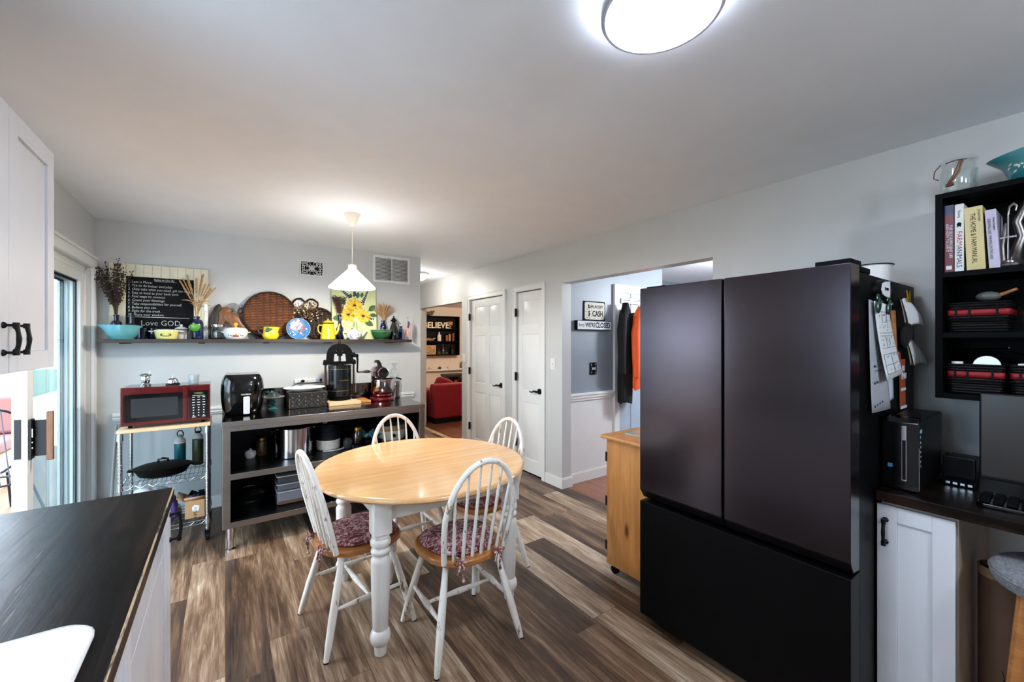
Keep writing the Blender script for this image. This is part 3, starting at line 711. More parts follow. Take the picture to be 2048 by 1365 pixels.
t = thing('sink', 'white enamel sink with rounded rim set in the dark counter', 'sink', ((sxa+sxb)/2, (sya+syb)/2, .91))
a, c = (sxb-sxa)/2, (syb-sya)/2
lv = [(a-.02, c-.02, -.035, .05, 0), (a-.012, c-.012, .0005, .055, 0), (a, c, .001, .06, 0), (a, c, .006, .06, 0), (a-.006, c-.006, .0115, .057, 0), (a-.02, c-.02, .013, .05, 0),
      (a-.036, c-.14, .013, .045, -.11), (a-.045, c-.15, .006, .045, -.11), (a-.05, c-.155, -.06, .05, -.11), (a-.065, c-.17, -.15, .06, -.11), (a-.10, c-.21, -.165, .06, -.11)]
b = MB(); vs = []; fs = []; n = 0
for X, Y, z, r, yo in lv:
    o = rrect(-X, X, -Y+yo, Y+yo, r, 6); n = len(o); vs += [(x, y, z) for x, y in o]
for j in range(len(lv)-1):
    for i in range(n): fs.append((j*n+i, j*n+(i+1) % n, (j+1)*n+(i+1) % n, (j+1)*n+i))
fs.append(tuple((len(lv)-1)*n+i for i in range(n)))
b.add(vs, fs).obj('basin', mat('white_enamel', '#fdfeff', .12, var=.01, **{'Coat Weight': .5}), t, ang=50)
MB().lathe([(0, -.163), (.04, -.163), (.045, -.160), (.03, -.162)], 24, (0, -.11, 0)).obj('drain', m_chrome, t)
# fronts: face plane at x = -.172
def shaker(par, x, y0, y1, z0, z1, m, s=1, fr=.055, th=.018, nm='door'):
    """shaker door lying in a plane of constant x; s = the side it faces"""
    b = MB(); xa, xb = sorted((x, x-s*th)); xi, xj = sorted((x-s*.007, x-s*th))
    b.box(xa, xb, y0, y0+fr, z0, z1); b.box(xa, xb, y1-fr, y1, z0, z1); b.box(xa, xb, y0+fr, y1-fr, z0, z0+fr); b.box(xa, xb, y0+fr, y1-fr, z1-fr, z1)
    b.box(xi, xj, y0+fr, y1-fr, z0+fr, z1-fr)
    return b.obj(nm, m, par, bevel=.0015)
def bow_handle(par, p, q, out, r=.0055, bow=.005):
    """bow pull between two mounting points, standing off along the vector out"""
    p, q, o = Vector(p), Vector(q), Vector(out); n = o.normalized(); b = MB(); pts = []
    for w_ in (p, q):
        b.tube([tuple(w_), tuple(w_+n*.004), tuple(w_+n*.008)], [r*1.9, r*1.7, r*.8], 12); b.cyl(tuple(w_+n*.004), tuple(w_+o), r*.8, n=10); 
        d = (q-p).normalized()*r*1.5; b.cyl(tuple(w_+o-d), tuple(w_+o+d), r*1.45, n=12)
    for k in range(9):
        f = k/8; pts.append(tuple(p.lerp(q, f)+o+n*bow*math.sin(PI*f)))
    b.tube(pts, [r*1.1, r*1.15, r*1.0, r*1.1, r*1.25, r*1.1, r*1.0, r*1.15, r*1.1], 10)
    return tag(b.obj('handle', m_black, par, ang=50), 'matt black bow handle')
FXX = -.172
def base_cab(nm, label, y0, y1, doors, hside, drawer=False):
    t = thing(nm, label, 'cabinet', (0, 0, 0)); MB().box(XL+.004, FXX-.02, y0+.001, y0+.019, .1, .871).box(XL+.004, FXX-.02, y1-.019, y1-.001, .1, .871).box(XL+.004, XL+.012, y0+.019, y1-.019, .1, .871).box(XL+.012, FXX-.02, y0+.019, y1-.019, .1, .118).box(FXX-.04, FXX-.02, y0+.019, y1-.019, .82, .871).box(XL+.004, FXX-.08, y0+.001, y1-.001, 0, .1).obj('body', m_cab, t, bevel=.001)
    w_ = (y1-y0)/doors
    for k in range(doors):
        a_, c_ = y0+k*w_+.002, y0+(k+1)*w_-.002; hy_ = (c_-.035 if (hside[k] == 1) else a_+.035)
        d = shaker(t, FXX, a_, c_, .105, .862, m_cab); bow_handle(d, (FXX, hy_, .725), (FXX, hy_, .82), (.028, 0, 0))
    return t
base_cab('base_cabinet', 'white base cabinet at the far end of the dark counter with black handle', 1.86, 2.045, 1, [1])
t = thing('dishwasher', 'glossy white dishwasher front under the dark counter', 'dishwasher', (0, 0, 0))
mg = mat('white_gloss_appliance', '#d5d9e0', .22)
MB().box(XL+.02, FXX-.03, 1.242, 1.858, .1, .869).obj('tub', m_cab, t); MB().box(FXX-.03, FXX-.004, 1.244, 1.856, .11, .74).obj('door', mg, t, bevel=.006)
MB().box(FXX-.03, FXX-.002, 1.244, 1.856, .745, .866).obj('control_panel', mg, t, bevel=.006); MB().box(FXX-.09, FXX-.07, 1.25, 1.85, 0, .1).obj('kick_plate', m_plastic, t)
base_cab('base_cabinet', 'white sink base cabinet nearest the camera below the white sink', .25, 1.24, 2, [1, -1])
base_cab('base_cabinet', 'white base cabinet behind the camera beside the sink cabinet', -1.2, .248, 2, [1, -1])
# ================================================================== WALL CABINET, upper left
t = thing('wall_cabinet', 'white shaker wall cabinet with two black handles, upper left', 'cabinet', (0, 0, 0))
MB().box(XL+.004, -.50, 1.33, 2.05, 1.384, 2.115).obj('body', m_cab, t, bevel=.0015)
for (a_, c_, hy_) in ((1.332, 1.689, 1.652), (1.693, 2.049, 1.722)):
    d = shaker(t, -.48, a_, c_, 1.387, 2.113, m_cab, fr=.058); bow_handle(d, (-.48, hy_, 1.444), (-.48, hy_, 1.517), (.024, 0, 0), .0048)
# ================================================================== FRIDGE
fy0, fy1, fxf, fxb = .50, 1.389, 1.79, 2.66
t = thing('refrigerator', 'tall dark stainless french door refrigerator with bottom freezer drawer', 'refrigerator', (0, 0, 0))
MB().box(1.895, fxb, fy0+.004, fy1-.004, .035, 1.728).obj('case', m_case, t, bevel=.004)
def fdoor(y0, y1):
    b = MB().prism([(fxf, .697), (fxf+.0, 1.75), (1.882, 1.75), (1.882, .645), (fxf+.028, .645)], y0, y1, 'y'); return b
o1 = MB().prism([(fxf, .697), (fxf, 1.75), (1.882, 1.75), (1.882, .645), (fxf+.03, .652)], .9555, fy1, 'y').obj('left_door', m_fridge, t, bevel=.003)
o2 = MB().prism([(fxf, .697), (fxf, 1.75), (1.882, 1.75), (1.882, .645), (fxf+.03, .652)], fy0, .9445, 'y').obj('right_door', m_fridge, t, bevel=.003)
MB().box(fxf, 1.882, fy0, fy1, .047, .638).obj('freezer_drawer', m_fridgeb, t, bevel=.003)
MB().box(1.8825, 1.8945, fy0+.008, fy1-.008, .05, 1.735).obj('door_gasket', m_rubber, t)
MB().box(1.815, 1.88, .9455, .9545, .70, 1.745).obj('centre_flap', m_rubber, t)
MB().box(1.83, 1.94, fy0+.01, fy0+.12, 1.7505, 1.772).box(1.895, 2.02, fy0+.004, fy0+.10, 1.7285, 1.7505).obj('hinge_cover', m_darkgrey, t, bevel=.003)
MB().box(1.83, 1.94, fy1-.12, fy1-.01, 1.7505, 1.76).box(1.895, 2.02, fy1-.10, fy1-.004, 1.7285, 1.7505).obj('hinge_cover', m_darkgrey, t, bevel=.003)
for y in (fy0+.06, fy1-.06):
    MB().cyl((1.87, y-.015, .023), (1.87, y+.015, .023), .023, n=18).box(1.85, 1.9, y-.02, y+.02, .03, .047).obj('roller', m_rubber, t)
    MB().cyl((2.55, y-.015, .023), (2.55, y+.015, .023), .023, n=18).obj('roller', m_rubber, t)
# ================================================================== PINE CABINET
t = thing('pine_cart', 'knotty pine kitchen cart on black casters, half hidden behind the refrigerator', 'kitchen cart', (0, 0, 0))
px0, px1, py0, py1 = 1.99, 2.60, 1.42, 1.80
b = MB().box(px0, px0+.018, py0, py1, .065, .855); b.box(px1-.018, px1, py0, py1, .065, .855); b.box(px0+.018, px1-.018, py0, py0+.018, .065, .855); b.box(px0+.018, px1-.018, py0+.018, py1-.02, .065, .085)
b.obj('body', m_pine, t, bevel=.002)
for a_, c_ in ((px0+.004, (px0+px1)/2-.002), ((px0+px1)/2+.002, px1-.004)):
    d = MB().box(a_, c_, py1-.018, py1+.004, .075, .85).obj('door', m_pine, t, bevel=.002)
    for z in (.18, .46, .74): MB().box((a_-.006 if a_ < 2.2 else c_), (a_ if a_ < 2.2 else c_+.006), py1-.004, py1+.01, z-.03, z+.03).obj('hinge', m_black, d)
b = MB()
MB().box(px0-.03, px1+.03, py0-.02, py1+.03, .857, .88).obj('top', m_pine, t, bevel=.008, seg=3)
for x in (px0+.04, px1-.04):
    for y in (py0+.04, py1-.035):
        MB().cyl((x-.011, y, .026), (x+.011, y, .026), .026, n=18).box(x-.02, x+.02, y-.02, y+.02, .056, .065).box(x-.016, x-.012, y-.012, y+.012, .02, .06).box(x+.012, x+.016, y-.012, y+.012, .02, .06).obj('caster', m_rubber, t)
o = MB().prism(rrect(2.10, 2.45, 1.50, 1.76, .02, 4), .8805, .887).obj('glass_board', mat('frosted_green_glass', '#9fb6ac', .2, **{'Coat Weight': .5}))
tag(o, 'pale green glass cutting board lying on the pine cart', 'cutting board')
# ================================================================== DESK COUNTER, right
t = thing('desk_counter', 'dark stained wooden desk top under the black wall shelf, lower right', 'desk', (0, 0, 0))
MB().box(2.055, XR-.003, -1.3, .497, .863, .90).obj('slab', m_counter, t, bevel=.002)
t = thing('desk_cabinet', 'narrow white shaker cabinet with black handle under the dark desk top', 'cabinet', (0, 0, 0))
MB().box(2.092, XR-.003, .283, .488, .0, .862).obj('body', mat('beige_cabinet_carcass', '#a8988a', .5), t, bevel=.001)
d = shaker(t, 2.07, .288, .497, .02, .848, m_cab, s=-1, fr=.058); bow_handle(d, (2.07, .472, .708), (2.07, .472, .792), (-.026, 0, 0), .0052)
MB().box(2.10, XR-.003, -1.3, -1.26, 0, .862).obj('far_panel', m_cab, t)
# ================================================================== LONG WALL SHELF AND WHAT STANDS ON IT
SZ = 1.491                                                    # top of the shelf
t = thing('wall_shelf', 'long dark wooden shelf along the back wall holding vases and bowls', 'shelf', (.435, 4.37, SZ))
MB().box(-1.208, 1.205, -.145, .129, -.030, 0).obj('board', m_darkwood, t, bevel=.002)
for x in (-1.08, -.60, -.13, .40, 1.02):
    MB().box(x-.02, x+.02, -.09, .129, -.038, -.0305).obj('bracket', m_black, t, bevel=.001)
# ---- blackboard in a cream beadboard frame, leaning on the wall
t = thing('chalkboard', 'cream beadboard framed blackboard with ten chalked rules, leaning at the left end of the shelf', 'chalkboard', (-.437, 4.462, SZ+.001), rot=(math.radians(-1.4), 0, 0))
W2, HT = .315, .605
b = MB()
def beads(b, x0, x1, z0, z1, vert=True, st=.0545, y0=-.011, y1=.011):
    n = max(1, round((x1-x0)/st)); w_ = (x1-x0)/n
    for k in range(n): b.box(x0+k*w_+.0006, x0+(k+1)*w_-.0006, y0, y1, z0, z1)
beads(b, -W2, -.215, 0, HT); beads(b, .215, W2, 0, HT); beads(b, -.215, .215, .505, HT); b.box(-.215, .215, .003, .010, .0, .505)
fr = b.obj('frame', m_cream, t, bevel=.0015)
MB().box(-.2145, .2145, -.006, .0025, .065, .5045).obj('slate', m_slate, t)
for x in (-.2145, .18): MB().box(x, x+.035, -.012, -.0063, .0, .11).obj('corner_block', m_cream, t)
ty = -.0066
lines = ['1. Less is More.', '2. Try to do better everyday.', '3. Only take what you need, gift the rest.', '4. Stay as local as your back yard.', '5. Find ways to connect.', '6. Count your blessings.', '7. Take responsibilities for yourself.', '8. Believe you can.', '9. Fight for the truth.', '10. Share your wisdom.']
text('Rules to Live By', .022, m_chalk, t, (.02, ty, .487), shear=.1, sx=.9); MB().box(-.04, .1, ty-.0003, ty, .474, .4755).obj('chalk_line', m_chalk, t)
for k, s in enumerate(lines): text(s, .0285, m_chalk, t, (-.205, ty, .462-.0295*k), align='LEFT', shear=.05+.1*((k*7) % 3), sx=.83, off=-.00035)
MB().bars((-.205, ty, .178), (.185, ty, .176), .0005, .003).obj('chalk_line', m_chalk, t)
text('Love GOD', .062, m_chalk, t, (.0, ty, .128), sx=.9, off=-.0012)
# ---- bottles and glass
def bottle(name, label, cat, x, y, prof, m, group=None, n=28, z=SZ):
    t = thing(name, label, cat, (x, y, z), group=group); MB().lathe(prof, n).obj('glass_body', m, t, ang=50); return t
def bprof(r, h, rn, hs, lip=.003):
    """round bottle: radius r, height h, neck radius rn, shoulder height hs"""
    P = [(0, .003), (r*.8, .001), (r*.96, .003), (r, .012), (r, hs*.9)]
    for k in range(1, 6): a = PI/2*k/5; P.append((rn+(r-rn)*math.cos(a), hs*.9+(hs*.35)*math.sin(a)))
    return P+[(rn, h-.012), (rn+lip, h-.010), (rn+lip, h), (rn-.002, h), (rn-.002, h-.02)]
bottle('glass_bottle', 'cobalt blue bottle holding the dark dried branches, behind the turquoise bowl', 'bottle', -.70, 4.412, bprof(.036, .19, .015, .115), m_cobalt)
bottle('glass_bottle', 'empty cobalt blue bottle in front of the blackboard, right behind the turquoise bowl', 'bottle', -.608, 4.400, bprof(.038, .19, .019, .10), m_cobalt)
bottle('glass_bottle', 'large blue glass bottle holding wheat, behind the lime green glass', 'bottle', -.196, 4.375, bprof(.044, .192, .018, .135), m_deepblue)
bottle('glass_bottle', 'tall slim cobalt bottle holding plum dried flowers, right of the yellow coffee pot', 'bottle', .940, 4.355, [(0, .003), (.030, .001), (.034, .006), (.034, .10), (.031, .118), (.02, .135), (.0145, .16), (.0125, .235), (.0155, .237), (.0155, .248), (.0105, .248)], m_cobalt)
bottle('glass_bottle', 'round cobalt bottle holding a fan of wheat, behind the green bowl', 'bottle', 1.398, 4.43, bprof(.032, .205, .018, .14), m_cobalt)
bottle('glass_bottle', 'small square blue bottle beside the little flag', 'bottle', 1.566, 4.345, bprof(.028, .145, .012, .095), m_deepblue, n=4)
t = bottle('glass_bottle', 'slim clear glass bottle with a white cap, right of the wheat', 'bottle', -.135, 4.335, [(0, .003), (.016, .001), (.019, .02), (.024, .05), (.024, .075), (.015, .10), (.014, .14), (.010, .20), (.008, .24), (.006, .24)], m_clear)
MB().lathe([(0, .292), (.0125, .292), (.0125, .238), (0, .238)], 20).obj('cap', m_porc, t)
bottle('glass_cup', 'small violet glass tumbler right of the turquoise bowl', 'cup', -.545, 4.31, [(0, .004), (.026, .001), (.032, .004), (.042, .085), (.038, .085), (.028, .01)], m_purple, 'blue glass cups on the shelf')
bottle('glass_cup', 'fluted cobalt glass cup between turquoise bowl and yellow dish', 'cup', -.476, 4.36, [(0, .004), (.034, .001), (.04, .01), (.043, .085), (.038, .085), (.03, .01)], m_cobalt, 'blue glass cups on the shelf')
t = thing('stemmed_glass', 'lime green glass egg cup on a dark stem before the blue bottle', 'glass', (-.205, 4.29, SZ))
MB().lathe([(0, .002), (.02, .001), (.022, .006), (.006, .014), (.006, .055), (.012, .062)], 20).obj('stem', m_deepblue, t)
MB().lathe([(.010, .062), (.026, .072), (.036, .092), (.037, .112), (.033, .122), (.03, .12), (.032, .105), (.02, .08), (0, .074)], 28).obj('bowl', m_limegl, t)
t = thing('mason_jar', 'squat clear glass jar with metal ring beside the enamel casserole', 'jar', (-.050, 4.395, SZ))
MB().lathe([(0, .003), (.044, .001), (.049, .01), (.053, .085), (.044, .10), (.046, .125), (.043, .125), (.041, .10), (.05, .083), (.049, .012), (0, .006)], 32).obj('glass_body', m_clear, t)
MB().lathe([(.047, .104), (.050, .106), (.050, .124), (.047, .126)], 32).obj('ring', m_chrome, t)
MB().sphere((0, 0, .045), (.044, .044, .036), 16, 8).obj('contents', mat('dark_herbs', '#3c3f36', .8, var=.5, vs=60), t)
# ---- dried branches and grasses
def sprays(name, label, cat, base, n, reach, spread, lean, head, group=None, m_st=None, m_hd=None, seed=1, depth=.35, hm=None):
    rg = random.Random(seed); t = thing(name, label, cat, base, group=group); st = MB(); hd = MB()
    for k in range(n):
        a = rg.uniform(-1, 1); L_ = reach*rg.uniform(.72, 1.0); x1 = spread*a*rg.uniform(.8, 1.1)+lean; y1 = -rg.random()*depth*spread if rg.random() < .6 else rg.random()*.02
        z1 = L_*(1-.25*abs(a)); P = [(rg.uniform(-.006, .006), rg.uniform(-.006, .006), -.08), (x1*.12, y1*.2, z1*.25), (x1*.45, y1*.6, z1*.6), (x1, y1, z1)]
        Q = []
        for j in range(13):
            f = j/12*3; i = min(int(f), 2); g = f-i; p = Vector(P[i]).lerp(Vector(P[i+1]), g); Q.append(p)
        for _ in range(2): Q = [Q[0]]+[(Q[i-1]+Q[i]*2+Q[i+1])/4 for i in range(1, len(Q)-1)]+[Q[-1]]
        st.tube([tuple(q) for q in Q], [.0018]*8+[.0012]*5, 5); head(hd, Q, rg)
    st.obj('stems', m_st or m_twig, t); hd.obj(hm or 'seed_heads', m_hd or m_seed, t); return t
def head_pods(b, Q, rg):
    for j in range(5, len(Q)):
        for _ in range(3):
            c = Q[j]+Vector((rg.uniform(-.014, .014), rg.uniform(-.01, .01), rg.uniform(-.012, .012))); r = rg.uniform(.0028, .0055); b.sphere(tuple(c), (r, r, r*1.3), 6, 4)
def head_wheat(b, Q, rg):
    for j in range(8, len(Q)-1): b.tube([tuple(Q[j]), tuple((Q[j]+Q[j+1])/2), tuple(Q[j+1])], [.003, .0062, .003] if j % 2 else [.004, .006, .004], 6)
    if rg.random() < .5: d = Vector((rg.uniform(-.05, .05), -.01, .02)); b.tube([tuple(Q[5]), tuple(Q[5]+d), tuple(Q[5]+d*1.8+Vector((0, 0, -.02)))], [.003, .005, .001], 5)
def head_fine(b, Q, rg):
    d = (Q[-1]-Q[-4]).normalized()
    for j in range(7, len(Q)):
        b.sphere(tuple(Q[j]), (.0035, .0035, .006), 5, 4)
        for _ in range(2): e = d*rg.uniform(.02, .045)+Vector((rg.uniform(-.012, .012), rg.uniform(-.008, .008), 0)); b.tube([tuple(Q[j]), tuple(Q[j]+e)], [.0009, .0003], 3)
def head_plume(b, Q, rg):
    for j in range(4, len(Q)):
        for _ in range(9):
            c = Q[j]+Vector((rg.uniform(-.02, .02), rg.uniform(-.016, .016), rg.uniform(-.014, .014))); r = rg.uniform(.003, .006); b.sphere(tuple(c), (r, r, r), 5, 4)
sprays('dried_branches', 'bunch of dark dried seed branches spreading from the leftmost cobalt bottle', 'dried flowers', (-.70, 4.412, SZ+.19), 30, .46, .115, -.01, head_pods, seed=3, depth=.5)
sprays('dried_branches', 'thin dark dried sprigs reaching left towards the glass door casing', 'dried flowers', (-.70, 4.412, SZ+.19), 7, .37, .04, -.095, head_pods, seed=8, depth=1.2)
sprays('wheat_bunch', 'tall tan wheat stalks standing in the large blue glass bottle', 'dried grass', (-.196, 4.375, SZ+.19), 17, .40, .145, 0, head_wheat, m_st=m_wheat, m_hd=m_wheat, seed=5, depth=.25)
sprays('wheat_bunch', 'low fan of fine bearded wheat behind the green bowl', 'dried grass', (1.400, 4.43, SZ+.20), 46, .19, .115, 0, head_fine, m_st=m_wheat, m_hd=m_wheat, seed=6, depth=.4)
sprays('dried_flowers', 'plum brown dried plumes in the tall slim cobalt bottle, against the painting', 'dried flowers', (.940, 4.355, SZ+.245), 9, .24, .055, -.01, head_plume, m_st=m_twig, m_hd=m_plum, seed=7, depth=.6)
# ---- bowls and dishes
def bowl_prof(r, h, rb, th=.005): return [(0, .004), (rb, 0), (rb*1.02, .006), (rb+(r-rb)*.38, h*.16), (rb+(r-rb)*.66, h*.36), (rb+(r-rb)*.88, h*.66), (rb+(r-rb)*.95, h*.84), (r, h), (r-th, h+.001), (rb+(r-rb)*.92-th, h*.8), (rb+(r-rb)*.62-th, h*.38), (rb*.8, .012), (0, .010)]
t = thing('mixing_bowl', 'turquoise mixing bowl with pouring spout at the left end of the shelf', 'bowl', (-.647, 4.298, SZ))
b = MB().lathe(bowl_prof(.106, .105, .066), 48); v2 = []
for v in b.v:
    a = math.atan2(v.y, v.x); r = math.hypot(v.x, v.y)
    if v.z > .06 and r > .08:
        k = max(0, math.cos(a-PI))**10*(v.z-.06)/.045; f = 1+.38*k; v = Vector((v.x*f, v.y, v.z+.006*k))
        k2 = max(0, math.cos(a))**10*(v.z-.06)/.045; v = Vector((v.x*(1+.12*k2), v.y, v.z-.004*k2))
    v2.append(v)
b.v = v2; b.obj('bowl', m_turq, t, ang=50)
t = thing('casserole_dish', 'pale yellow oval casserole dish with a dark printed wreath', 'dish', (-.387, 4.30, SZ))
b = MB().lathe([(0, .004), (.055, 0), (.06, .006), (.07, .055), (.076, .062), (.071, .064), (.055, .012), (0, .01)], 48, sx=1.1, sy=.9)
for s in (-1, 1): b.prism(rrect(s*.094-.016, s*.094+.016, -.03, .03, .012, 4), .058, .064)
b.obj('dish', m_paley, t, ang=40)
MB().lathe([(.0, .062), (.072, .062), (.072, .068), (.05, .078), (.0, .08)], 40, sx=1.1, sy=.9).obj('lid', m_cream, t)
b = MB()
for k in range(13): a = 2*PI*k/13; b.sphere((.030*math.cos(a), -.060+.003*abs(math.cos(a)), .033+.010*math.sin(a)), (.006, .0012, .004), 8, 4)
b.obj('printed_wreath', mat('dark_transfer_print', '#3d3a26', .5), t)
t = thing('sugar_pot', 'small white enamel pot with black rimmed lid behind the yellow dish', 'pot', (-.302, 4.40, SZ))
MB().lathe([(0, .001), (.036, 0), (.04, .006), (.04, .078), (.034, .078), (.034, .01), (0, .008)], 32).obj('pot', m_porc, t)
l = MB().lathe([(.044, .079), (.046, .082), (.040, .092), (.018, .104), (.006, .107), (.006, .111), (.011, .116), (.009, .121), (0, .123)], 32).obj('lid', m_porc, t)
MB().lathe([(.044, .078), (.0475, .080), (.0475, .083), (.044, .084)], 32).obj('rim', m_ink, l)
t = thing('enamel_casserole', 'white enamel casserole with fruit decoration and round yellow wooden knob', 'casserole', (.075, 4.325, SZ))
MB().lathe([(0, .002), (.060, 0), (.075, .012), (.088, .04), (.090, .062), (.092, .070), (.086, .071), (.08, .04), (.06, .01), (0, .008)], 48).obj('pot', m_porc, t)
l = MB().lathe([(.092, .0715), (.093, .075), (.08, .092), (.05, .102), (.012, .105), (0, .105)], 48).obj('lid', m_porc, t)
MB().lathe([(0, .105), (.012, .106), (.009, .114), (.016, .122), (.018, .133), (.012, .143), (0, .146)], 24).obj('knob', mat('varnished_yellow_wood', '#d9a548', .3), l)
for s in (-1, 1): MB().tube([(s*.086, -.02, .058), (s*.103, -.016, .062), (s*.108, 0, .063), (s*.103, .016, .062), (s*.086, .02, .058)], .004, 8).obj('handle', m_porc, t)
b = MB()
for dx, dz, r, k in ((-.012, .03, .013, 0), (.01, .028, .012, 0), (.0, .040, .010, 1), (-.035, .032, .007, 2), (.034, .036, .007, 2), (.048, .03, .006, 2), (-.05, .038, .006, 2), (.026, .046, .005, 2)):
    b.mi = k; yy = -math.sqrt(max(.0878**2-dx**2, 0)); b.sphere((dx, yy+.0015+(.04-dz)*.2, dz), (r, .003, r*.8), 12, 6)
b.obj('fruit_decoration', [mat('brown_red_fruit', '#8d4a2e', .4), mat('orange_fruit', '#c98a3a', .4), m_leaf], t)
t = thing('gravy_boat', 'lemon yellow jug bowl with painted green leaf and brown twig handle', 'gravy boat', (.338, 4.31, SZ))
b = MB().lathe([(0, .003), (.05, 0), (.056, .008), (.068, .035), (.058, .07), (.058, .104), (.062, .112), (.057, .112), (.053, .07), (.06, .035), (.045, .01), (0, .01)], 40); v2 = []
for v in b.v:
    a = math.atan2(v.y, v.x)
    if v.z > .075: k = max(0, math.cos(a))**6*(v.z-.075)/.037; v = Vector((v.x*(1+.35*k), v.y, v.z))
    v2.append(v)
b.v = v2; b.obj('jug', m_yel, t, ang=50)
b = MB(); b.sphere((-.012, -.062, .088), (.022, .004, .013), 12, 6).sphere((-.03, -.057, .078), (.016, .005, .017), 12, 6).sphere((-.028, -.058, .10), (.012, .005, .007), 10, 6); b.obj('painted_leaf', m_leaf, t)
MB().tube([(-.055, 0, .10), (-.075, 0, .108), (-.095, 0, .10), (-.10, 0, .08), (-.088, 0, .058), (-.066, 0, .042)], [.006, .007, .0065, .006, .0055, .005], 8).obj('handle', m_darkwood, t)
t = thing('mixing_bowl', 'green glazed ribbed bowl in front of the wheat fan, right end of the shelf', 'bowl', (1.338, 4.31, SZ))
MB().lathe(bowl_prof(.108, .10, .055), 48).obj('bowl', m_green, t)
b = MB()
for z, r in ((.097, .1095), (.083, .1035), (.07, .0985)): b.tube([(r*math.cos(2*PI*k/40), r*math.sin(2*PI*k/40), z) for k in range(40)], .0025, 6, closed=True)
b.obj('ribs', mat('pale_green_glaze', '#7ea57c', .25), t)
# ---- blue plate on a stand
t = thing('plate', 'round blue plate painted with flowers, propped upright before the wicker trays', 'plate', (.568, 4.335, SZ+.001), rot=(math.radians(-10), 0, 0))
def disc(par, nm, m, r, y0, y1, z=None, n=48):
    z = r if z is None else z
    return MB().prism([(r*math.cos(2*PI*k/n), z+r*math.sin(2*PI*k/n)) for k in range(n)], y0, y1, 'y').obj(nm, m, par, bevel=.001)
b = MB(); b.M = Matrix.Translation((0, 0, .1))@Matrix.Rotation(PI/2, 4, 'X'); b.lathe([(0, .006), (.07, .006), (.10, .014), (.10, .010), (.07, .0), (0, 0)], 56); b.obj('plate_body', m_sky, t)
rg = random.Random(4); b = MB()
for k in range(38):
    a = rg.uniform(0, 2*PI); r = .085*math.sqrt(rg.random()); b.mi = rg.choice([0, 0, 1, 2, 3, 4]); y = -.0068-max(0, (r-.07)/.03*.0075)
    if a > PI*.55 and a < PI*1.1 and rg.random() < .7: b.mi = 1
    if abs(a-PI*1.3) < .5: b.mi = 0
    s = rg.uniform(.005, .011); b.M = Matrix.Translation((r*math.cos(a), y, .1+r*math.sin(a)))@Matrix.Rotation(rg.uniform(0, 3), 4, 'Y'); b.sphere((0, 0, 0), (s*1.5, .0012, s*.7), 10, 4)
b.M = Matrix(); b.obj('painted_flowers', [m_porc, mat('painted_red', '#a8344a', .3), m_leaf, m_blueink, mat('painted_sky_pale', '#bcd6e6', .3)], t)
b = MB(); b.M = Matrix.Translation((0, 0, .1))@Matrix.Rotation(PI/2, 4, 'X'); b.lathe([(.098, .0132), (.1015, .0145), (.1015, .009), (.098, .009)], 56); b.obj('rim', m_porc, t)
# ---- round wicker trays leaning on the wall
def tray(label, x, r, y, m, mh, tilt, group=None):
    t = thing('wicker_tray', label, 'basket', (x, y, SZ+.002), rot=(math.radians(-tilt), 0, 0)); b = MB()
    b.M = Matrix.Translation((0, 0, r))@Matrix.Rotation(PI/2, 4, 'X')
    b.lathe([(0, -.012), (r*.8, -.012), (r*.93, .0), (r*.985, .022), (r*.965, .024), (r*.91, .008), (r*.78, -.004), (0, -.004)], 64); b.obj('woven_body', m, t)
    q = MB()
    for k in range(2): q.tube([((r-.006-k*.004)*math.cos(2*PI*i/64), -.022-k*.006+.003*math.sin(i*1.57), r+(r-.006-k*.004)*math.sin(2*PI*i/64)) for i in range(64)], .007, 6, closed=True)
    q.obj('rim', mh, t)
    for s, a0 in ((-1, 175), (1, 5)) if r > .2 else ((-1, 178),):
        c = Vector((s*(r-.004), -.02, r+.02*s*0+.02)); MB().tube([(c.x, c.y, c.z+.035), (c.x+s*.018, c.y-.012, c.z+.034), (c.x+s*.032, c.y-.018, c.z+.012), (c.x+s*.03, c.y-.018, c.z-.014), (c.x+s*.014, c.y-.012, c.z-.032), (c.x-s*.002, c.y, c.z-.035)], .0068, 8).obj('handle', mh, t)
    return t
tray('large round brown wicker tray with looped rim handles leaning on the wall', .345, .222, 4.435, m_wicker, m_wickerd, 4)
tray('smaller dark round wicker tray leaning behind the yellow coffee pot', .762, .158, 4.452, m_wickerd, m_wickerd, 5)
# ---- carved wood pieces and wire whisk behind the jar
t = thing('wooden_spoons', 'carved dark and brown wooden scoops stacked behind the clear jar', 'wooden scoops', (.0, 4.462, SZ))
b = MB(); b.M = Matrix.Translation((-.075, 0, .16))@Matrix.Rotation(math.radians(12), 4, 'Y'); b.sphere((0, 0, 0), (.042, .012, .155), 20, 14); b.obj('dark_scoop', m_darkwood, t)
for i, (x, z, r, a) in enumerate(((-.01, .20, .05, 20), (.04, .17, .045, -25), (.085, .16, .04, -40))):
    b = MB(); b.M = Matrix.Translation((x, -.016-.004*i, z))@Matrix.Rotation(math.radians(a), 4, 'Y'); b.lathe([(0, -.1), (r*.3, -.098), (r*.5, -.03), (r*.95, .02), (r*.8, .07), (r*.3, .09), (0, .092)], 20, sy=.25); b.obj('brown_scoop', wood('carved_brown_wood', '#5c351b', '#8f5c32', .4, (14, 14, 3)), t)
MB().prism(rrect(-.10, .115, -.03, .0, .004, 3), .001, .006).obj('base_board', m_darkwood, t)
t = thing('wire_strainer', 'fine round wire strainer standing behind the wooden scoops', 'strainer', (.062, 4.468, SZ)); b = MB(); R0, zc = .062, .262
for r in (.0615, .055, .047, .038, .028, .018, .008): b.tube([(r*math.cos(2*PI*k/32), 0, zc+r*math.sin(2*PI*k/32)) for k in range(32)], .0012 if r < .06 else .0026, 5, closed=True)
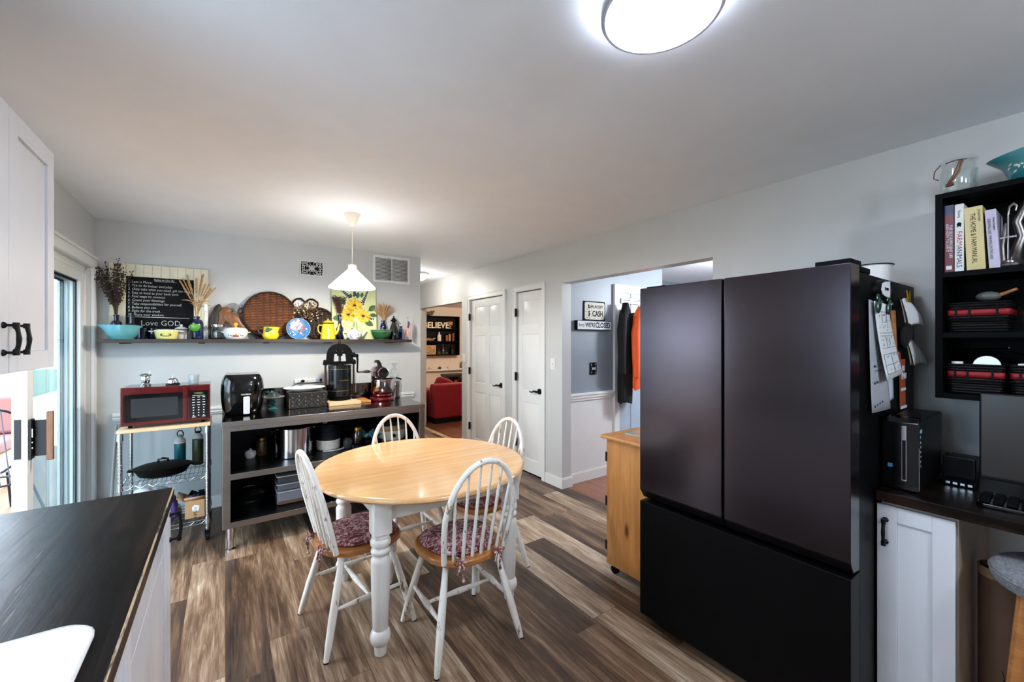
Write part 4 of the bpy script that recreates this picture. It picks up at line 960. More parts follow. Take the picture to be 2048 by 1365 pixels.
for k in range(12): a = PI*k/12; b.cyl((-.06*math.cos(a), 0, zc-.06*math.sin(a)), (.06*math.cos(a), 0, zc+.06*math.sin(a)), .0009, n=4)
b.obj('wire_mesh', m_wire, t); MB().cyl((0, 0, 0), (0, 0, zc-.06), .004, n=8).obj('handle', m_wire, t)
# ---- heart twig wreath with dried flowers
t = thing('heart_wreath', 'heart shaped black twig wreath with dried cream flowers hanging above the blue plate', 'wreath', (.645, 4.47, 1.70))
def heart(s, k): a = 2*PI*k/40; return (s*.0075*16*math.sin(a)**3, s*.0075*(13*math.cos(a)-5*math.cos(2*a)-2*math.cos(3*a)-math.cos(4*a)))
b = MB()
for i in range(3): b.tube([(heart(.92, k)[0]+.004*math.sin(k*2+i), -.006*i+.004*math.cos(k), .105+heart(.92, k)[1]+.004*math.cos(k*1.7+i*2)) for k in range(40)], .007, 7, closed=True)
b.obj('twig_heart', mat('black_twig', '#14100d', .7), t)
rg = random.Random(12); b = MB(); st = MB()
for k in range(170):
    x, z = rg.gauss(.005, .062), rg.gauss(.055, .04); x = max(-.13, min(.145, x)); b.mi = rg.choice([0, 1, 1, 2, 2]); r = rg.uniform(.004, .011); c = Vector((x, -.03-rg.random()*.03, z))
    if b.mi < 2: b.M = Matrix.Translation(c)@Matrix.Rotation(rg.uniform(-1, 1), 4, 'Y'); b.sphere((0, 0, 0), (r, r*.5, r*.8), 8, 5); b.M = Matrix()
    else: b.sphere(tuple(c), (r*.5, r*.5, r), 6, 4)
    st.tube([(x*.3, -.015, .03), tuple(c)], .0011, 4)
for x, z in ((.0, .12), (.062, .145), (.075, .135)):
    for k in range(8): a = 2*PI*k/8; b.mi = 0; b.sphere((x+.013*math.cos(a), -.058, z+.013*math.sin(a)), (.008, .003, .008), 6, 4)
    b.mi = 1; b.sphere((x, -.062, z), (.008, .004, .008), 8, 5)
b.obj('dried_flowers', [m_straw, mat('dried_brown_flower', '#7a5a3c', .8, var=.3), m_seed], t); st.obj('stems', m_twig, t)
# ---- yellow coffee pot
t = thing('coffee_pot', 'tall lemon yellow enamel coffee pot with black rim line', 'coffee pot', (.825, 4.33, SZ))
MB().lathe([(0, .003), (.066, 0), (.070, .006), (.066, .04), (.052, .145), (.050, .152), (.046, .152), (0, .15)], 40).obj('body', m_yel, t)
MB().lathe([(.050, .1525), (.053, .155), (.053, .160), (.050, .162)], 40).obj('rim', m_ink, t)
l = MB().lathe([(.050, .162), (.046, .172), (.02, .186), (.006, .19), (.008, .198), (.006, .203), (0, .204)], 32).obj('lid', m_yel, t)
MB().tube([(.055, 0, .05), (.078, 0, .062), (.092, 0, .09), (.097, 0, .125), (.108, 0, .155)], [.016, .014, .0105, .008, .007], 12).obj('spout', m_yel, t)
MB().tube([(-.048, .01, .135), (-.075, .015, .14), (-.088, .015, .12), (-.085, .015, .08), (-.06, .01, .05)], .006, 8).obj('handle', m_yel, t)
# ---- painting of sunflowers
t = thing('painting', 'sunflower painting on pale green canvas leaning on the wall behind the teapot', 'painting', (1.103, 4.405, SZ+.002), rot=(math.radians(-6.5), 0, 0))
PW, PH = .222, .57
MB().box(-PW, PW, 0, .02, 0, PH).obj('canvas', m_canvas, t, bevel=.002)
rg = random.Random(9); b = MB(); y = -.0008
def leaf(x, z, L_, wd, ang, mi, yy=y):
    b.mi = mi; c, s = math.cos(math.radians(ang)), math.sin(math.radians(ang)); P = []
    for k in range(14):
        f = k/7 if k <= 7 else (14-k)/7; w_ = wd*math.sin(PI*f)**.8*(1 if k <= 7 else -1); P.append((x+L_*f*c-w_*s, z+L_*f*s+w_*c))
    b.prism(P, yy-.0004, yy, 'y')
for (x, z, a, L_) in ((-.09, .36, 130, .10), (.14, .30, 40, .10), (-.10, .23, 190, .12), (.09, .20, -30, .11), (-.02, .12, 240, .05), (.15, .26, -5, .08), (.03, .43, 80, .07), (.07, .44, 75, .06), (-.03, .43, 100, .05)): leaf(x, z, L_, L_*.28, a, 1)
for (x, z, a, L_) in ((-.01, .20, -95, .18), (.01, .2, -85, .17), (.0, .2, -100, .15)): leaf(x, z, L_, .006, a, 2)
for (cx, cz, r) in ((.0, .355, .085), (-.065, .255, .08), (.085, .245, .075)):
    for k in range(17): a = 360*k/17+rg.uniform(-8, 8); leaf(cx, cz, r*rg.uniform(.9, 1.12), .017, a, 0 if k % 2 else 3, y-.0006-.0002*(k % 2))
    b.mi = 4; b.prism([(cx+.018*math.cos(2*PI*k/16), cz+.011*math.sin(2*PI*k/16)) for k in range(16)], y-.0016, y-.001, 'y')
def dots(x0, z0, x1, z1, n, wd):
    for k in range(n):
        f = k/(n-1)
        for s in (-1, 1):
            b.mi = 5; r = .006+.005*f; x = x0+(x1-x0)*f+s*wd*(.3+f*.7); z = z0+(z1-z0)*f+s*.004
            b.prism([(x+r*math.cos(2*PI*i/8), z+r*math.sin(2*PI*i/8)) for i in range(8)], y-.0005, y, 'y')
dots(-.17, .545, -.045, .44, 9, .006); dots(.145, .53, .075, .37, 9, .012); dots(.0, .53, .005, .46, 5, .009); dots(.19, .215, .13, .225, 4, .006)
b.obj('painted_sunflowers', [m_sunpet, m_leaf, mat('stem_green', '#86a35c', .7), mat('sunflower_deep_yellow', '#d8ab2c', .7), mat('seed_centre_brown', '#3a1d12', .7), m_navy], t)
# ---- blue and white teapot
t = thing('teapot', 'white teapot with blue flower decoration in front of the sunflower painting', 'teapot', (1.068, 4.32, SZ))
MB().lathe([(0, .004), (.045, 0), (.05, .006), (.068, .03), (.073, .052), (.064, .078), (.035, .092), (.03, .094), (0, .094)], 40).obj('body', m_porc, t)
l = MB().lathe([(.036, .094), (.03, .101), (.012, .107), (.005, .109), (.010, .116), (.007, .122), (0, .124)], 32).obj('lid', m_porc, t)
MB().tube([(.06, 0, .035), (.085, 0, .045), (.10, 0, .07), (.112, 0, .092), (.122, 0, .098)], [.015, .012, .009, .0075, .0065], 12).obj('spout', m_porc, t)
MB().tube([(-.06, 0, .078), (-.085, 0, .088), (-.104, 0, .075), (-.102, 0, .048), (-.085, 0, .026), (-.06, 0, .022)], .0055, 8).obj('handle', m_porc, t)
b = MB(); rg = random.Random(3)
for k in range(34):
    a = rg.uniform(PI*1.05, PI*1.95); z = rg.uniform(.02, .08); r = .073-.9*abs(z-.05)**1.3*1.6; r = min(r, .0725); s = rg.uniform(.004, .009)
    b.M = Matrix.Translation((r*math.cos(a), r*math.sin(a), z))@Matrix.Rotation(a+PI/2, 4, 'Z')@Matrix.Rotation(rg.uniform(0, 3), 4, 'Y'); b.sphere((0, 0, 0), (s*1.6, .0015, s*.5), 8, 4)
b.M = Matrix(); b.obj('blue_decoration', m_blueink, t)
# ---- dark green lantern bottle and the flag
t = thing('lantern_bottle', 'dark green glass bottle with a small pointed metal roof and side handle', 'bottle', (1.497, 4.385, SZ))
MB().lathe([(0, .003), (.052, .001), (.055, .01), (.054, .07), (.044, .11), (.024, .17), (.018, .20), (.016, .20)], 28).obj('glass_body', m_green_gl, t)
MB().lathe([(.04, .198), (.022, .218), (.012, .235), (.006, .24), (.009, .248), (.004, .256), (0, .258)], 24).obj('roof', m_black, t)
MB().tube([(.02, -.01, .185), (.045, -.012, .165), (.062, -.012, .12), (.058, -.01, .08)], .003, 6).obj('handle', m_black, t)
t = thing('flag', 'small stars and stripes flag on a stick leaning at the right end of the shelf', 'flag', (1.606, 4.33, SZ+.001), rot=(0, math.radians(7), 0))
MB().cyl((0, 0, 0), (0, 0, .235), .0022, n=8).sphere((0, 0, .24), .0055, 8, 6).obj('stick', m_gold, t)
b = MB(); n = 13
for k in range(n):
    x0, x1 = .002+.058*0, .002; b.mi = k % 2
    P = lambda f, g: (.003+.040*g+.012*f*g, -.004*math.sin(f*9+g*4)-.003, .205-.165*f+-.03*g)
    b.grid(lambda u, v, k=k: P(v, (k+u)/n), 1, 12)
b.obj('stripes', [m_redd, m_paper], t, solid=.0008)
MB().grid(lambda u, v: (lambda p: (p[0], p[1]-.0012, p[2]))(P(v*.42, u*.54)), 5, 6).obj('canton', m_blued, t, solid=.0006)
b = MB()
for i in range(3):
    for j in range(5): p = P(.05+j*.08, .08+i*.17); b.sphere((p[0], p[1]-.0022, p[2]), .0016, 6, 4)
b.obj('stars', m_paper, t)
# ---- on the wall
t = thing('vent_cover', 'white filigree scroll vent cover on the back wall', 'vent cover', (.706, 4.5, 2.197))
w2, h2 = .106, .072
b = MB(); b.box(-w2, w2, -.012, -.001, h2-.008, h2).box(-w2, w2, -.012, -.001, -h2, -h2+.008).box(-w2, -w2+.008, -.012, -.001, -h2+.008, h2-.008).box(w2-.008, w2, -.012, -.001, -h2+.008, h2-.008)
b.obj('frame', m_white, t, bevel=.001); MB().box(-w2+.002, w2-.002, -.003, -.0008, -h2+.002, h2-.002).obj('dark_backing', m_ink, t)
b = MB()
for sx in (-1, 1):
    for sz in (-1, 1):
        for (cx, cz, r, a0, a1) in ((.03, .0, .022, 20, 340), (.062, .034, .022, -60, 220), (.062, .034, .012, 0, 300), (.03, .047, .014, -90, 200), (.012, .022, .012, 0, 360), (.078, .012, .013, 40, 330), (.05, .0, .034, -50, 60), (.088, .052, .010, 90, 400)):
            P_ = [(sx*x, -.009, sz*z) for x, z in arc(cx, cz, r, a0, a1, 14)]; b.tube(P_, .0026, 5)
for k in range(-2, 3): b.cyl((-.02+k*.010, -.009, -.022), (.02+k*.010, -.009, .022), .0018, n=5); b.cyl((.02+k*.010, -.009, -.022), (-.02+k*.010, -.009, .022), .0018, n=5)
b.obj('scrollwork', m_white, t)
t = thing('return_grille', 'white louvred return air grille high on the back wall', 'vent cover', (1.511, 4.5, 2.262))
w2, h2 = .207, .148
b = MB(); b.box(-w2, w2, -.012, -.001, h2-.026, h2).box(-w2, w2, -.012, -.001, -h2, -h2+.026).box(-w2, -w2+.026, -.012, -.001, -h2+.026, h2-.026).box(w2-.026, w2, -.012, -.001, -h2+.026, h2-.026).box(-.004, .004, -.012, -.001, -h2+.026, h2-.026)
b.obj('frame', m_white, t, bevel=.001); MB().box(-w2+.004, w2-.004, -.0025, -.0008, -h2+.004, h2-.004).obj('dark_backing', mat('grille_shadow_grey', '#2c2826', .8), t)
b = MB()
for k in range(17):
    z = -h2+.034+k*(2*h2-.068)/16
    for x0, x1 in ((-w2+.026, -.004), (.004, w2-.026)): b.add([(x0, -.011, z-.0045), (x1, -.011, z-.0045), (x1, -.004, z+.0045), (x0, -.004, z+.0045)], [(0, 1, 2, 3)])
b.obj('louvres', m_white, t, solid=.0012)
def plate_on_wall(nm, label, loc, rz, kind='switch', m=None):
    t = thing(nm, label, 'wall plate', loc, rz=rz); m = m or m_white
    MB().prism(rrect(-.036, .036, -.058, .058, .005, 3), -.006, 0, 'y').obj('plate', m, t, bevel=.0015)
    if kind == 'switch': MB().box(-.005, .005, -.016, -.006, -.011, .011).obj('toggle', m, t, bevel=.001)
    else:
        for z in (-.02, .02):
            o = MB().prism(rrect(-.016, .016, z-.013, z+.013, .005, 3), -.008, -.006, 'y').obj('socket', m, t)
            MB().box(-.007, -.005, -.0086, -.008, z-.005, z+.005).box(.005, .007, -.0086, -.008, z-.005, z+.005).obj('slots', m_ink, o)
    for z in (-.042, .042): MB().cyl((0, -.007, z), (0, -.006, z), .003, n=8).obj('screw', m_chrome, t)
    return t
plate_on_wall('light_switch', 'white light switch on the wall between white doors and mudroom opening', (XR, 3.215, 1.24), -PI/2)
plate_on_wall('light_switch', 'white light switch between the living room opening and the far white door', (XR, 5.12, 1.24), -PI/2)
# ================================================================== ON THE STEEL WORKTABLE
TZ = .9105
# ---- air fryer
t = thing('air_fryer', 'glossy black air fryer with a light grey handle, left end of the steel worktable', 'air fryer', (.112, 3.88, TZ))
b = MB(); n = 48; vs = []; fs = []
for z, k in ((.0, .80), (.006, .86), (.05, .94), (.11, .985), (.17, 1.0), (.22, .985), (.262, .94), (.290, .86), (.302, .80), (.306, .70)):
    for i in range(n):
        a = 2*PI*i/n; c, s = math.cos(a), math.sin(a); vs.append((.143*k*math.copysign(abs(c)**.55, c), .15*k*math.copysign(abs(s)**.6, s), z))
for j in range(9): fs += [(j*n+i, j*n+(i+1) % n, (j+1)*n+(i+1) % n, (j+1)*n+i) for i in range(n)]
fs.append(tuple(range(n-1, -1, -1))); fs.append(tuple(9*n+i for i in range(n)))
b.add(vs, fs).obj('body', m_gloss, t, ang=50)
MB().prism(rrect(-.110, .110, -.11, .11, .03, 5), .3062, .309).obj('top_plate', mat('grey_top_plate', '#8d8f92', .3), t, bevel=.001)
b = MB().prism(rrect(.0, .042, .01, .142, .009, 4), -.178, -.158, 'y'); b.box(.01, .032, -.158, -.13, .05, .12); b.obj('handle', mat('light_grey_plastic', '#c9cacc', .35), t, bevel=.004)
text('GOURMIA', .014, m_paper, t, (.018, -.1515, .157), name='logo_lettering'); text('88', .014, mat('dim_display', '#3a5560', .4), t, (.04, -.1525, .19), name='display_digits')
# ---- cake stand and teal bowl
t = thing('cake_stand', 'cream plate on a turned teal pedestal, right of the air fryer', 'cake stand', (.325, 3.93, TZ))
MB().lathe([(0, 0), (.045, 0), (.046, .005), (.02, .012), (.012, .02), (.02, .032), (.010, .042), (.026, .055), (.012, .072), (.016, .08), (.03, .085), (0, .085)], 28).obj('pedestal', mat('teal_glaze', '#2b6a6b', .2, **{'Coat Weight': .4}), t)
MB().lathe([(0, .0852), (.04, .0852), (.082, .100), (.086, .104), (.08, .105), (.04, .091), (0, .09)], 40).obj('plate', m_cream_e, t)
t = thing('candy_dish', 'dark teal pressed glass dish with a scalloped rim on the cake stand', 'bowl', (.322, 3.93, TZ+.0905))
b = MB().lathe([(0, .001), (.045, .0), (.05, .008), (.054, .048), (.058, .054), (.053, .055), (.046, .01), (0, .008)], 48)
b.v = [Vector((v.x*(1+.04*math.cos(12*math.atan2(v.y, v.x))*(v.z > .03)), v.y*(1+.04*math.cos(12*math.atan2(v.y, v.x))*(v.z > .03)), v.z+.003*math.cos(12*math.atan2(v.y, v.x))*(v.z > .045))) for v in b.v]
b.obj('dish', m_tealgl, t)
# ---- studded leather box and platter
t = thing('storage_box', 'dark leather box with rows of silver studs under the white platter', 'box', (.578, 3.93, TZ))
MB().box(-.145, .145, -.10, .10, 0, .125).obj('body', m_leather, t, bevel=.004)
MB().box(-.148, .148, -.103, .103, .095, .132).obj('lid', m_leather, t, bevel=.004)
b = MB(); ln = MB()
for i in range(6):
    for j in range(3):
        x, z = -.12+i*.048, .025+j*.033+(.012 if i % 2 else 0)
        if z < .125: b.sphere((x, -.1037 if z > .09 else -.101, z), (.0045, .003, .0045), 10, 6)
for s in (-1, 1):
    for j in range(5): y0 = -.1005; ln.bars((-.14+j*.055, y0, .01 if s > 0 else .088), (-.14+(j+1)*.055, y0, .088 if s > 0 else .01), .0008, .0012)
b.obj('studs', m_chrome, t); ln.obj('tooled_lines', mat('tooled_line', '#6d6450', .5), t); MB().box(-.1465, -.143, -.1025, -.100, .005, .085).obj('corner_edging', m_gold, t)
t = thing('platter', 'large oval white platter lying on the studded leather box', 'platter', (.562, 3.93, TZ+.133))
MB().lathe([(0, .0), (.09, .0), (.15, .022), (.166, .032), (.163, .035), (.14, .026), (.09, .006), (0, .005)], 56, sx=1, sy=.75).obj('dish', m_porc, t)
# ---- power strip with plug and lead on the wall
t = thing('power_strip', 'white power strip with switch fixed to the back wall above the platter', 'power strip', (.70, 4.5, 1.085))
b = MB().box(-.15, .12, -.03, -.001, -.019, .019).obj('housing', m_white, t, bevel=.003)
for k in range(5):
    x = -.125+k*.043; o = MB()
    for z in (-.006, .006): o.box(x-.004, x+.004, -.0308, -.03, z-.001, z+.001)
    o.sphere((x+.010, -.03, 0), (.003, .001, .003), 8, 4).obj('socket', m_ink, t)
MB().box(.075, .095, -.034, -.0302, -.014, .014).obj('switch', mat('dark_red_switch', '#3a0d0d', .4), t, bevel=.001)
t = thing('appliance_cord', 'black plug and lead running down from the white power strip', 'cord', (.62, 4.46, 1.085))
MB().sphere((0, -.01, 0), (.018, .014, .014), 14, 8).obj('plug', m_plastic, t)
MB().tube([(-.01, -.015, -.004), (-.05, -.03, -.02), (-.12, -.04, -.05), (-.17, -.06, -.09), (-.20, -.10, -.14), (-.205, -.2, -.171)], .0035, 6).obj('lead', m_plastic, t)
# ---- cast iron lard press
t = thing('sausage_stuffer', 'tall antique black cast iron sausage press with gold bands and a side crank', 'press', (.862, 4.0, TZ+.028))
MB().lathe([(0, .0), (.095, .0), (.095, .012), (.088, .018), (.088, .03), (0, .03)], 36).obj('base', m_iron, t)
MB().lathe([(0, .031), (.089, .031), (.1, .036), (.1, .305), (.103, .308), (.103, .316), (.098, .316), (.094, .30), (0, .30)], 44).obj('cylinder', mat('black_tin', '#0d1216', .22, .4, **{'Coat Weight': .4}), t)
for z in (.085, .28): MB().lathe([(.1002, z), (.1012, z+.001), (.1012, z+.003), (.1002, z+.004)], 44).obj('gold_band', m_gold, t)
text('ENTERPRISE', .017, m_gold, t, (.014, -.1045, .18), name='gold_lettering', sx=.8)
MB().sphere((.015, -.099, .062), (.014, .006, .014), 14, 8).obj('outlet_plug', m_iron, t)
for s in (-1, 1):
    MB().cyl((s*.122, 0, .0), (s*.122, 0, .322), .0095, n=14).obj('side_rod', mat('worn_bronze_rod', '#4a3322', .35, .8), t)
    MB().box(s*.122-.014, s*.122+.014, -.03, .03, 0, .02).lathe([(0, .320), (.019, .320), (.022, .328), (.019, .356), (.012, .366), (0, .366)], 16, (s*.122, 0, 0)).obj('rod_nut', m_iron, t)
def frame_with_holes():
    b = MB(); P = []                                       # arch as a swept band, so the two openings are real
    def band(pts, wd, th):
        P = [Vector((x, z)) for x, z in pts]; o, q = [], []
        for _ in range(2): P = [P[0]]+[w_ for a_, c_ in zip(P, P[1:]) for w_ in (a_*.75+c_*.25, a_*.25+c_*.75)]+[P[-1]]
        for k, p in enumerate(P):
            d = (P[min(k+1, len(P)-1)]-P[max(k-1, 0)]).normalized(); n = Vector((-d.y, d.x))*wd/2; o.append(tuple(p+n)); q.append(tuple(p-n))
        b.prism(o+q[::-1], -th/2, th/2, 'y')
    band([(-.086, .33), (-.082, .40), (-.072, .445), (-.045, .475), (-.015, .484), (.015, .484), (.045, .475), (.072, .445), (.084, .40), (.088, .33)], .060, .034)
    b.box(-.138, .138, -.022, .022, .322, .350); b.cyl((.09, 0, .41), (.134, 0, .41), .019, n=16); b.box(-.019, .019, -.024, .024, .40, .50)
    b.bars((-.07, 0, .43), (.07, 0, .43), .02, .022)
    return b
frame_with_holes().obj('frame', m_iron, t)
b = MB().cyl((0, 0, .31), (0, 0, .535), .0105, n=14)
for k in range(26): z = .325+.008*k; b.lathe([(.0105, 0), (.0125, .003), (.0105, .006)], 14, (0, 0, z))
b.lathe([(0, .5352), (.014, .5352), (.016, .541), (.009, .547), (0, .549)], 14); b.obj('screw', mat('oiled_steel', '#5b5855', .3, 1), t)
MB().lathe([(0, .303), (.03, .303), (.028, .31), (.014, .316), (0, .316)], 20).obj('plate', m_iron, t)
MB().tube([(.145, -.02, .40), (.150, -.03, .37), (.148, -.035, .30), (.146, -.035, .26), (.152, -.035, .245)], [.013, .010, .008, .008, .010], 10).cyl((.12, 0, .40), (.152, -.03, .40), .016, n=14).obj('crank', m_iron, t)
MB().tube([(.152, -.035, .245), (.19, -.035, .247), (.215, -.035, .248), (.245, -.035, .248), (.262, -.035, .247), (.268, -.035, .246)], [.007, .007, .013, .015, .011, .004], 12).obj('crank_handle', m_darkwood, t)
b = MB().cyl((.14, .0, .02), (.14, 0, .24), .002, n=6).cyl((.14, 0, .055), (.14, 0, .125), .013, n=14); b.obj('weight', mat('dull_steel', '#8b8b8a', .3, 1), t)
b = MB().box(.12, .16, -.02, .02, .035, .048); b.obj('foot_bracket', m_iron, t)
# ---- cutting boards
def slab(nm, label, cat, x0, x1, y0, y1, z0, z1, m, group=None, rz=0, bev=.002):
    cx, cy = (x0+x1)/2, (y0+y1)/2
    o = MB().box(x0-cx, x1-cx, y0-cy, y1-cy, 0, z1-z0).obj(nm, m, None, (cx, cy, z0), (0, 0, rz), bevel=bev); return tag(o, label, cat, group)
slab('cutting_board', 'thick pale butcher block board under the black press', 'cutting board', .735, 1.00, 3.80, 4.12, TZ+.0002, TZ+.0275, m_maple, 'wooden cutting boards on the worktable')
slab('cutting_board', 'thin brown wooden board between the press and the red mixer', 'cutting board', 1.003, 1.105, 3.86, 4.10, TZ+.0002, TZ+.018, m_pine, 'wooden cutting boards on the worktable')
# ---- stand mixer, seen from the front of its head
t = thing('stand_mixer', 'red stand mixer with black lever and polished steel bowl', 'mixer', (1.235, 3.94, TZ))
MB().lathe([(0, 0), (.108, 0), (.112, .012), (.104, .03), (.085, .04), (0, .042)], 44, sx=1.05, sy=.95).obj('base', m_redmet, t)
MB().lathe([(0, .0425), (.088, .0425), (.092, .05), (.09, .062), (.094, .068), (0, .068)], 44).obj('turntable', m_redmet, t)
MB().lathe([(0, .069), (.075, .069), (.088, .08), (.105, .14), (.113, .195), (.117, .197), (.117, .202), (.110, .202), (.10, .14), (.07, .075), (0, .074)], 56, (.01, 0, 0)).obj('bowl', m_chrome, t)
b = MB(); b.tube([(-.03, .125, .06), (-.03, .128, .15), (-.03, .115, .23), (-.03, .07, .262)], [.045, .038, .042, .05], 20); b.obj('neck', m_redmet, t)
b = MB(); b.M = Matrix.Translation((-.03, 0, .265))@Matrix.Rotation(PI/2, 4, 'X'); b.lathe([(0, -.15), (.03, -.145), (.058, -.10), (.062, 0), (.060, .075), (0, .075)], 36, sx=.95); b.obj('motor_head', mat('black_red_shell', '#2a0608', .25, **{'Coat Weight': .5}), t)
b = MB(); b.M = Matrix.Translation((-.018, -.076, .265))@Matrix.Rotation(PI/2, 4, 'X'); b.lathe([(0, .014), (.036, .014), (.04, .008), (.047, .014), (.052, .012), (.054, .0), (0, 0)], 36); b.obj('front_cap', m_chrome, t)
b = MB(); b.M = Matrix.Translation((-.018, -.076, .265))@Matrix.Rotation(PI/2, 4, 'X'); b.lathe([(.037, .0145), (.041, .0095), (.046, .0145), (.046, .008), (.037, .008)], 36); b.obj('cap_ring', m_ink, t)
MB().tube([(-.03, -.02, .31), (-.035, -.02, .345), (-.048, -.02, .37), (-.07, -.02, .374), (-.082, -.02, .362)], [.024, .020, .017, .012, .005], 12).obj('tilt_lever', m_plastic, t)
b = MB().cyl((-.02, -.03, .19), (-.02, -.03, .23), .014, n=14).tube([(-.02, -.03, .19), (-.05, -.03, .17), (-.05, -.03, .13), (-.02, -.03, .105), (.01, -.03, .13), (.01, -.03, .17), (-.02, -.03, .19)], .005, 6); b.obj('beater', m_chrome, t)
# ---- tall clear glass decanter behind the mixer
t = thing('glass_decanter', 'tall clear glass drink jar with knobbed lid behind the mixer', 'glass jar', (1.388, 4.045, TZ))
MB().lathe([(0, .003), (.05, .001), (.062, .01), (.070, .06), (.074, .12), (.066, .17), (.045, .20), (.05, .21), (.047, .21), (.062, .168), (.07, .12), (.066, .06), (.058, .014), (0, .008)], 36).obj('glass_body', m_clear, t)
MB().lathe([(.048, .211), (.058, .235), (.05, .27), (.02, .295), (.014, .31), (.03, .335), (.045, .34), (.04, .342), (.0, .338)], 32).obj('lid', m_clear, t)
MB().tube([(-.02, -.072, .19), (-.01, -.078, .20), (.02, -.076, .195), (.045, -.06, .185)], .008, 8).obj('metal_clip', m_darkgrey, t)
# ================================================================== MIDDLE SHELF OF THE WORKTABLE
MZ = .5395
t = thing('stock_pot', 'tall polished steel stock pot with side handles on the middle shelf', 'pot', (.462, 3.80, MZ))
MB().lathe([(0, .002), (.132, 0), (.138, .006), (.138, .225), (.143, .228), (.143, .232), (.134, .232), (.132, .01), (0, .008)], 56).obj('body', m_chrome, t)
l = MB().lathe([(.144, .2325), (.146, .236), (.12, .25), (.05, .262), (.0, .264)], 48).obj('lid', m_chrome, t); MB().lathe([(0, .264), (.012, .265), (.012, .275), (.022, .28), (.02, .288), (0, .29)], 20).obj('knob', m_plastic, l)
for s in (-1, 1): MB().tube([(s*.138, -.035, .20), (s*.165, -.03, .205), (s*.172, 0, .206), (s*.165, .03, .205), (s*.138, .035, .20)], .005, 8).obj('handle', m_chrome, t)
t = thing('ceramic_crock', 'white crock wrapped in a dark blue ribbed sleeve, right of the stock pot', 'crock', (.735, 3.85, MZ))
MB().lathe([(0, .001), (.085, 0), (.095, .01), (.098, .08), (.094, .085), (0, .085)], 40).obj('crock', m_cream_e, t)
pr = [(0, .0852), (.09, .0852)]
for k in range(9): pr += [(.094, .09+k*.014), (.090, .097+k*.014)]
MB().lathe(pr+[(.08, .225), (.05, .24), (0, .243)], 40).obj('sleeve', mat('dark_navy_ribbed', '#10141f', .4), t)
b = MB()
for k in range(3): b.tube([(-.05+.012*k, -.06, .232), (-.04+.012*k, -.062, .25), (-.03+.012*k, -.05, .262)], .003, 6)
b.obj('clips', m_chrome, t)
MB().tube([(-.06, -.10, .006), (.0, -.125, .006), (.06, -.115, .006), (.11, -.08, .006), (.12, -.03, .006)], .005, 8).obj('cord', m_paper, t)
for k, (x, h, r, lb) in enumerate(((.885, .10, .04, 'squat clear jar with a dark lid, between crock and tall jar'), (.965, .17, .042, 'tall dark spice jar with a metal cap on the middle shelf'))):
    t = thing('storage_jar', lb, 'jar', (x, 3.78, MZ), group='jars on the middle shelf of the worktable')
    MB().lathe([(0, .002), (r*.9, 0), (r, .006), (r, h*.7), (r*.7, h*.82), (r*.7, h*.86), (0, h*.86)], 28).obj('glass_body', mat('dark_jar_glass', '#2e1c16' if k else '#3a3c3a', .08, **{'Coat Weight': .6}), t)
    MB().lathe([(0, h*.862), (r*.76, h*.862), (r*.76, h), (0, h+.003)], 28).obj('lid', m_gold if k else m_darkgrey, t)
t = thing('glass_cup', 'small blue tinted glass standing at the shelf front under the jars', 'cup', (.905, 3.64, MZ)); MB().lathe([(0, .003), (.026, 0), (.028, .008), (.032, .055), (.029, .055), (.025, .01), (0, .008)], 24).obj('glass_body', m_deepblue, t)
t = thing('baking_trays', 'stack of dark baking trays with a teal cloth folded over them', 'baking trays', (1.085, 3.86, MZ))
for k in range(3): MB().prism(rrect(-.075, .075, -.17, .17, .015, 3), .002+k*.02, .017+k*.02).obj('tray', m_darksteel, t, bevel=.004)
b = MB(); b.grid(lambda u, v: (-.07+.14*u, -.15+.2*v, .085+.02*math.sin(u*9)*math.cos(v*6)+.01*math.sin(v*14)), 18, 18); b.obj('cloth', mat('teal_cloth', '#4f8f92', .8), t, solid=.006)
t = thing('slow_cooker', 'cream slow cooker with a brown floral band and dark dial', 'slow cooker', (1.29, 3.86, MZ))
MB().lathe([(0, .004), (.10, 0), (.125, .015), (.138, .06), (.138, .10), (0, .10)], 44, sx=1, sy=.8).obj('body', m_cream_e, t)
MB().lathe([(.1385, .1005), (.139, .105), (.139, .14), (.137, .146), (0, .146)], 44, sx=1, sy=.8).obj('floral_band', m_tanflo, t)
MB().lathe([(.14, .1465), (.142, .152), (.11, .175), (.04, .188), (0, .19)], 44, sx=1, sy=.8).obj('lid', m_clear, t)
MB().cyl((-.01, -.1085, .06), (-.01, -.125, .06), .017, n=20).obj('dial', m_plastic, t)
t = thing('small_pot', 'little white lidded pot in the dark left end of the middle shelf', 'pot', (.165, 3.90, MZ)); MB().lathe([(0, .001), (.03, 0), (.042, .025), (.038, .05), (.012, .062), (.006, .066), (.008, .074), (0, .076)], 24).obj('pot', m_porc, t)
t = thing('storage_jar', 'amber glass jar beside the little white pot on the middle shelf', 'jar', (.245, 3.94, MZ)); MB().lathe([(0, .002), (.036, 0), (.04, .01), (.04, .11), (.032, .125), (0, .125)], 24).obj('glass_body', mat('amber_glass_jar', '#4b3c1c', .1, **{'Coat Weight': .6}), t); MB().lathe([(0, .1255), (.035, .1255), (.035, .142), (0, .143)], 24).obj('lid', m_gold, t)
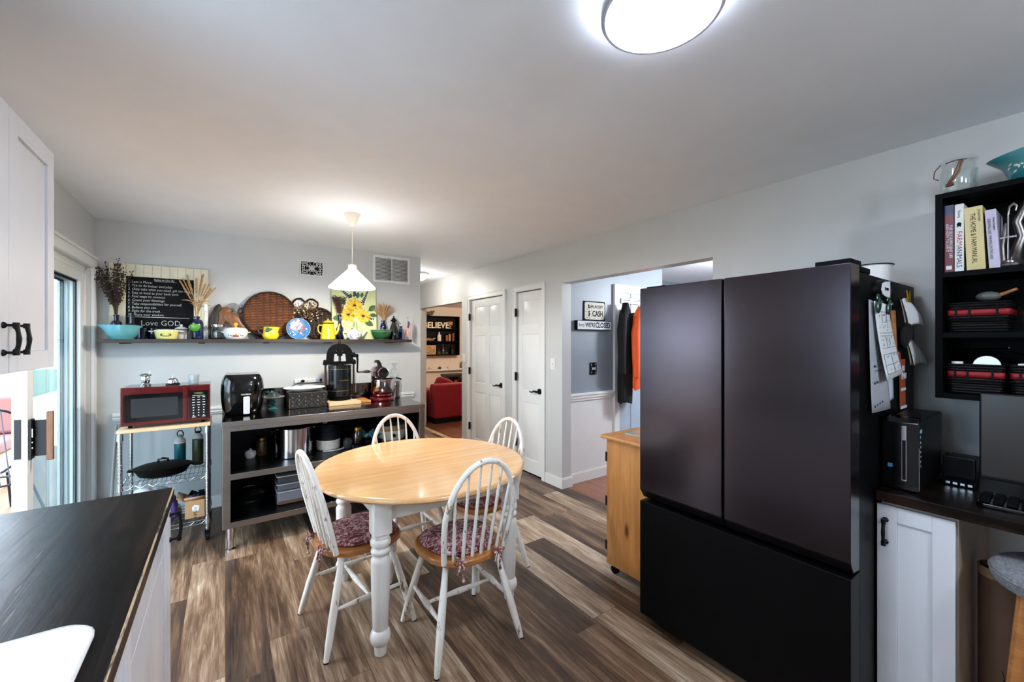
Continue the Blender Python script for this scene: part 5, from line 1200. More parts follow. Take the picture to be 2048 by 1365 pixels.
# ================================================================== BOTTOM SHELF OF THE WORKTABLE
LZ = .2015
for k, (z, h, col, lb) in enumerate(((0, .10, '#8a8c96', 'clear grey plastic food box, lowest of the three stacked on the bottom shelf'), (.108, .05, '#6d6f78', 'shallow grey plastic food box, middle of the three stacked on the bottom shelf'), (.166, .055, '#50525a', 'dark plastic food box with pale lid, topmost of the stack on the bottom shelf'))):
    t = thing('food_container', lb, 'food container', (.49, 3.74, LZ+z), group='plastic food boxes on the bottom shelf')
    MB().prism(rrect(-.16, .16, -.10, .10, .02, 4), .0, h-.008).obj('box', mat('smoky_plastic_%s' % 'abc'[k], col, .25, **{'Transmission Weight': .25}), t, bevel=.006)
    MB().prism(rrect(-.166, .166, -.106, .106, .022, 4), h-.0075, h+.002).obj('lid', mat('pale_lid_%s' % 'abc'[k], '#a9acb4' if k < 2 else '#b7b9bb', .35), t, bevel=.003)
    if k == 0: MB().box(-.155, .155, -.1035, -.1005, .006, .028).obj('food_inside', mat('brown_food', '#6b4a32', .7), t)
t = thing('glass_bowl', 'wide cut glass serving bowl on the dark bottom shelf', 'bowl', (.165, 3.76, LZ)); MB().lathe([(0, .003), (.06, 0), (.066, .04), (.105, .11), (.11, .125), (.104, .125), (.098, .108), (.056, .04), (0, .012)], 40).obj('glass_body', m_clear, t)
MB().lathe([(0, .05), (.07, .06), (.092, .105), (.06, .135), (0, .14)], 20).obj('crumpled_foil', mat('crumpled_foil', '#8a8a8a', .25, 1, bump=1, bs=40), t)
# ================================================================== ON THE WIRE CART
BZ = .8725
t = thing('microwave', 'metallic red microwave oven on the maple top of the wire cart', 'microwave', (-.338, 3.955, BZ))
w2, d2 = .245, .165
MB().box(-w2+.002, w2-.002, -d2+.03, d2, .022, .278).obj('case', mat('red_black_case', '#1b0a0c', .2, **{'Coat Weight': .4}), t, bevel=.004)
MB().box(-w2, w2, -d2+.0, -d2+.029, .020, .282).obj('front_frame', m_redmet, t, bevel=.005)
b = MB().prism(rrect(-w2+.016, .085, .045, .235, .012, 4), -d2-.003, -d2-.0005, 'y').obj('door_window', m_gloss, t)
MB().prism(rrect(-w2+.055, .06, .075, .205, .004, 3), -d2-.0036, -d2-.0031, 'y').obj('window_mesh', mat('grey_window_mesh', '#24272b', .2), b)
MB().box(.092, .113, -d2-.022, -d2-.006, .03, .27).box(.095, .110, -d2-.006, -d2-.0005, .04, .06).box(.095, .110, -d2-.006, -d2-.0005, .24, .26).obj('handle', m_redmet, t, bevel=.005)
cp = MB().prism(rrect(.123, w2-.010, .04, .238, .006, 3), -d2-.003, -d2-.0005, 'y').obj('control_panel', m_gloss, t)
MB().box(.150, .205, -d2-.0036, -d2-.0031, .212, .228).obj('display', mat('dark_green_display', '#2d3a16', .3), t); text('12:30', .014, m_display, t, (.178, -d2-.0038, .220), name='clock_digits')
b = MB()
for j in range(8):
    for i in range(3):
        x, z = .148+i*.03, .192-j*.019
        b.box(x-.008, x+.008, -d2-.0036, -d2-.0031, z-.0018, z+.0018) if j < 4 else b.sphere((x, -d2-.0033, z), (.0045, .0006, .0035), 8, 4)
b.box(.142, .214, -d2-.0036, -d2-.0031, .202, .2045); b.box(.14, .16, -d2-.0036, -d2-.0031, .046, .05); b.box(.198, .218, -d2-.0036, -d2-.0031, .048, .052)
b.obj('keypad_marks', m_paper, t)
for x in (-.2, .2):
    for y in (-.12, .12): MB().cyl((x, y, 0), (x, y, .0215), .012, n=12).obj('foot', m_rubber, t)
MWZ = BZ+.2785
t = thing('sugar_jar', 'small steel and glass sugar jar with spoon on the microwave', 'jar', (-.470, 3.93, MWZ))
MB().lathe([(0, .001), (.03, 0), (.032, .01), (.02, .022), (.027, .04), (.027, .06), (.022, .072), (0, .072)], 24).obj('body', m_chrome, t)
l = MB().lathe([(0, .0725), (.033, .0725), (.034, .078), (.022, .088), (0, .09)], 24).obj('lid', m_chrome, t); MB().tube([(.012, 0, .078), (.024, 0, .095), (.03, 0, .112), (.027, 0, .118)], .003, 6).obj('spoon', m_chrome, t)
t = thing('call_bell', 'round chrome service bell on a black base on the microwave', 'bell', (-.318, 3.93, MWZ))
MB().lathe([(0, .0), (.042, .0), (.042, .006), (.036, .014), (0, .014)], 32).obj('base', m_plastic, t); MB().lathe([(.036, .0145), (.036, .02), (.03, .038), (.016, .048), (0, .05)], 32).obj('dome', m_chrome, t); MB().cyl((0, 0, .05), (0, 0, .062), .003, n=8).sphere((0, 0, .064), .005, 10, 6).obj('button', m_chrome, t)
t = thing('glass_tumbler', 'cut glass tumbler standing upside up on the microwave, right', 'glass', (-.195, 3.93, MWZ)); MB().lathe([(0, .006), (.028, 0), (.031, .006), (.034, .07), (.031, .07), (.028, .012), (0, .012)], 12).obj('glass_body', mat('cut_glass', '#cfd8da', .1, bump=.8, bs=50, **{'Transmission Weight': .6, 'Coat Weight': .5}), t, ang=10)
# middle wire shelf
CZ = .4912
t = thing('braising_pan', 'long black oval pan with lid and side handles on the middle wire shelf', 'pan', (-.375, 3.95, CZ))
MB().lathe([(0, .001), (.10, 0), (.125, .012), (.148, .058), (.152, .06), (.146, .062), (.12, .016), (0, .008)], 48, sx=1.1, sy=.85).obj('pan', m_iron, t)
l = MB().lathe([(.153, .0622), (.155, .068), (.12, .082), (.05, .094), (0, .096)], 48, sx=1.1, sy=.85).obj('lid', m_iron, t)
MB().tube([(-.03, 0, .094), (-.026, 0, .115), (0, 0, .122), (.026, 0, .115), (.03, 0, .094)], .008, 8).obj('lid_handle', m_gloss, l)
MB().bars((.16, 0, .055), (.235, -.01, .062), .03, .012).obj('handle', m_iron, t, bevel=.003); MB().bars((-.16, 0, .055), (-.195, 0, .058), .05, .012).obj('handle', m_iron, t, bevel=.003)
def wbottle(label, x, y, m, cap, band, loop, h=.235):
    t = thing('water_bottle', label, 'water bottle', (x, y, CZ), group='water bottles on the wire cart')
    MB().lathe([(0, .001), (.034, 0), (.037, .006), (.037, h*.8), (0, h*.8)], 32).obj('bottle', m, t)
    if band: MB().lathe([(.0375, h*.8), (.0375, h*.84), (0, h*.84)], 32).obj('colour_band', band, t)
    MB().lathe([(.037, h*.842), (.035, h*.90), (.024, h*.96), (.018, h*1.0), (0, h*1.0)], 32).obj('collar', m_grey, t)
    MB().lathe([(0, h*1.0), (.017, h*1.0), (.02, h*1.02), (.015, h*1.06), (0, h*1.07)], 24).obj('cap', cap, t)
    MB().tube([(-.015, 0, h*1.03), (-.018, 0, h*1.13), (-.008, 0, h*1.2), (.010, 0, h*1.2), (.020, 0, h*1.12), (.021, 0, h*1.03)], .004, 8).obj('carry_loop', m_plastic, t)
wbottle('dark teal steel water bottle with pink band and black carry loop', -.290, 4.12, m_teal, mat('sage_plastic', '#5d7466', .5), m_pink, 0)
wbottle('olive green steel water bottle with black cap and loop, nearest the steel worktable', -.180, 4.13, m_olive, m_plastic, None, 0, .25)
# bottom wire shelf
WZ = .1652
t = thing('cardboard_box', 'open cardboard box with a white label full of packets, bottom of the wire cart', 'box', (-.185, 3.93, WZ))
w2, d2, h = .058, .09, .13
b = MB().box(-w2, w2, -d2, d2, 0, .004).box(-w2, w2, -d2, -d2+.004, .004, h).box(-w2, w2, d2-.004, d2, .004, h).box(-w2, -w2+.004, -d2+.004, d2-.004, .004, h).box(w2-.004, w2, -d2+.004, d2-.004, .004, h); b.obj('carton', m_card, t)
MB().add([(-w2, -d2, h), (w2, -d2, h), (w2+.004, -d2-.018, h+.03), (-w2-.004, -d2-.018, h+.03)], [(0, 1, 2, 3)]).add([(-w2, -d2, h), (-w2, d2, h), (-w2-.05, d2, h+.03), (-w2-.05, -d2, h+.03)], [(0, 1, 2, 3)]).obj('flap', m_card, t, solid=.003)
MB().prism([(-.012, .045), (.022, .05), (.028, .085), (-.002, .095), (-.018, .078)], -d2-.0012, -d2-.0004, 'y').obj('label', m_paper, t); MB().box(.0, .002, -d2-.0014, -d2-.0012, .06, .08).box(.006, .008, -d2-.0014, -d2-.0012, .06, .08).obj('label_print', m_ink, t)
text('DAY', .03, m_ink, t, (0, -d2-.0008, .025), rot=(PI/2, PI/2, 0), name='printed_lettering')
rg = random.Random(2); b = MB()
for k in range(9): b.mi = k % 2; b.M = Matrix.Translation((rg.uniform(-.03, .035), rg.uniform(-.06, .06), h-.01+rg.uniform(0, .03)))@Matrix.Rotation(rg.uniform(-1, 1), 4, 'Y')@Matrix.Rotation(rg.uniform(-1, 1), 4, 'X'); b.box(-.02, .02, -.012, .012, -.022, .022)
b.M = Matrix(); b.obj('packets', [m_navy, m_darkgrey], t, bevel=.004)
def bag(nm, label, cat, loc, s, m, seed):
    rg = random.Random(seed); b = MB().sphere((0, 0, 0), 1, 28, 18); ph = [rg.uniform(0, 6) for _ in range(6)]
    b.v = [Vector((v.x*s[0], v.y*s[1], v.z*s[2]))*(1+.12*math.sin(5*v.x+ph[0]+3*v.z)+.10*math.sin(7*v.y+ph[1])+.06*math.sin(13*v.z+ph[2]+6*v.x)+.05*math.sin(17*v.x+ph[3])) for v in b.v]
    zmin = min(v.z for v in b.v); b.v = [Vector((v.x, v.y, max(v.z-zmin-.008, .0))) for v in b.v]
    o = b.obj(nm, m, None, loc, ang=80); return tag(o, label, cat)
bag('plastic_bag', 'white and lime crumpled plastic bag on the bottom wire shelf', 'bag', (-.455, 3.99, WZ), (.12, .11, .13), mat('white_film', '#cdd6dc', .35), 1)
bag('plastic_bag', 'purple crumpled bag on the bottom wire shelf beside the countertop corner', 'bag', (-.315, 3.865, WZ), (.035, .05, .09), mat('purple_film', '#3a2c66', .3), 2)
bag('foil_bag', 'silver crumpled foil packet lying left of the cardboard box', 'bag', (-.305, 4.01, WZ), (.03, .09, .035), mat('silver_foil', '#a7b0bc', .25, .7), 3)
t = thing('broom', 'pair of slim wooden handles leaning against the left post of the wire cart', 'broom', (-.655, 4.02, 0))
for dx in (0, .035): MB().cyl((dx-.02, .0, .12), (dx*.4, .12, .86), .009, n=10).obj('handle', mat('weathered_handle', '#7d7670', .6), t)
MB().box(-.06, .06, -.03, .03, 0, .13).obj('head', m_darkgrey, t, bevel=.01)
# ================================================================== ON TOP OF AND ON THE SIDE OF THE REFRIGERATOR
t = thing('enamel_pan', 'white enamel pan with black rim on top of the refrigerator', 'pan', (2.50, .62, 1.7285))
MB().lathe([(0, .001), (.062, 0), (.068, .006), (.072, .094), (.078, .097), (.078, .1), (.070, .1), (.065, .008), (0, .006)], 40).obj('pan', m_porc, t)
MB().tube([(.0785*math.cos(2*PI*k/40), .0785*math.sin(2*PI*k/40), .099) for k in range(40)], .0025, 6, closed=True).obj('rim', m_ink, t)
FY = .5035                                                    # side of the case; papers hang towards -y
def sheet(par, nm, m, pts, y=0, curl=0, n=10):
    """paper given by its four corners (x, z) clockwise from top left"""
    (ax, az), (bx, bz), (cx, cz), (dx, dz) = pts; b = MB()
    def P(u, v):
        x = (ax*(1-u)+bx*u)*(1-v)+(dx*(1-u)+cx*u)*v; z = (az*(1-u)+bz*u)*(1-v)+(dz*(1-u)+cz*u)*v
        return (x, y-curl*v*v-.15*curl*math.sin(u*PI), z)
    return b.grid(P, n, n).obj(nm, m, par, solid=.0006)
t = thing('magnet_clip', 'black oval magnetic clip with a white label, top of the refrigerator side', 'magnet', (2.13, FY, 1.675))
b = MB(); b.M = Matrix.Rotation(PI/2, 4, 'X'); b.lathe([(0, .022), (.05, .022), (.062, .014), (.064, 0), (0, 0)], 32, sx=1.35, sy=.65); b.obj('body', m_plastic, t)
MB().prism([(-.075, -.004), (-.06, .022), (-.03, .030), (.035, .036), (.035, -.03), (-.03, -.026), (-.06, -.02)], -.0245, -.0225, 'y').obj('label', m_paper, t); text('THRIVE', .016, m_ink, t, (-.012, -.025, .002), name='label_lettering')
# clipboard of hand drawn plans
t = thing('paper_sheets', 'white hand-drawn plan sheets hanging from two green clips on the refrigerator side', 'papers', (2.1, FY-.004, 1.5))
sheet(t, 'back_sheet', mat('grey_paper', '#a7abb0', .8), [(-.135, .13), (.03, .12), (.12, -.30), (-.12, -.295)], -.004, .006)
sheet(t, 'calendar_sheet', mat('calendar_paper', '#ccd3e0', .8), [(-.10, -.10), (.17, -.10), (.17, -.262), (-.10, -.295)], -.006, .002)
main = sheet(t, 'plan_sheet', m_paper, [(-.115, .125), (.065, .118), (.19, -.155), (-.035, -.175)], -.014, .02)
b = MB()
def onp(u, v):
    ax, az, bx, bz, cx, cz, dx, dz = -.115, .125, .065, .118, .19, -.155, -.035, -.175
    return Vector(((ax*(1-u)+bx*u)*(1-v)+(dx*(1-u)+cx*u)*v, -.014-.02*v*v-.003*math.sin(u*PI)-.0009, (az*(1-u)+bz*u)*(1-v)+(dz*(1-u)+cz*u)*v))
def ln(u0, v0, u1, v1, w_=.0014):
    for k in range(4): p, q = onp(u0+(u1-u0)*k/4, v0+(v1-v0)*k/4), onp(u0+(u1-u0)*(k+1)/4, v0+(v1-v0)*(k+1)/4); b.bars(tuple(p), tuple(q), .0006, w_)
for (u0, v0, u1, v1) in ((.1, .12, .92, .12), (.12, .40, .95, .40), (.12, .44, .95, .44), (.1, .6, .95, .6), (.1, .68, .95, .68), (.1, .82, .95, .82), (.1, .94, .95, .94), (.1, .68, .1, .94), (.95, .68, .95, .94), (.5, .68, .5, .94), (.35, .16, .65, .16), (.35, .16, .35, .26), (.65, .16, .65, .26), (.35, .26, .65, .26), (.4, .46, .4, .6), (.6, .46, .6, .56)): ln(u0, v0, u1, v1)
rg = random.Random(6)
for k in range(46):
    u, v = rg.uniform(.12, .88), rg.choice([rg.uniform(.14, .38), rg.uniform(.46, .58), rg.uniform(.7, .92)]); ln(u, v, u+.05, v-rg.uniform(.01, .03), .0018)
b.obj('drawn_lines', mat('grey_pen', '#3b3f47', .7), main)
b = MB()
for k, (x, z, w_) in enumerate(((-.09, -.125, .02), (.10, -.165, .015), (.13, -.163, .015), (-.09, -.19, .014), (-.06, -.187, .014), (-.09, -.278, .016), (-.06, -.274, .016), (-.03, -.27, .016), (.0, -.266, .016))): b.box(x, x+w_, -.0105, -.0092, z, z+.008)
for k in range(18): b.box(-.08+k*.013, -.074+k*.013, -.0105, -.0092, -.14 if k < 9 else -.138, -.137 if k < 9 else -.1355)
b.obj('calendar_marks', m_navy, t)
for k, x in enumerate((-.09, .04)):
    c = MB(); c.M = Matrix.Translation((x, -.02, .118))@Matrix.Rotation(math.radians(25), 4, 'Y'); c.sphere((0, -.004, -.012), (.018, .007, .032), 14, 8).sphere((0, .004, .022), (.012, .007, .018), 12, 8)
    c.M = Matrix(); c.obj('spring_clip', mat('green_clip_enamel', '#0e3b26', .25, **{'Coat Weight': .5}), t); MB().cyl((x-.01, -.029, .118), (x+.014, -.029, .122), .004, n=8).obj('clip_spring', m_chrome, t)
def curlpaper(nm, label, x, z, w_, h, seed, clip=True):
    t = thing(nm, label, 'papers', (x, FY, z)); b = MB()
    b.grid(lambda u, v: (-w_/2+w_*u+.25*w_*v*v, -.012-.045*math.sin(v*1.6)*(.35+.65*u), -h*v+.01*math.sin(u*PI)), 12, 12); b.obj('curled_sheet', m_paper, t, solid=.0008)
    b = MB(); b.grid(lambda u, v: (-w_/2-.008+w_*u+.22*w_*v*v, -.008-.028*math.sin(v*1.6)*(.35+.65*u), -h*.96*v), 10, 10); b.obj('under_sheet', mat('tan_paper_'+nm, '#8f8676', .8), t, solid=.0008)
    if clip:
        for dx in (-.018, .012): MB().tube([(dx, -.02, -.01), (dx-.003, -.022, .012), (dx+(-.012 if dx < 0 else .012), -.02, .04)], [.007, .006, .004], 8).obj('brass_clip', m_gold, t)
    return t
curlpaper('receipt_bundle', 'curled white papers in a brass clip, upper right of the refrigerator side', 2.455, 1.655, .12, .115, 1)
curlpaper('receipt_roll', 'curled white paper strip halfway down the right of the refrigerator side', 2.53, 1.475, .09, .11, 2, clip=False)
t = thing('menu_card', 'rust orange printed menu card low on the refrigerator side', 'menu', (2.44, FY, 1.29))
sheet(t, 'card', m_rust, [(-.045, .105), (.045, .105), (.045, -.11), (-.05, -.11)], -.004, .002)
text('AS', .032, m_paper, t, (-.008, -.008, .065), name='menu_lettering', sx=1.1, off=.001); text('ENU', .036, m_paper, t, (.0, -.009, .03), name='menu_lettering', off=.001, sx=1.05)
MB().prism([(-.04, -.02), (.03, -.02), (.036, -.026), (.03, -.032), (-.04, -.032)], -.0085, -.0070, 'y').obj('white_arrow', m_paper, t); MB().box(-.05, .045, -.0095, -.0080, -.11, -.098).obj('white_border', m_paper, t)
t = thing('bottle_opener', 'long thin white and brown kitchen tools hanging beside the plan sheets', 'utensils', (2.26, FY, 1.47))
MB().tube([(-.02, -.012, .13), (-.012, -.014, .0), (.0, -.014, -.10)], [.012, .013, .011], 8).obj('brown_strap', m_seat, t); MB().tube([(.012, -.012, .06), (.02, -.014, -.02), (.035, -.014, -.12)], [.004, .006, .004], 8).obj('white_rod', m_porc, t)
MB().sphere((.045, -.016, -.13), (.018, .006, .01), 10, 6).obj('tool_end', m_chrome, t)
t = thing('magnet', 'small red and tan magnet figure above the menu card', 'magnet', (2.345, FY, 1.40)); MB().prism(rrect(-.012, .014, -.03, .03, .008, 4), -.012, -.0005, 'y').obj('tan_back', m_card, t); MB().prism(rrect(-.002, .016, -.02, .026, .006, 4), -.015, -.0125, 'y').obj('red_front', m_redd, t)
t = thing('oven_mitt', 'black cloth holder bunched on the refrigerator side between the curled papers', 'cloth', (2.40, FY-.002, 1.50)); b = MB().sphere((0, -.02, 0), (.075, .018, .05), 20, 12); b.v = [Vector((v.x+.01*math.sin(v.z*60), min(v.y, -.001), v.z+.01*math.sin(v.x*50))) for v in b.v]; b.obj('cloth', m_black_fab, t)
# ================================================================== BLACK WALL SHELF, upper right
bx0, bx1, by0, by1, bz0, bz1 = 2.45, XR-.002, -.55, .40, 1.237, 2.09
t = thing('wall_bookcase', 'black wall mounted shelf unit with books and baskets, upper right', 'bookcase', (0, 0, 0))
th = .022
MB().box(bx0, bx1, by1-th, by1, bz0, bz1).obj('side_panel', m_darkgrey, t, bevel=.001); MB().box(bx0, bx1, by0, by0+th, bz0, bz1).obj('side_panel', m_darkgrey, t, bevel=.001)
MB().box(bx0, bx1, by0+th, by1-th, bz1-th, bz1).obj('top_panel', m_darkgrey, t, bevel=.001); MB().box(bx0, bx1, by0+th, by1-th, bz0, bz0+th).obj('bottom_panel', m_darkgrey, t, bevel=.001)
for z in (1.738, 1.488): MB().box(bx0, bx1-.006, by0+th, by1-th, z, z+th).obj('shelf', m_darkgrey, t, bevel=.001)
MB().box(bx1-.006, bx1, by0+th, by1-th, bz0+th, bz1-th).obj('back_panel', m_ink, t)
# books, spines towards -x
S1 = 1.7605
def book(label, y0, y1, h, dep, mc, lean=0, zs=S1, texts=(), bx=2.475, extra=None):
    t = thing('book', label, 'book', (bx, y1, zs), group='books on the top compartment of the black shelf', rot=(math.radians(lean), 0, 0)); w_ = y1-y0
    b = MB().box(0, dep, -w_, -w_+.003, 0, h).box(0, dep, -.003, 0, 0, h).box(-.001, .003, -w_, 0, 0, h); b.obj('cover', mc, t, bevel=.0012)
    MB().box(.0031, dep-.004, -w_+.0031, -.0031, .004, h-.004).obj('pages', m_paper, t)
    for s, size, m, yy, zz, sx in texts: text(s, size, m, t, (-.0016, -w_*yy, h*zz), rot=(0, PI/2, PI) if False else (PI/2, PI/2, -PI/2), name='spine_lettering', sx=sx, ex=.0003)
    if extra: extra(t, w_, h)
    return t
m_maroon = mat('maroon_book_cloth', '#6a1324', .4); m_bookw = mat('white_book_cover', '#d9dcd8', .35); m_bookt = mat('tan_book_cover', '#c8b67c', .35); m_bookg = mat('pale_lilac_book_cover', '#b9b4c6', .4)
def ex1(t, w_, h): MB().box(-.0014, -.0011, -w_, 0, h*.85, h).obj('blue_band', m_navy, t); MB().box(-.0014, -.0011, -w_*.8, -w_*.2, .012, .028).obj('publisher_mark', m_paper, t)
book('maroon paperback with blue top on the self-sufficient life, leftmost book', .349, .377, .28, .20, m_maroon, 0, texts=(('THE SELF-SUFFICIENT LIFE', .0125, m_paper, .68, .46, .95), ('AND HOW TO LIVE IT', .0125, m_paper, .32, .52, .95)), extra=ex1)
def ex2(t, w_, h):
    MB().sphere((-.002, -w_*.5, h*.70), (.001, .007, .008), 10, 6).box(-.003, -.0011, -w_*.7, -w_*.6, h*.66, h*.70).box(-.003, -.0011, -w_*.4, -w_*.3, h*.66, h*.70).obj('animal_silhouette', m_ink, t)
book('white paperback titled Farm Animals with red and black lettering', .321, .347, .278, .20, m_bookw, 0, texts=(('FARM', .023, m_redd, .5, .49, 1.05), ('ANIMALS', .022, m_ink, .5, .22, .98), ("Raising", .012, m_ink, .5, .85, .9)), extra=ex2)
book('thick tan book titled The Home and Farm Manual', .262, .313, .256, .21, m_bookt, -2.0, texts=(('THE HOME & FARM MANUAL', .021, m_ink, .45, .5, .74), ('JONATHAN', .010, m_ink, .8, .85, .9)))
book('slim pale lilac book titled Surviving and Thriving on the Land', .224, .253, .233, .19, m_bookg, -3.0, texts=(('SURVIVING AND THRIVING ON THE LAND', .012, m_ink, .3, .5, .7), ('Rebecca Laughton', .009, m_ink, .75, .75, .75)))
# old cast metal meat grinder
t = thing('meat_grinder', 'old grey cast metal meat grinder standing right of the books', 'meat grinder', (2.53, .186, S1)); t.scale = (.6, .6, 1.1)
MB().tube([(-.05, .0, .01), (-.03, .0, .03), (-.01, 0, .06), (.0, -.02, .11), (-.01, .0, .16), (0, -.03, .21), (.02, -.055, .25), (.02, -.065, .275)], [.03, .03, .028, .026, .022, .02, .022, .026], 14).obj('cast_arm', m_cement, t)
MB().lathe([(0, 0), (.055, 0), (.06, .006), (.055, .014), (.03, .018), (.028, .026), (.012, .03), (0, .03)], 32, (-.04, .03, 0)).obj('clamp_disc', m_cement, t)
MB().cyl((-.045, .035, .03), (-.045, .035, .19), .005, n=10).cyl((-.045, .0, .11), (-.045, .08, .108), .0045, n=8).obj('clamp_screw', m_chrome, t)
MB().tube([(-.045, .035, .19), (-.045, .03, .215), (-.045, .012, .225), (-.045, .0, .215), (-.045, .006, .20)], .006, 8).obj('hook', m_cement, t); MB().tube([(-.04, .055, .02), (-.035, .06, .08), (-.03, .05, .13), (-.03, .045, .16)], [.013, .010, .012, .007], 10).obj('side_leg', m_cement, t)
# baskets with red ribbon
def basket(label, x0, x1, y0, y1, z, h):
    t = thing('wicker_basket', label, 'basket', ((x0+x1)/2, (y0+y1)/2, z), group='black wicker baskets with red ribbon'); hx, hy = (x1-x0)/2, (y1-y0)/2
    lv = [(.90, .001), (.92, .004), (1.0, h-.002), (1.0, h), (.965, h), (.90, .01)]; b = MB(); vs = []; fs = []
    for k, zz in lv: o = rrect(-hx*k, hx*k, -hy*k, hy*k, .012, 4); n = len(o); vs += [(x, y, zz) for x, y in o]
    for j in range(len(lv)-1): fs += [(j*n+i, j*n+(i+1) % n, (j+1)*n+(i+1) % n, (j+1)*n+i) for i in range(n)]
    fs += [tuple(range(n-1, -1, -1)), tuple((len(lv)-1)*n+i for i in range(n))]; b.add(vs, fs).obj('woven_body', m_wickerb, t)
    b = MB()
    for j in range(12):
        zz = .006+j*(h-.01)/11
        if .52*h < zz < .78*h: continue
        k = .92+.08*zz/h+.012; o = rrect(-hx*k, hx*k, -hy*k, hy*k, .014, 4); b.tube([(x+.0012*math.sin(i*2.1+j*3), y+.0012*math.sin(i*2.1+j*3), zz) for i, (x, y) in enumerate(o)], .0042, 5, closed=True)
    b.obj('willow_rods', mat('black_willow', '#0b0a0a', .35), t)
    k = .985; o = rrect(-hx*k-.001, hx*k+.001, -hy*k-.001, hy*k+.001, .013, 4); b = MB(); n = len(o)
    b.add([(x, y, .55*h) for x, y in o]+[(x*1.012, y*1.012, .75*h) for x, y in o], [(i, (i+1) % n, n+(i+1) % n, n+i) for i in range(n)]); b.obj('red_ribbon', m_red, t, solid=.002)
    b = MB()
    for f in (-.62, .25, .7): b.bars((-hx*.99-.004, hy*f, .45*h), (-hx*1.01-.004, hy*f, .85*h), .003, .006)
    b.tube([(x*1.03, y*1.03, .47*h) for x, y in o], .003, 5, closed=True)
    b.obj('upright_stakes', m_ink, t)
    return t
basket('black wicker basket with red ribbon on the middle compartment', 2.475, 2.70, .20, .368, 1.5105, .122)
basket('black wicker basket with red ribbon on the lowest compartment, left, below the cable coil', 2.475, 2.70, .215, .368, 1.2595, .122)
basket('black wicker basket with red ribbon at the right edge of the lowest compartment', 2.475, 2.70, .03, .200, 1.2595, .122)
t = thing('garden_bulb', 'grey rounded tool head with wooden handle lying on the middle basket', 'tool', (2.54, .262, 1.634)); MB().sphere((0, 0, .022), (.03, .035, .02), 16, 10).obj('head', mat('dull_grey_rubber', '#5f635c', .6), t); MB().cyl((0, -.03, .025), (-.01, -.075, .045), .008, .006, 12).obj('handle', m_seat, t)
t = thing('wire_coil', 'loose dark wire coil lying on the lowest left basket', 'wire', (2.60, .29, 1.385)); MB().tube([(.05*math.sin(k*.7), .085*math.cos(k*.7)+.0, .012+.0022*k) for k in range(24)], .0028, 6).tube([(0, -.08, .05), (-.03, -.13, .03), (-.05, -.17, .01)], .0025, 6).obj('coil', m_darksteel, t)
t = thing('white_lid', 'round white plastic lid standing in the lowest left basket', 'lid', (2.50, .262, 1.377)); b = MB(); b.M = Matrix.Translation((0, 0, .0))@Matrix.Rotation(PI/2, 4, 'Y'); b.lathe([(0, -.003), (.036, -.003), (.038, 0), (.036, .003), (0, .003)], 32); b.obj('disc', m_porc, t)
t = thing('jar', 'small white capped jar peeping out of the lowest left basket', 'jar', (2.495, .342, 1.345)); MB().lathe([(0, 0), (.014, 0), (.014, .03), (.017, .032), (.017, .046), (0, .047)], 20).obj('jar_body', m_porc, t)
t = thing('papers', 'stack of white papers standing in the lowest right basket', 'papers', (2.58, .115, 1.352)); MB().box(-.06, .06, -.07, .07, 0, .034).obj('stack', m_paper, t, bevel=.001)
t = thing('glass_pitcher', 'ribbed glass jar with white lid at the right edge of the middle compartment', 'jar', (2.55, .115, 1.5105)); MB().lathe([(0, .003), (.04, 0), (.062, .03), (.068, .07), (.058, .11), (.03, .135), (.03, .15), (.026, .15), (.05, .11), (.06, .07), (.055, .03), (0, .008)], 18).obj('glass_body', m_clear, t); MB().lathe([(0, .151), (.035, .151), (.035, .175), (0, .176)], 24).obj('lid', m_porc, t)
# on top of it
t = thing('mason_jar', 'clear clip-top glass jar with a rusty wire bail on top of the black shelf', 'jar', (2.53, .343, 2.0905))
MB().lathe([(0, .003), (.05, 0), (.056, .01), (.057, .095), (.047, .118), (.05, .128), (.046, .128), (.052, .093), (.052, .012), (0, .008)], 36).obj('glass_body', m_clear, t)
MB().lathe([(.050, .129), (.058, .134), (.058, .144), (.05, .150), (0, .152)], 36).obj('glass_lid', m_clear, t)
m_rustw = mat('rusty_wire', '#6d4a34', .5, .6)
MB().tube([(-.052, .03, .128), (-.062, .0, .13), (-.052, -.03, .128)], .002, 6).tube([(-.056, .045, .125), (-.07, .06, .10), (-.074, .062, .07), (-.06, .05, .062)], .002, 6).tube([(-.058, -.02, .13), (-.066, -.01, .08), (-.062, .015, .04)], .0035, 6).tube([(-.06, -.012, .125), (-.068, .0, .08), (-.063, .024, .035)], .0035, 6).obj('wire_bail', m_rustw, t)
MB().cyl((-.062, .005, .035), (-.062, .028, .032), .007, n=10).obj('clasp', m_rustw, t)
t = thing('mixing_bowl', 'turquoise bowl with a white barnyard print on top of the black shelf', 'bowl', (2.585, .095, 2.0905))
b = MB().lathe(bowl_prof(.135, .118, .10), 56); v2 = []
for v in b.v:
    a = math.atan2(v.y, v.x); k = max(0, math.cos(a-math.radians(100)))**10*max(0, (v.z-.07)/.045) if math.hypot(v.x, v.y) > .08 else 0; v2.append(Vector((v.x*(1+.3*k), v.y*(1+.3*k), v.z-.008*k)))
b.v = v2; b.obj('bowl', mat('turquoise_glass', '#2f8f99', .15, **{'Coat Weight': .5}), t)
b = MB(); rg = random.Random(5)
for k in range(30):
    a = math.radians(120+k*4.6); z = rg.uniform(.04, .075); r = .088+.032*z/.08+.0005; r = .10+.035*(.66+.22*(z-.0425)/.0354)+.001; s = rg.uniform(.004, .008)
    b.M = Matrix.Translation((r*math.cos(a), r*math.sin(a), z))@Matrix.Rotation(a+PI/2, 4, 'Z')@Matrix.Rotation(rg.uniform(0, 3), 4, 'Y'); b.sphere((0, 0, 0), (s*1.5, .002, s*.7), 8, 4)
b.M = Matrix(); b.obj('white_print', m_porc, t)
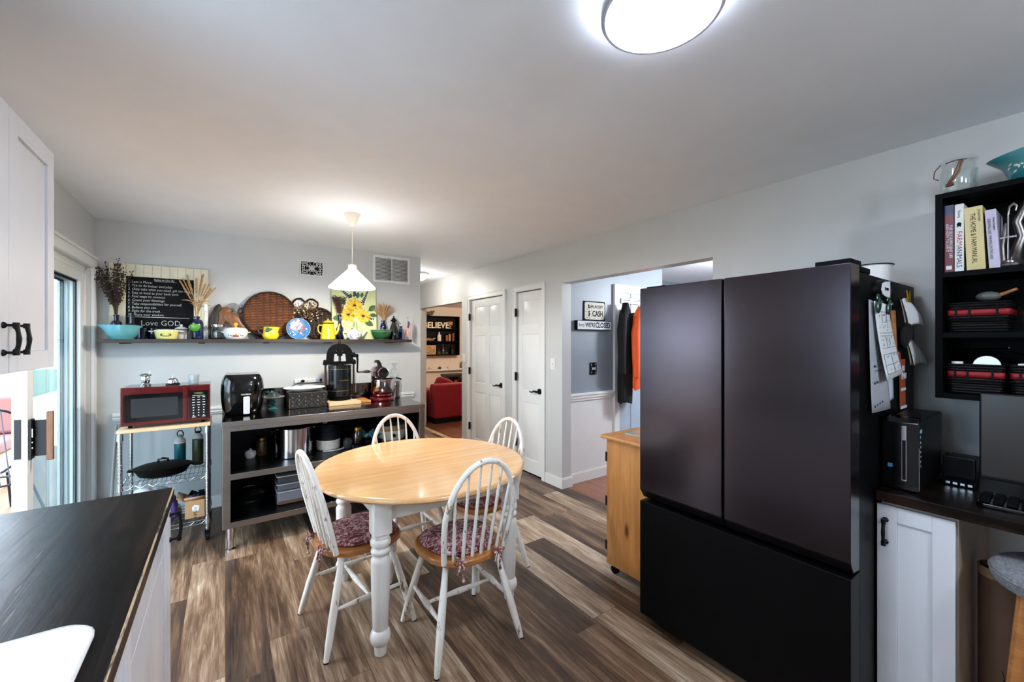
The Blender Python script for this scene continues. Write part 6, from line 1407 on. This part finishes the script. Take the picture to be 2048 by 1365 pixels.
# ================================================================== ON THE DESK
DZ = .9005
t = thing('computer_tower', 'black desktop computer tower standing beside the refrigerator on the desk', 'computer', (2.125, .4435, DZ))
MB().box(.012, .40, -.052, .05, .006, .272).obj('case', m_plastic, t, bevel=.006); MB().prism([(.0, .006), (.0, .262), (.012, .278), (.05, .284), (.05, .273), (.0119, .273), (.0119, .006)], -.053, .051, 'y').obj('front_bezel', m_gloss, t, bevel=.002)
b = MB().box(-.0015, .0, -.020, -.006, .04, .25).obj('silver_slot', m_chrome, t); MB().box(-.0022, -.0016, -.018, -.008, .045, .195).obj('slot_inlay', m_ink, t)
MB().box(-.0012, 0, .02, .034, .085, .10).obj('badge', mat('blue_badge', '#3a7ea6', .3), t)
b = MB()
for k in range(6): b.sphere((.028+.003*(k % 2), -.0535, .19-.018*k), (.006, .0012, .005), 10, 4)
b.obj('ports', m_grey, t); MB().box(.02, .05, -.0536, -.0531, .225, .238).box(.024, .034, -.0536, -.0531, .205, .215).obj('sticker', mat('blue_white_sticker', '#8fb3c6', .4), t); MB().box(.008, .010, -.0546, -.0531, .01, .17).obj('silver_edge', m_chrome, t)
t = thing('desk_speaker', 'small black square speaker between computer tower and monitor', 'speaker', (2.50, .335, DZ)); MB().box(-.045, .045, -.05, .045, 0, .10).obj('cabinet', m_plastic, t, bevel=.005); MB().box(-.0465, -.0452, -.042, .038, .03, .095).obj('grille', m_ink, t)
t = thing('usb_hub', 'low dark grey connector box with ports in front of the small speaker', 'hub', (2.40, .325, DZ)); MB().box(-.03, .03, -.05, .04, 0, .022).obj('housing', m_darkgrey, t, bevel=.002)
b = MB()
for k in range(4): b.box(-.0308, -.0301, -.04+k*.02, -.028+k*.02, .006, .015)
b.obj('ports', m_chrome, t)
t = thing('monitor', 'flat black computer monitor with a brownish dark screen, right edge', 'monitor', (2.40, .02, DZ), rot=(0, 0, 0))
MB().box(-.006, .03, -.27, .25, .045, .375).obj('bezel', m_plastic, t, bevel=.004); MB().box(-.0075, -.0062, -.258, .244, .058, .369).obj('screen', mat('dark_brown_screen', '#2b2420', .28, spec_dummy=0) if False else mat('dark_brown_screen', '#2b2420', .28), t)
MB().box(.03, .05, -.04, .04, .0, .20).obj('neck', m_plastic, t); MB().box(-.02, .10, -.11, .11, 0, .008).obj('foot', m_plastic, t, bevel=.003)
t = thing('keyboard', 'dark grey computer keyboard lying on the desk in front of the monitor', 'keyboard', (2.24, .03, DZ), rz=math.radians(2))
MB().prism(rrect(-.085, .085, -.225, .225, .02, 4), .0, .014).obj('base', m_gloss, t, bevel=.004)
for r in range(5):
    n = 14
    for k in range(n):
        x = -.062+r*.030; y = .205-k*.031
        if y < -.21: continue
        o = MB().box(x-.012, x+.012, y-.0125, y+.0125, .0145, .021).obj('key', m_darkgrey, t, bevel=.003, seg=1)
t = thing('desk_cable', 'thin yellow cable running from the computer tower to the black speaker', 'cable', (2.52, .37, DZ)); MB().tube([(.01, .02, .13), (.0, .0, .112), (-.02, -.01, .102)], .002, 6).obj('lead', mat('yellow_cable', '#7f7418', .5), t)
# below the desk
t = thing('cardboard_tube', 'tall brown cardboard tube with scribbled marks standing under the desk', 'tube', (2.36, .215, 0))
MB().lathe([(0, .002), (.055, 0), (.055, .632), (.051, .632), (.051, .02), (0, .02)], 40).obj('tube', mat('brown_cardboard_tube', '#6f5240', .7), t); MB().lathe([(.0512, .60), (.0556, .60), (.0556, .634), (.0512, .634)], 40).obj('rim', m_card, t)
b = MB(); P_ = [(-.056*math.cos(.6*u), -.056*math.sin(.6*u)*1.0, z) for u, z in ((.3, .28), (.5, .25), (.2, .23), (.55, .22), (.8, .27), (1.0, .22), (1.2, .26))]; b.tube(P_, .0012, 5).tube([(p[0], p[1], p[2]-.06) for p in P_[1:6]], .0012, 5); b.obj('scribbles', m_ink, t)
t = thing('bar_stool', 'round stool with grey tweed seat and wooden legs under the desk edge', 'stool', (2.11, .03, 0))
MB().lathe([(0, .695), (.15, .695), (.178, .702), (.186, .72), (.184, .742), (.172, .755), (.12, .762), (0, .764)], 48).obj('seat', m_felt, t)
MB().tube([(.186*math.cos(2*PI*k/48), .186*math.sin(2*PI*k/48), .735) for k in range(48)], .003, 6, closed=True).obj('piping', m_felt, t)
for sx in (-1, 1):
    for sy in (-1, 1): MB().cyl((sx*.10, sy*.10, .694), (sx*.155, sy*.155, 0), .02, .015, 16).obj('leg', m_seat, t)
for s in (-1, 1): MB().cyl((s*.135, -.135, .22), (s*.135, .135, .22), .009, n=12).obj('rung', m_seat, t); MB().cyl((-.129, s*.129, .28), (.129, s*.129, .28), .009, n=12).obj('rung', m_seat, t)
# ================================================================== MUDROOM BEHIND THE OPENING
t = thing('wall_sign', 'cream tin sign reading WE ACCEPT CASH on the blue wall', 'sign', (3.25, 3.12, 1.695))
MB().prism([(-.165, .0), (.165, .0), (.16, .205), (-.16, .205)], -.010, -.001, 'y').obj('dark_edge', m_ink, t, bevel=.002); MB().prism(rrect(-.148, .15, .010, .193, .02, 4), -.0118, -.0102, 'y').obj('sign_face', mat('aged_cream_tin', '#b9b3a2', .5, var=.1), t)
text('WE ACCEPT', .042, m_ink, t, (.03, -.0125, .145), sx=.85, off=.0006); text('CASH', .085, m_ink, t, (.045, -.0125, .07), sx=.75, off=.002); text('$', .075, m_ink, t, (-.085, -.0125, .072), off=.001)
b = MB()
for k in range(8): a = math.radians(120+k*40); b.cyl((-.085+.045*math.cos(a), -.0125, .075+.045*math.sin(a)), (-.085+.056*math.cos(a), -.0125, .075+.056*math.sin(a)), .0025, n=5)
b.sphere((-.09, -.0125, .155), (.010, .001, .016), 10, 5).sphere((-.085, -.0125, .135), (.016, .001, .008), 10, 5); b.obj('printed_ornament', m_ink, t)
t = thing('wall_sign', "long white box sign reading sorry WE'RE CLOSED below the tin sign", 'sign', (3.215, 3.12, 1.592))
MB().box(-.255, .255, -.045, -.001, 0, .098).obj('box', m_ink, t, bevel=.002); MB().box(-.247, .250, -.0462, -.0452, .006, .092).obj('sign_face', m_paper, t)
text('Sorry,', .05, m_ink, t, (-.195, -.0468, .05), shear=.4, sx=.75); text("WE'RE", .066, m_ink, t, (-.065, -.0468, .049), sx=.78, off=.001); text('CLOSED', .080, m_ink, t, (.125, -.0468, .049), sx=.76, off=.0025)
t = thing('light_switch', 'ornate black and silver switch plate on the blue wall below the signs', 'wall plate', (3.235, 3.12, 1.18))
MB().prism(rrect(-.05, .05, -.065, .065, .006, 3), -.008, -.001, 'y').obj('plate', m_darkgrey, t, bevel=.002)
b = MB()
for sx in (-1, 1):
    for sz in (-1, 1):
        for r in (.010, .006): b.tube([(sx*x, -.009, sz*z) for x, z in arc(.032, .045, r, 0, 300, 10)], .0018, 5)
        b.tube([(sx*x, -.009, sz*z) for x, z in arc(.03, .018, .008, 60, 360, 10)], .0018, 5)
b.obj('scroll_relief', m_cement, t)
for x in (-.015, .015): MB().box(x-.005, x+.005, -.018, -.0085, -.012, .012).obj('toggle', m_porc, t)
t = thing('hook_rail', 'white rail with silver coat hooks at the top of the mudroom door', 'coat rack', (3.86, 3.104, 1.93))
MB().box(-.20, .35, -.014, 0, -.03, .03).obj('rail', m_white, t, bevel=.002); 
for x in (-.12, .05, .22): MB().tube([(x, -.014, .01), (x, -.05, .0), (x, -.065, .02), (x, -.06, .04)], .006, 8).obj('hook', m_chrome, t)
def coat(nm, label, x, y, w0, w1, ztop, zbot, m, seed):
    rg = random.Random(seed); ph = [rg.uniform(0, 6) for _ in range(4)]; b = MB()
    def P(u, v):
        a = 2*PI*u; ww = (w0+(w1-w0)*min(1, v*2.2)**.7)/2 if v < .45 else w1/2*(1+.05*math.sin(v*9+ph[0])); ww *= (.35+.65*min(1, v*9))
        d = .055*(.6+.4*min(1, v*4)); r = 1+.10*math.sin(5*a+ph[1]+3*v)+.06*math.sin(9*a+ph[2])
        return (ww*math.cos(a)*r, d*math.sin(a)*r-.0, ztop+(zbot-ztop)*v+.02*math.sin(3*a+ph[3])*v)
    b.grid(P, 44, 26, closed_u=True); n = 44; b.add([], []); b.f.append(tuple(range(n))); b.fm.append(0); b.f.append(tuple(26*n+i for i in range(n-1, -1, -1))); b.fm.append(0)
    t = thing(nm, label, 'coat', (x, y, 0)); b.obj('body', m, t, ang=70)
    for s in (-1, 1):
        q = [(s*(w0*.4), -.02, ztop-.12), (s*(w1*.5), -.03, ztop-.3), (s*(w1*.52), -.035, ztop-.55), (s*(w1*.50), -.04, ztop-.78)]
        MB().tube(q, [.045, .052, .045, .036], 12).obj('sleeve', m, t, ang=70)
    return t
coat('coat', 'long black coat hanging on the left hook of the mudroom door', 3.63, 3.01, .14, .19, 1.90, .80, m_black_fab, 1)
coat('coat', 'bright orange jacket hanging beside the black coat, edge behind the refrigerator', 3.79, 2.93, .18, .24, 1.86, .95, m_orange, 2)
# ================================================================== LIVING ROOM THROUGH THE FAR OPENING
t = thing('display_shelf', 'black wall shelf with letters and glassware on the far living room wall', 'shelf', (4.88, 10.70, 1.07))
W_, H_, D_ = .60, 1.10, .20
for s in (-1, 1): MB().box(s*W_-.02, s*W_+.02, -D_, -.002, 0, H_).obj('side_panel', m_darkgrey, t)
for z in (0, .37, .72, H_-.03): MB().box(-W_+.02, W_-.02, -D_, -.002, z, z+.03).obj('shelf_board', m_darkgrey, t)
MB().box(-W_+.02, W_-.02, -.012, -.003, .03, H_-.03).obj('back_panel', m_ink, t)
def letters(s, x, y, z, size):
    o = text(s, size, mat('cream_letter', '#efe6d0', .5), None, (x, y, z+size*.36), name='letter_sign', ex=.02, sx=.98, off=.006)
    return tag(o, 'cream block letters spelling BELIEVE on the top board of the far shelf', 'letters')
letters('BELIEVE', 4.80, 10.57, 1.822, .235)
def onsh(nm, label, cat, x, z, parts):
    t = thing(nm, label, cat, (x, 10.58, z))
    for pn, prof, m in parts: MB().lathe(prof, 24).obj(pn, m, t)
    return t
onsh('goblet', 'small tan goblet right of the BELIEVE letters', 'goblet', 5.23, 1.821, (('cup', [(0, 0), (.05, 0), (.02, .02), (.02, .07), (.08, .11), (.085, .2), (0, .2)], m_card),))
onsh('stoneware_bottle', 'tall white bottle in the middle of the far shelf', 'bottle', 4.90, 1.471, (('body', [(0, 0), (.055, 0), (.058, .01), (.058, .16), (.022, .2), (.02, .25), (0, .25)], m_porc), ('stopper', [(0, .251), (.018, .251), (.015, .28), (0, .28)], m_darkwood)))
for k, (x, c) in enumerate(((5.13, '#8f4a30'), (5.22, '#b08a70'), (5.33, '#7a3324'))): onsh('spice_tin', ('rust red canister', 'tan canister', 'dark red canister')[k]+' on the middle board of the far shelf', 'canister', x, 1.471, (('body', [(0, 0), (.038, 0), (.038, .17+.03*k), (0, .17+.03*k)], mat('tin_%s' % 'abc'[k], c, .4)), ('lid', [(0, .171+.03*k), (.03, .171+.03*k), (.03, .2+.03*k), (0, .2+.03*k)], m_darkgrey)))
t = thing('driftwood', 'curved tan wooden carving lying on the middle board of the far shelf', 'ornament', (4.62, 10.58, 1.471)); MB().tube([(-.18, 0, .03), (-.05, 0, .05), (.08, 0, .04), (.17, 0, .09)], [.02, .04, .03, .01], 10).obj('carving', m_card, t)
t = thing('framed_picture', 'small framed autumn landscape picture on the lowest board of the far shelf', 'picture', (4.62, 10.56, 1.101)); MB().box(-.17, .17, 0, .015, 0, .25).obj('frame', m_maple, t, bevel=.004); MB().box(-.145, .145, -.003, -.0005, .025, .225).obj('print', wood('autumn_landscape', '#5b3620', '#d6a466', .5, (9, 9, 9), '#efd9b2'), t)
for k, (x, h, lb) in enumerate(((4.90, .15, 'short glass left of the decanter on the far shelf'), (5.02, .30, 'clear glass decanter with stopper on the far shelf'), (5.12, .12, 'short glass right of the decanter on the far shelf'), (5.30, .26, 'brown lantern bottle at the right of the far shelf'))):
    onsh('glass_vessel', lb, 'glass', x, 1.101, (('body', [(0, 0), (.045, 0), (.045, h*.55), (.016, h*.7), (.02, h)], m_clear if k < 3 else m_green_gl),))
t = thing('rooster_figure', 'dark curved bird ornament on top of the far black shelf', 'ornament', (4.60, 10.58, 2.1705)); MB().sphere((0, 0, .06), (.13, .05, .055), 16, 10).tube([(-.08, 0, .08), (-.13, 0, .14), (-.10, 0, .19)], [.03, .022, .008], 10).tube([(.08, 0, .08), (.14, 0, .12), (.15, 0, .16)], [.035, .025, .006], 10).obj('body', mat('grey_brown_carving', '#5d554c', .6), t)
t = struct(MB().box(4.0, 6.2, 10.55, 10.699, .64, .69).obj('trim_11', m_white, bevel=.004)); struct(MB().box(4.0, 6.2, 10.66, 10.699, .11, .639).obj('trim_12', m_livwall))
for k, (x, c, lb) in enumerate(((4.65, '#d6c9b4', 'small cream candle at the left of the white ledge'), (4.93, '#3a2a22', 'small dark figurine in the middle of the white ledge'), (5.2, '#d6c9b4', 'small cream candle at the right of the white ledge'), (5.62, '#6a4a34', 'brown ornament at the right end of the white ledge'))):
    o = MB().lathe([(0, 0), (.04, 0), (.045, .03), (.03, .06 if k != 3 else .16), (0, .07 if k != 3 else .2)], 20).obj('candle' if k in (0, 2) else 'figurine', mat('ornament_%s' % 'abcd'[k], c, .5), None, (x, 10.61, .6905)); tag(o, lb, 'ornament')
t = thing('side_cabinet', 'dark wooden cabinet with open front below the white ledge', 'cabinet', (5.35, 10.3, 0)); MB().box(-.45, .45, -.18, .2, .50, .56).box(-.42, -.36, -.17, .2, 0, .50).box(.36, .42, -.17, .2, 0, .50).box(-.36, .36, .15, .2, 0, .50).box(-.36, .36, -.17, .15, .2, .23).obj('body', m_darkwood, t, bevel=.004)
MB().box(-.2, .2, -.16, -.10, .231, .40).obj('basket', m_wicker, t)
t = thing('sofa', 'crimson slipcovered sofa seen from behind through the far opening', 'sofa', (3.98, 6.85, 0))
MB().box(-.95, .95, -.12, .12, .08, .70).obj('back', m_redsofa, t, bevel=.05, seg=4)
for s in (-1, 1): MB().box(s*.85-.1, s*.85+.1, .1, .9, .08, .58).obj('arm', m_redsofa, t, bevel=.05, seg=4)
MB().box(-.76, .76, .1, .88, .08, .42).obj('seat', m_redsofa, t, bevel=.04, seg=3); MB().box(-.93, .93, -.10, .85, .0, .079).obj('base', m_ink, t)
for k, (x, m, lb, a) in enumerate(((-.62, m_redsofa, 'red scatter cushion at the left end of the sofa', 20), (-.14, m_black_fab, 'black cushion lying on the sofa back', 8), (.36, mat('striped_cushion', '#b5a48f', .8, var=.3, vs=20), 'beige striped cushion on the sofa beside the black one', -12))):
    b = MB().sphere((0, 0, 0), 1, 20, 14); b.v = [Vector((.20*math.copysign(abs(v.x)**.6, v.x), .07*v.y, .15*math.copysign(abs(v.z)**.6, v.z))) for v in b.v]
    o = b.obj('scatter_cushion', m, None, (3.98+x, 7.05, .64 if k == 1 else .63), (0, math.radians(a), 0)); tag(o, lb, 'cushion')
# ================================================================== ON THE DECK OUTSIDE
t = thing('string_chair', 'black string lounge chair on the deck outside the open glass door', 'chair', (-1.72, 5.5, -.10), rz=math.radians(30))
m_fr = mat('dark_chair_frame', '#20242c', .4, .5)
def loop(k): a = 2*PI*k/28; return (.36*math.cos(a), .10-.30*math.sin(a)*.6+.15, .62+.36*math.sin(a))
b = MB(); b.tube([loop(k) for k in range(28)], .011, 8, closed=True); b.tube([(.25*math.cos(2*PI*k/20), -.12+.2*math.sin(2*PI*k/20), .36) for k in range(20)], .009, 8, closed=True)
for x, y in ((-.3, -.35), (.3, -.35), (-.26, .35), (.26, .35)): b.cyl((x*.75, y*.55, .37), (x, y, 0), .010, n=8)
b.obj('frame', m_fr, t)
b = MB()
for k in range(26): p = loop(k*28/26); a = 2*PI*k/26; b.cyl(p, (.25*math.cos(a), -.12+.2*math.sin(a)*-1, .36), .0045, n=5)
b.obj('strings', mat('navy_string', '#2b3040', .6), t)
t = thing('deck_sofa', 'low deck seat with pink cushions outside the glass door', 'sofa', (-2.75, 7.0, -.10)); MB().box(-.8, .8, -.35, .35, 0, .35).obj('base', m_maple, t); MB().box(-.78, .78, -.34, .34, .352, .50).obj('seat_cushion', mat('dusty_pink_cloth', '#7d5550', .8), t, bevel=.04, seg=3); MB().box(-.78, .78, .2, .36, .505, .95).obj('back_cushion', mat('dusty_pink_cloth', '#7d5550', .8), t, bevel=.05, seg=3)
t = thing('patio_table', 'white cloth covered patio table on the deck, seen under the wall cabinet', 'table', (-2.9, 8.6, -.10)); MB().cyl((0, 0, 0), (0, 0, .72), .05, n=14).obj('pedestal', m_white, t); MB().lathe([(0, .76), (.62, .76), (.64, .75), (.66, .52), (.65, .52), (.63, .72), (0, .72)], 28).obj('cloth', mat('white_canvas', '#e6e8ea', .8), t)
b = MB()
for k in range(60): b.box(-5.45, -5.40, 1.05+k*.13, 1.15+k*.13, -.10, .85)
b.box(-5.40, -5.36, 1.0, 9.0, .0, .08).box(-5.40, -5.36, 1.0, 9.0, .65, .73); struct(b.obj('deck_railing', m_white))
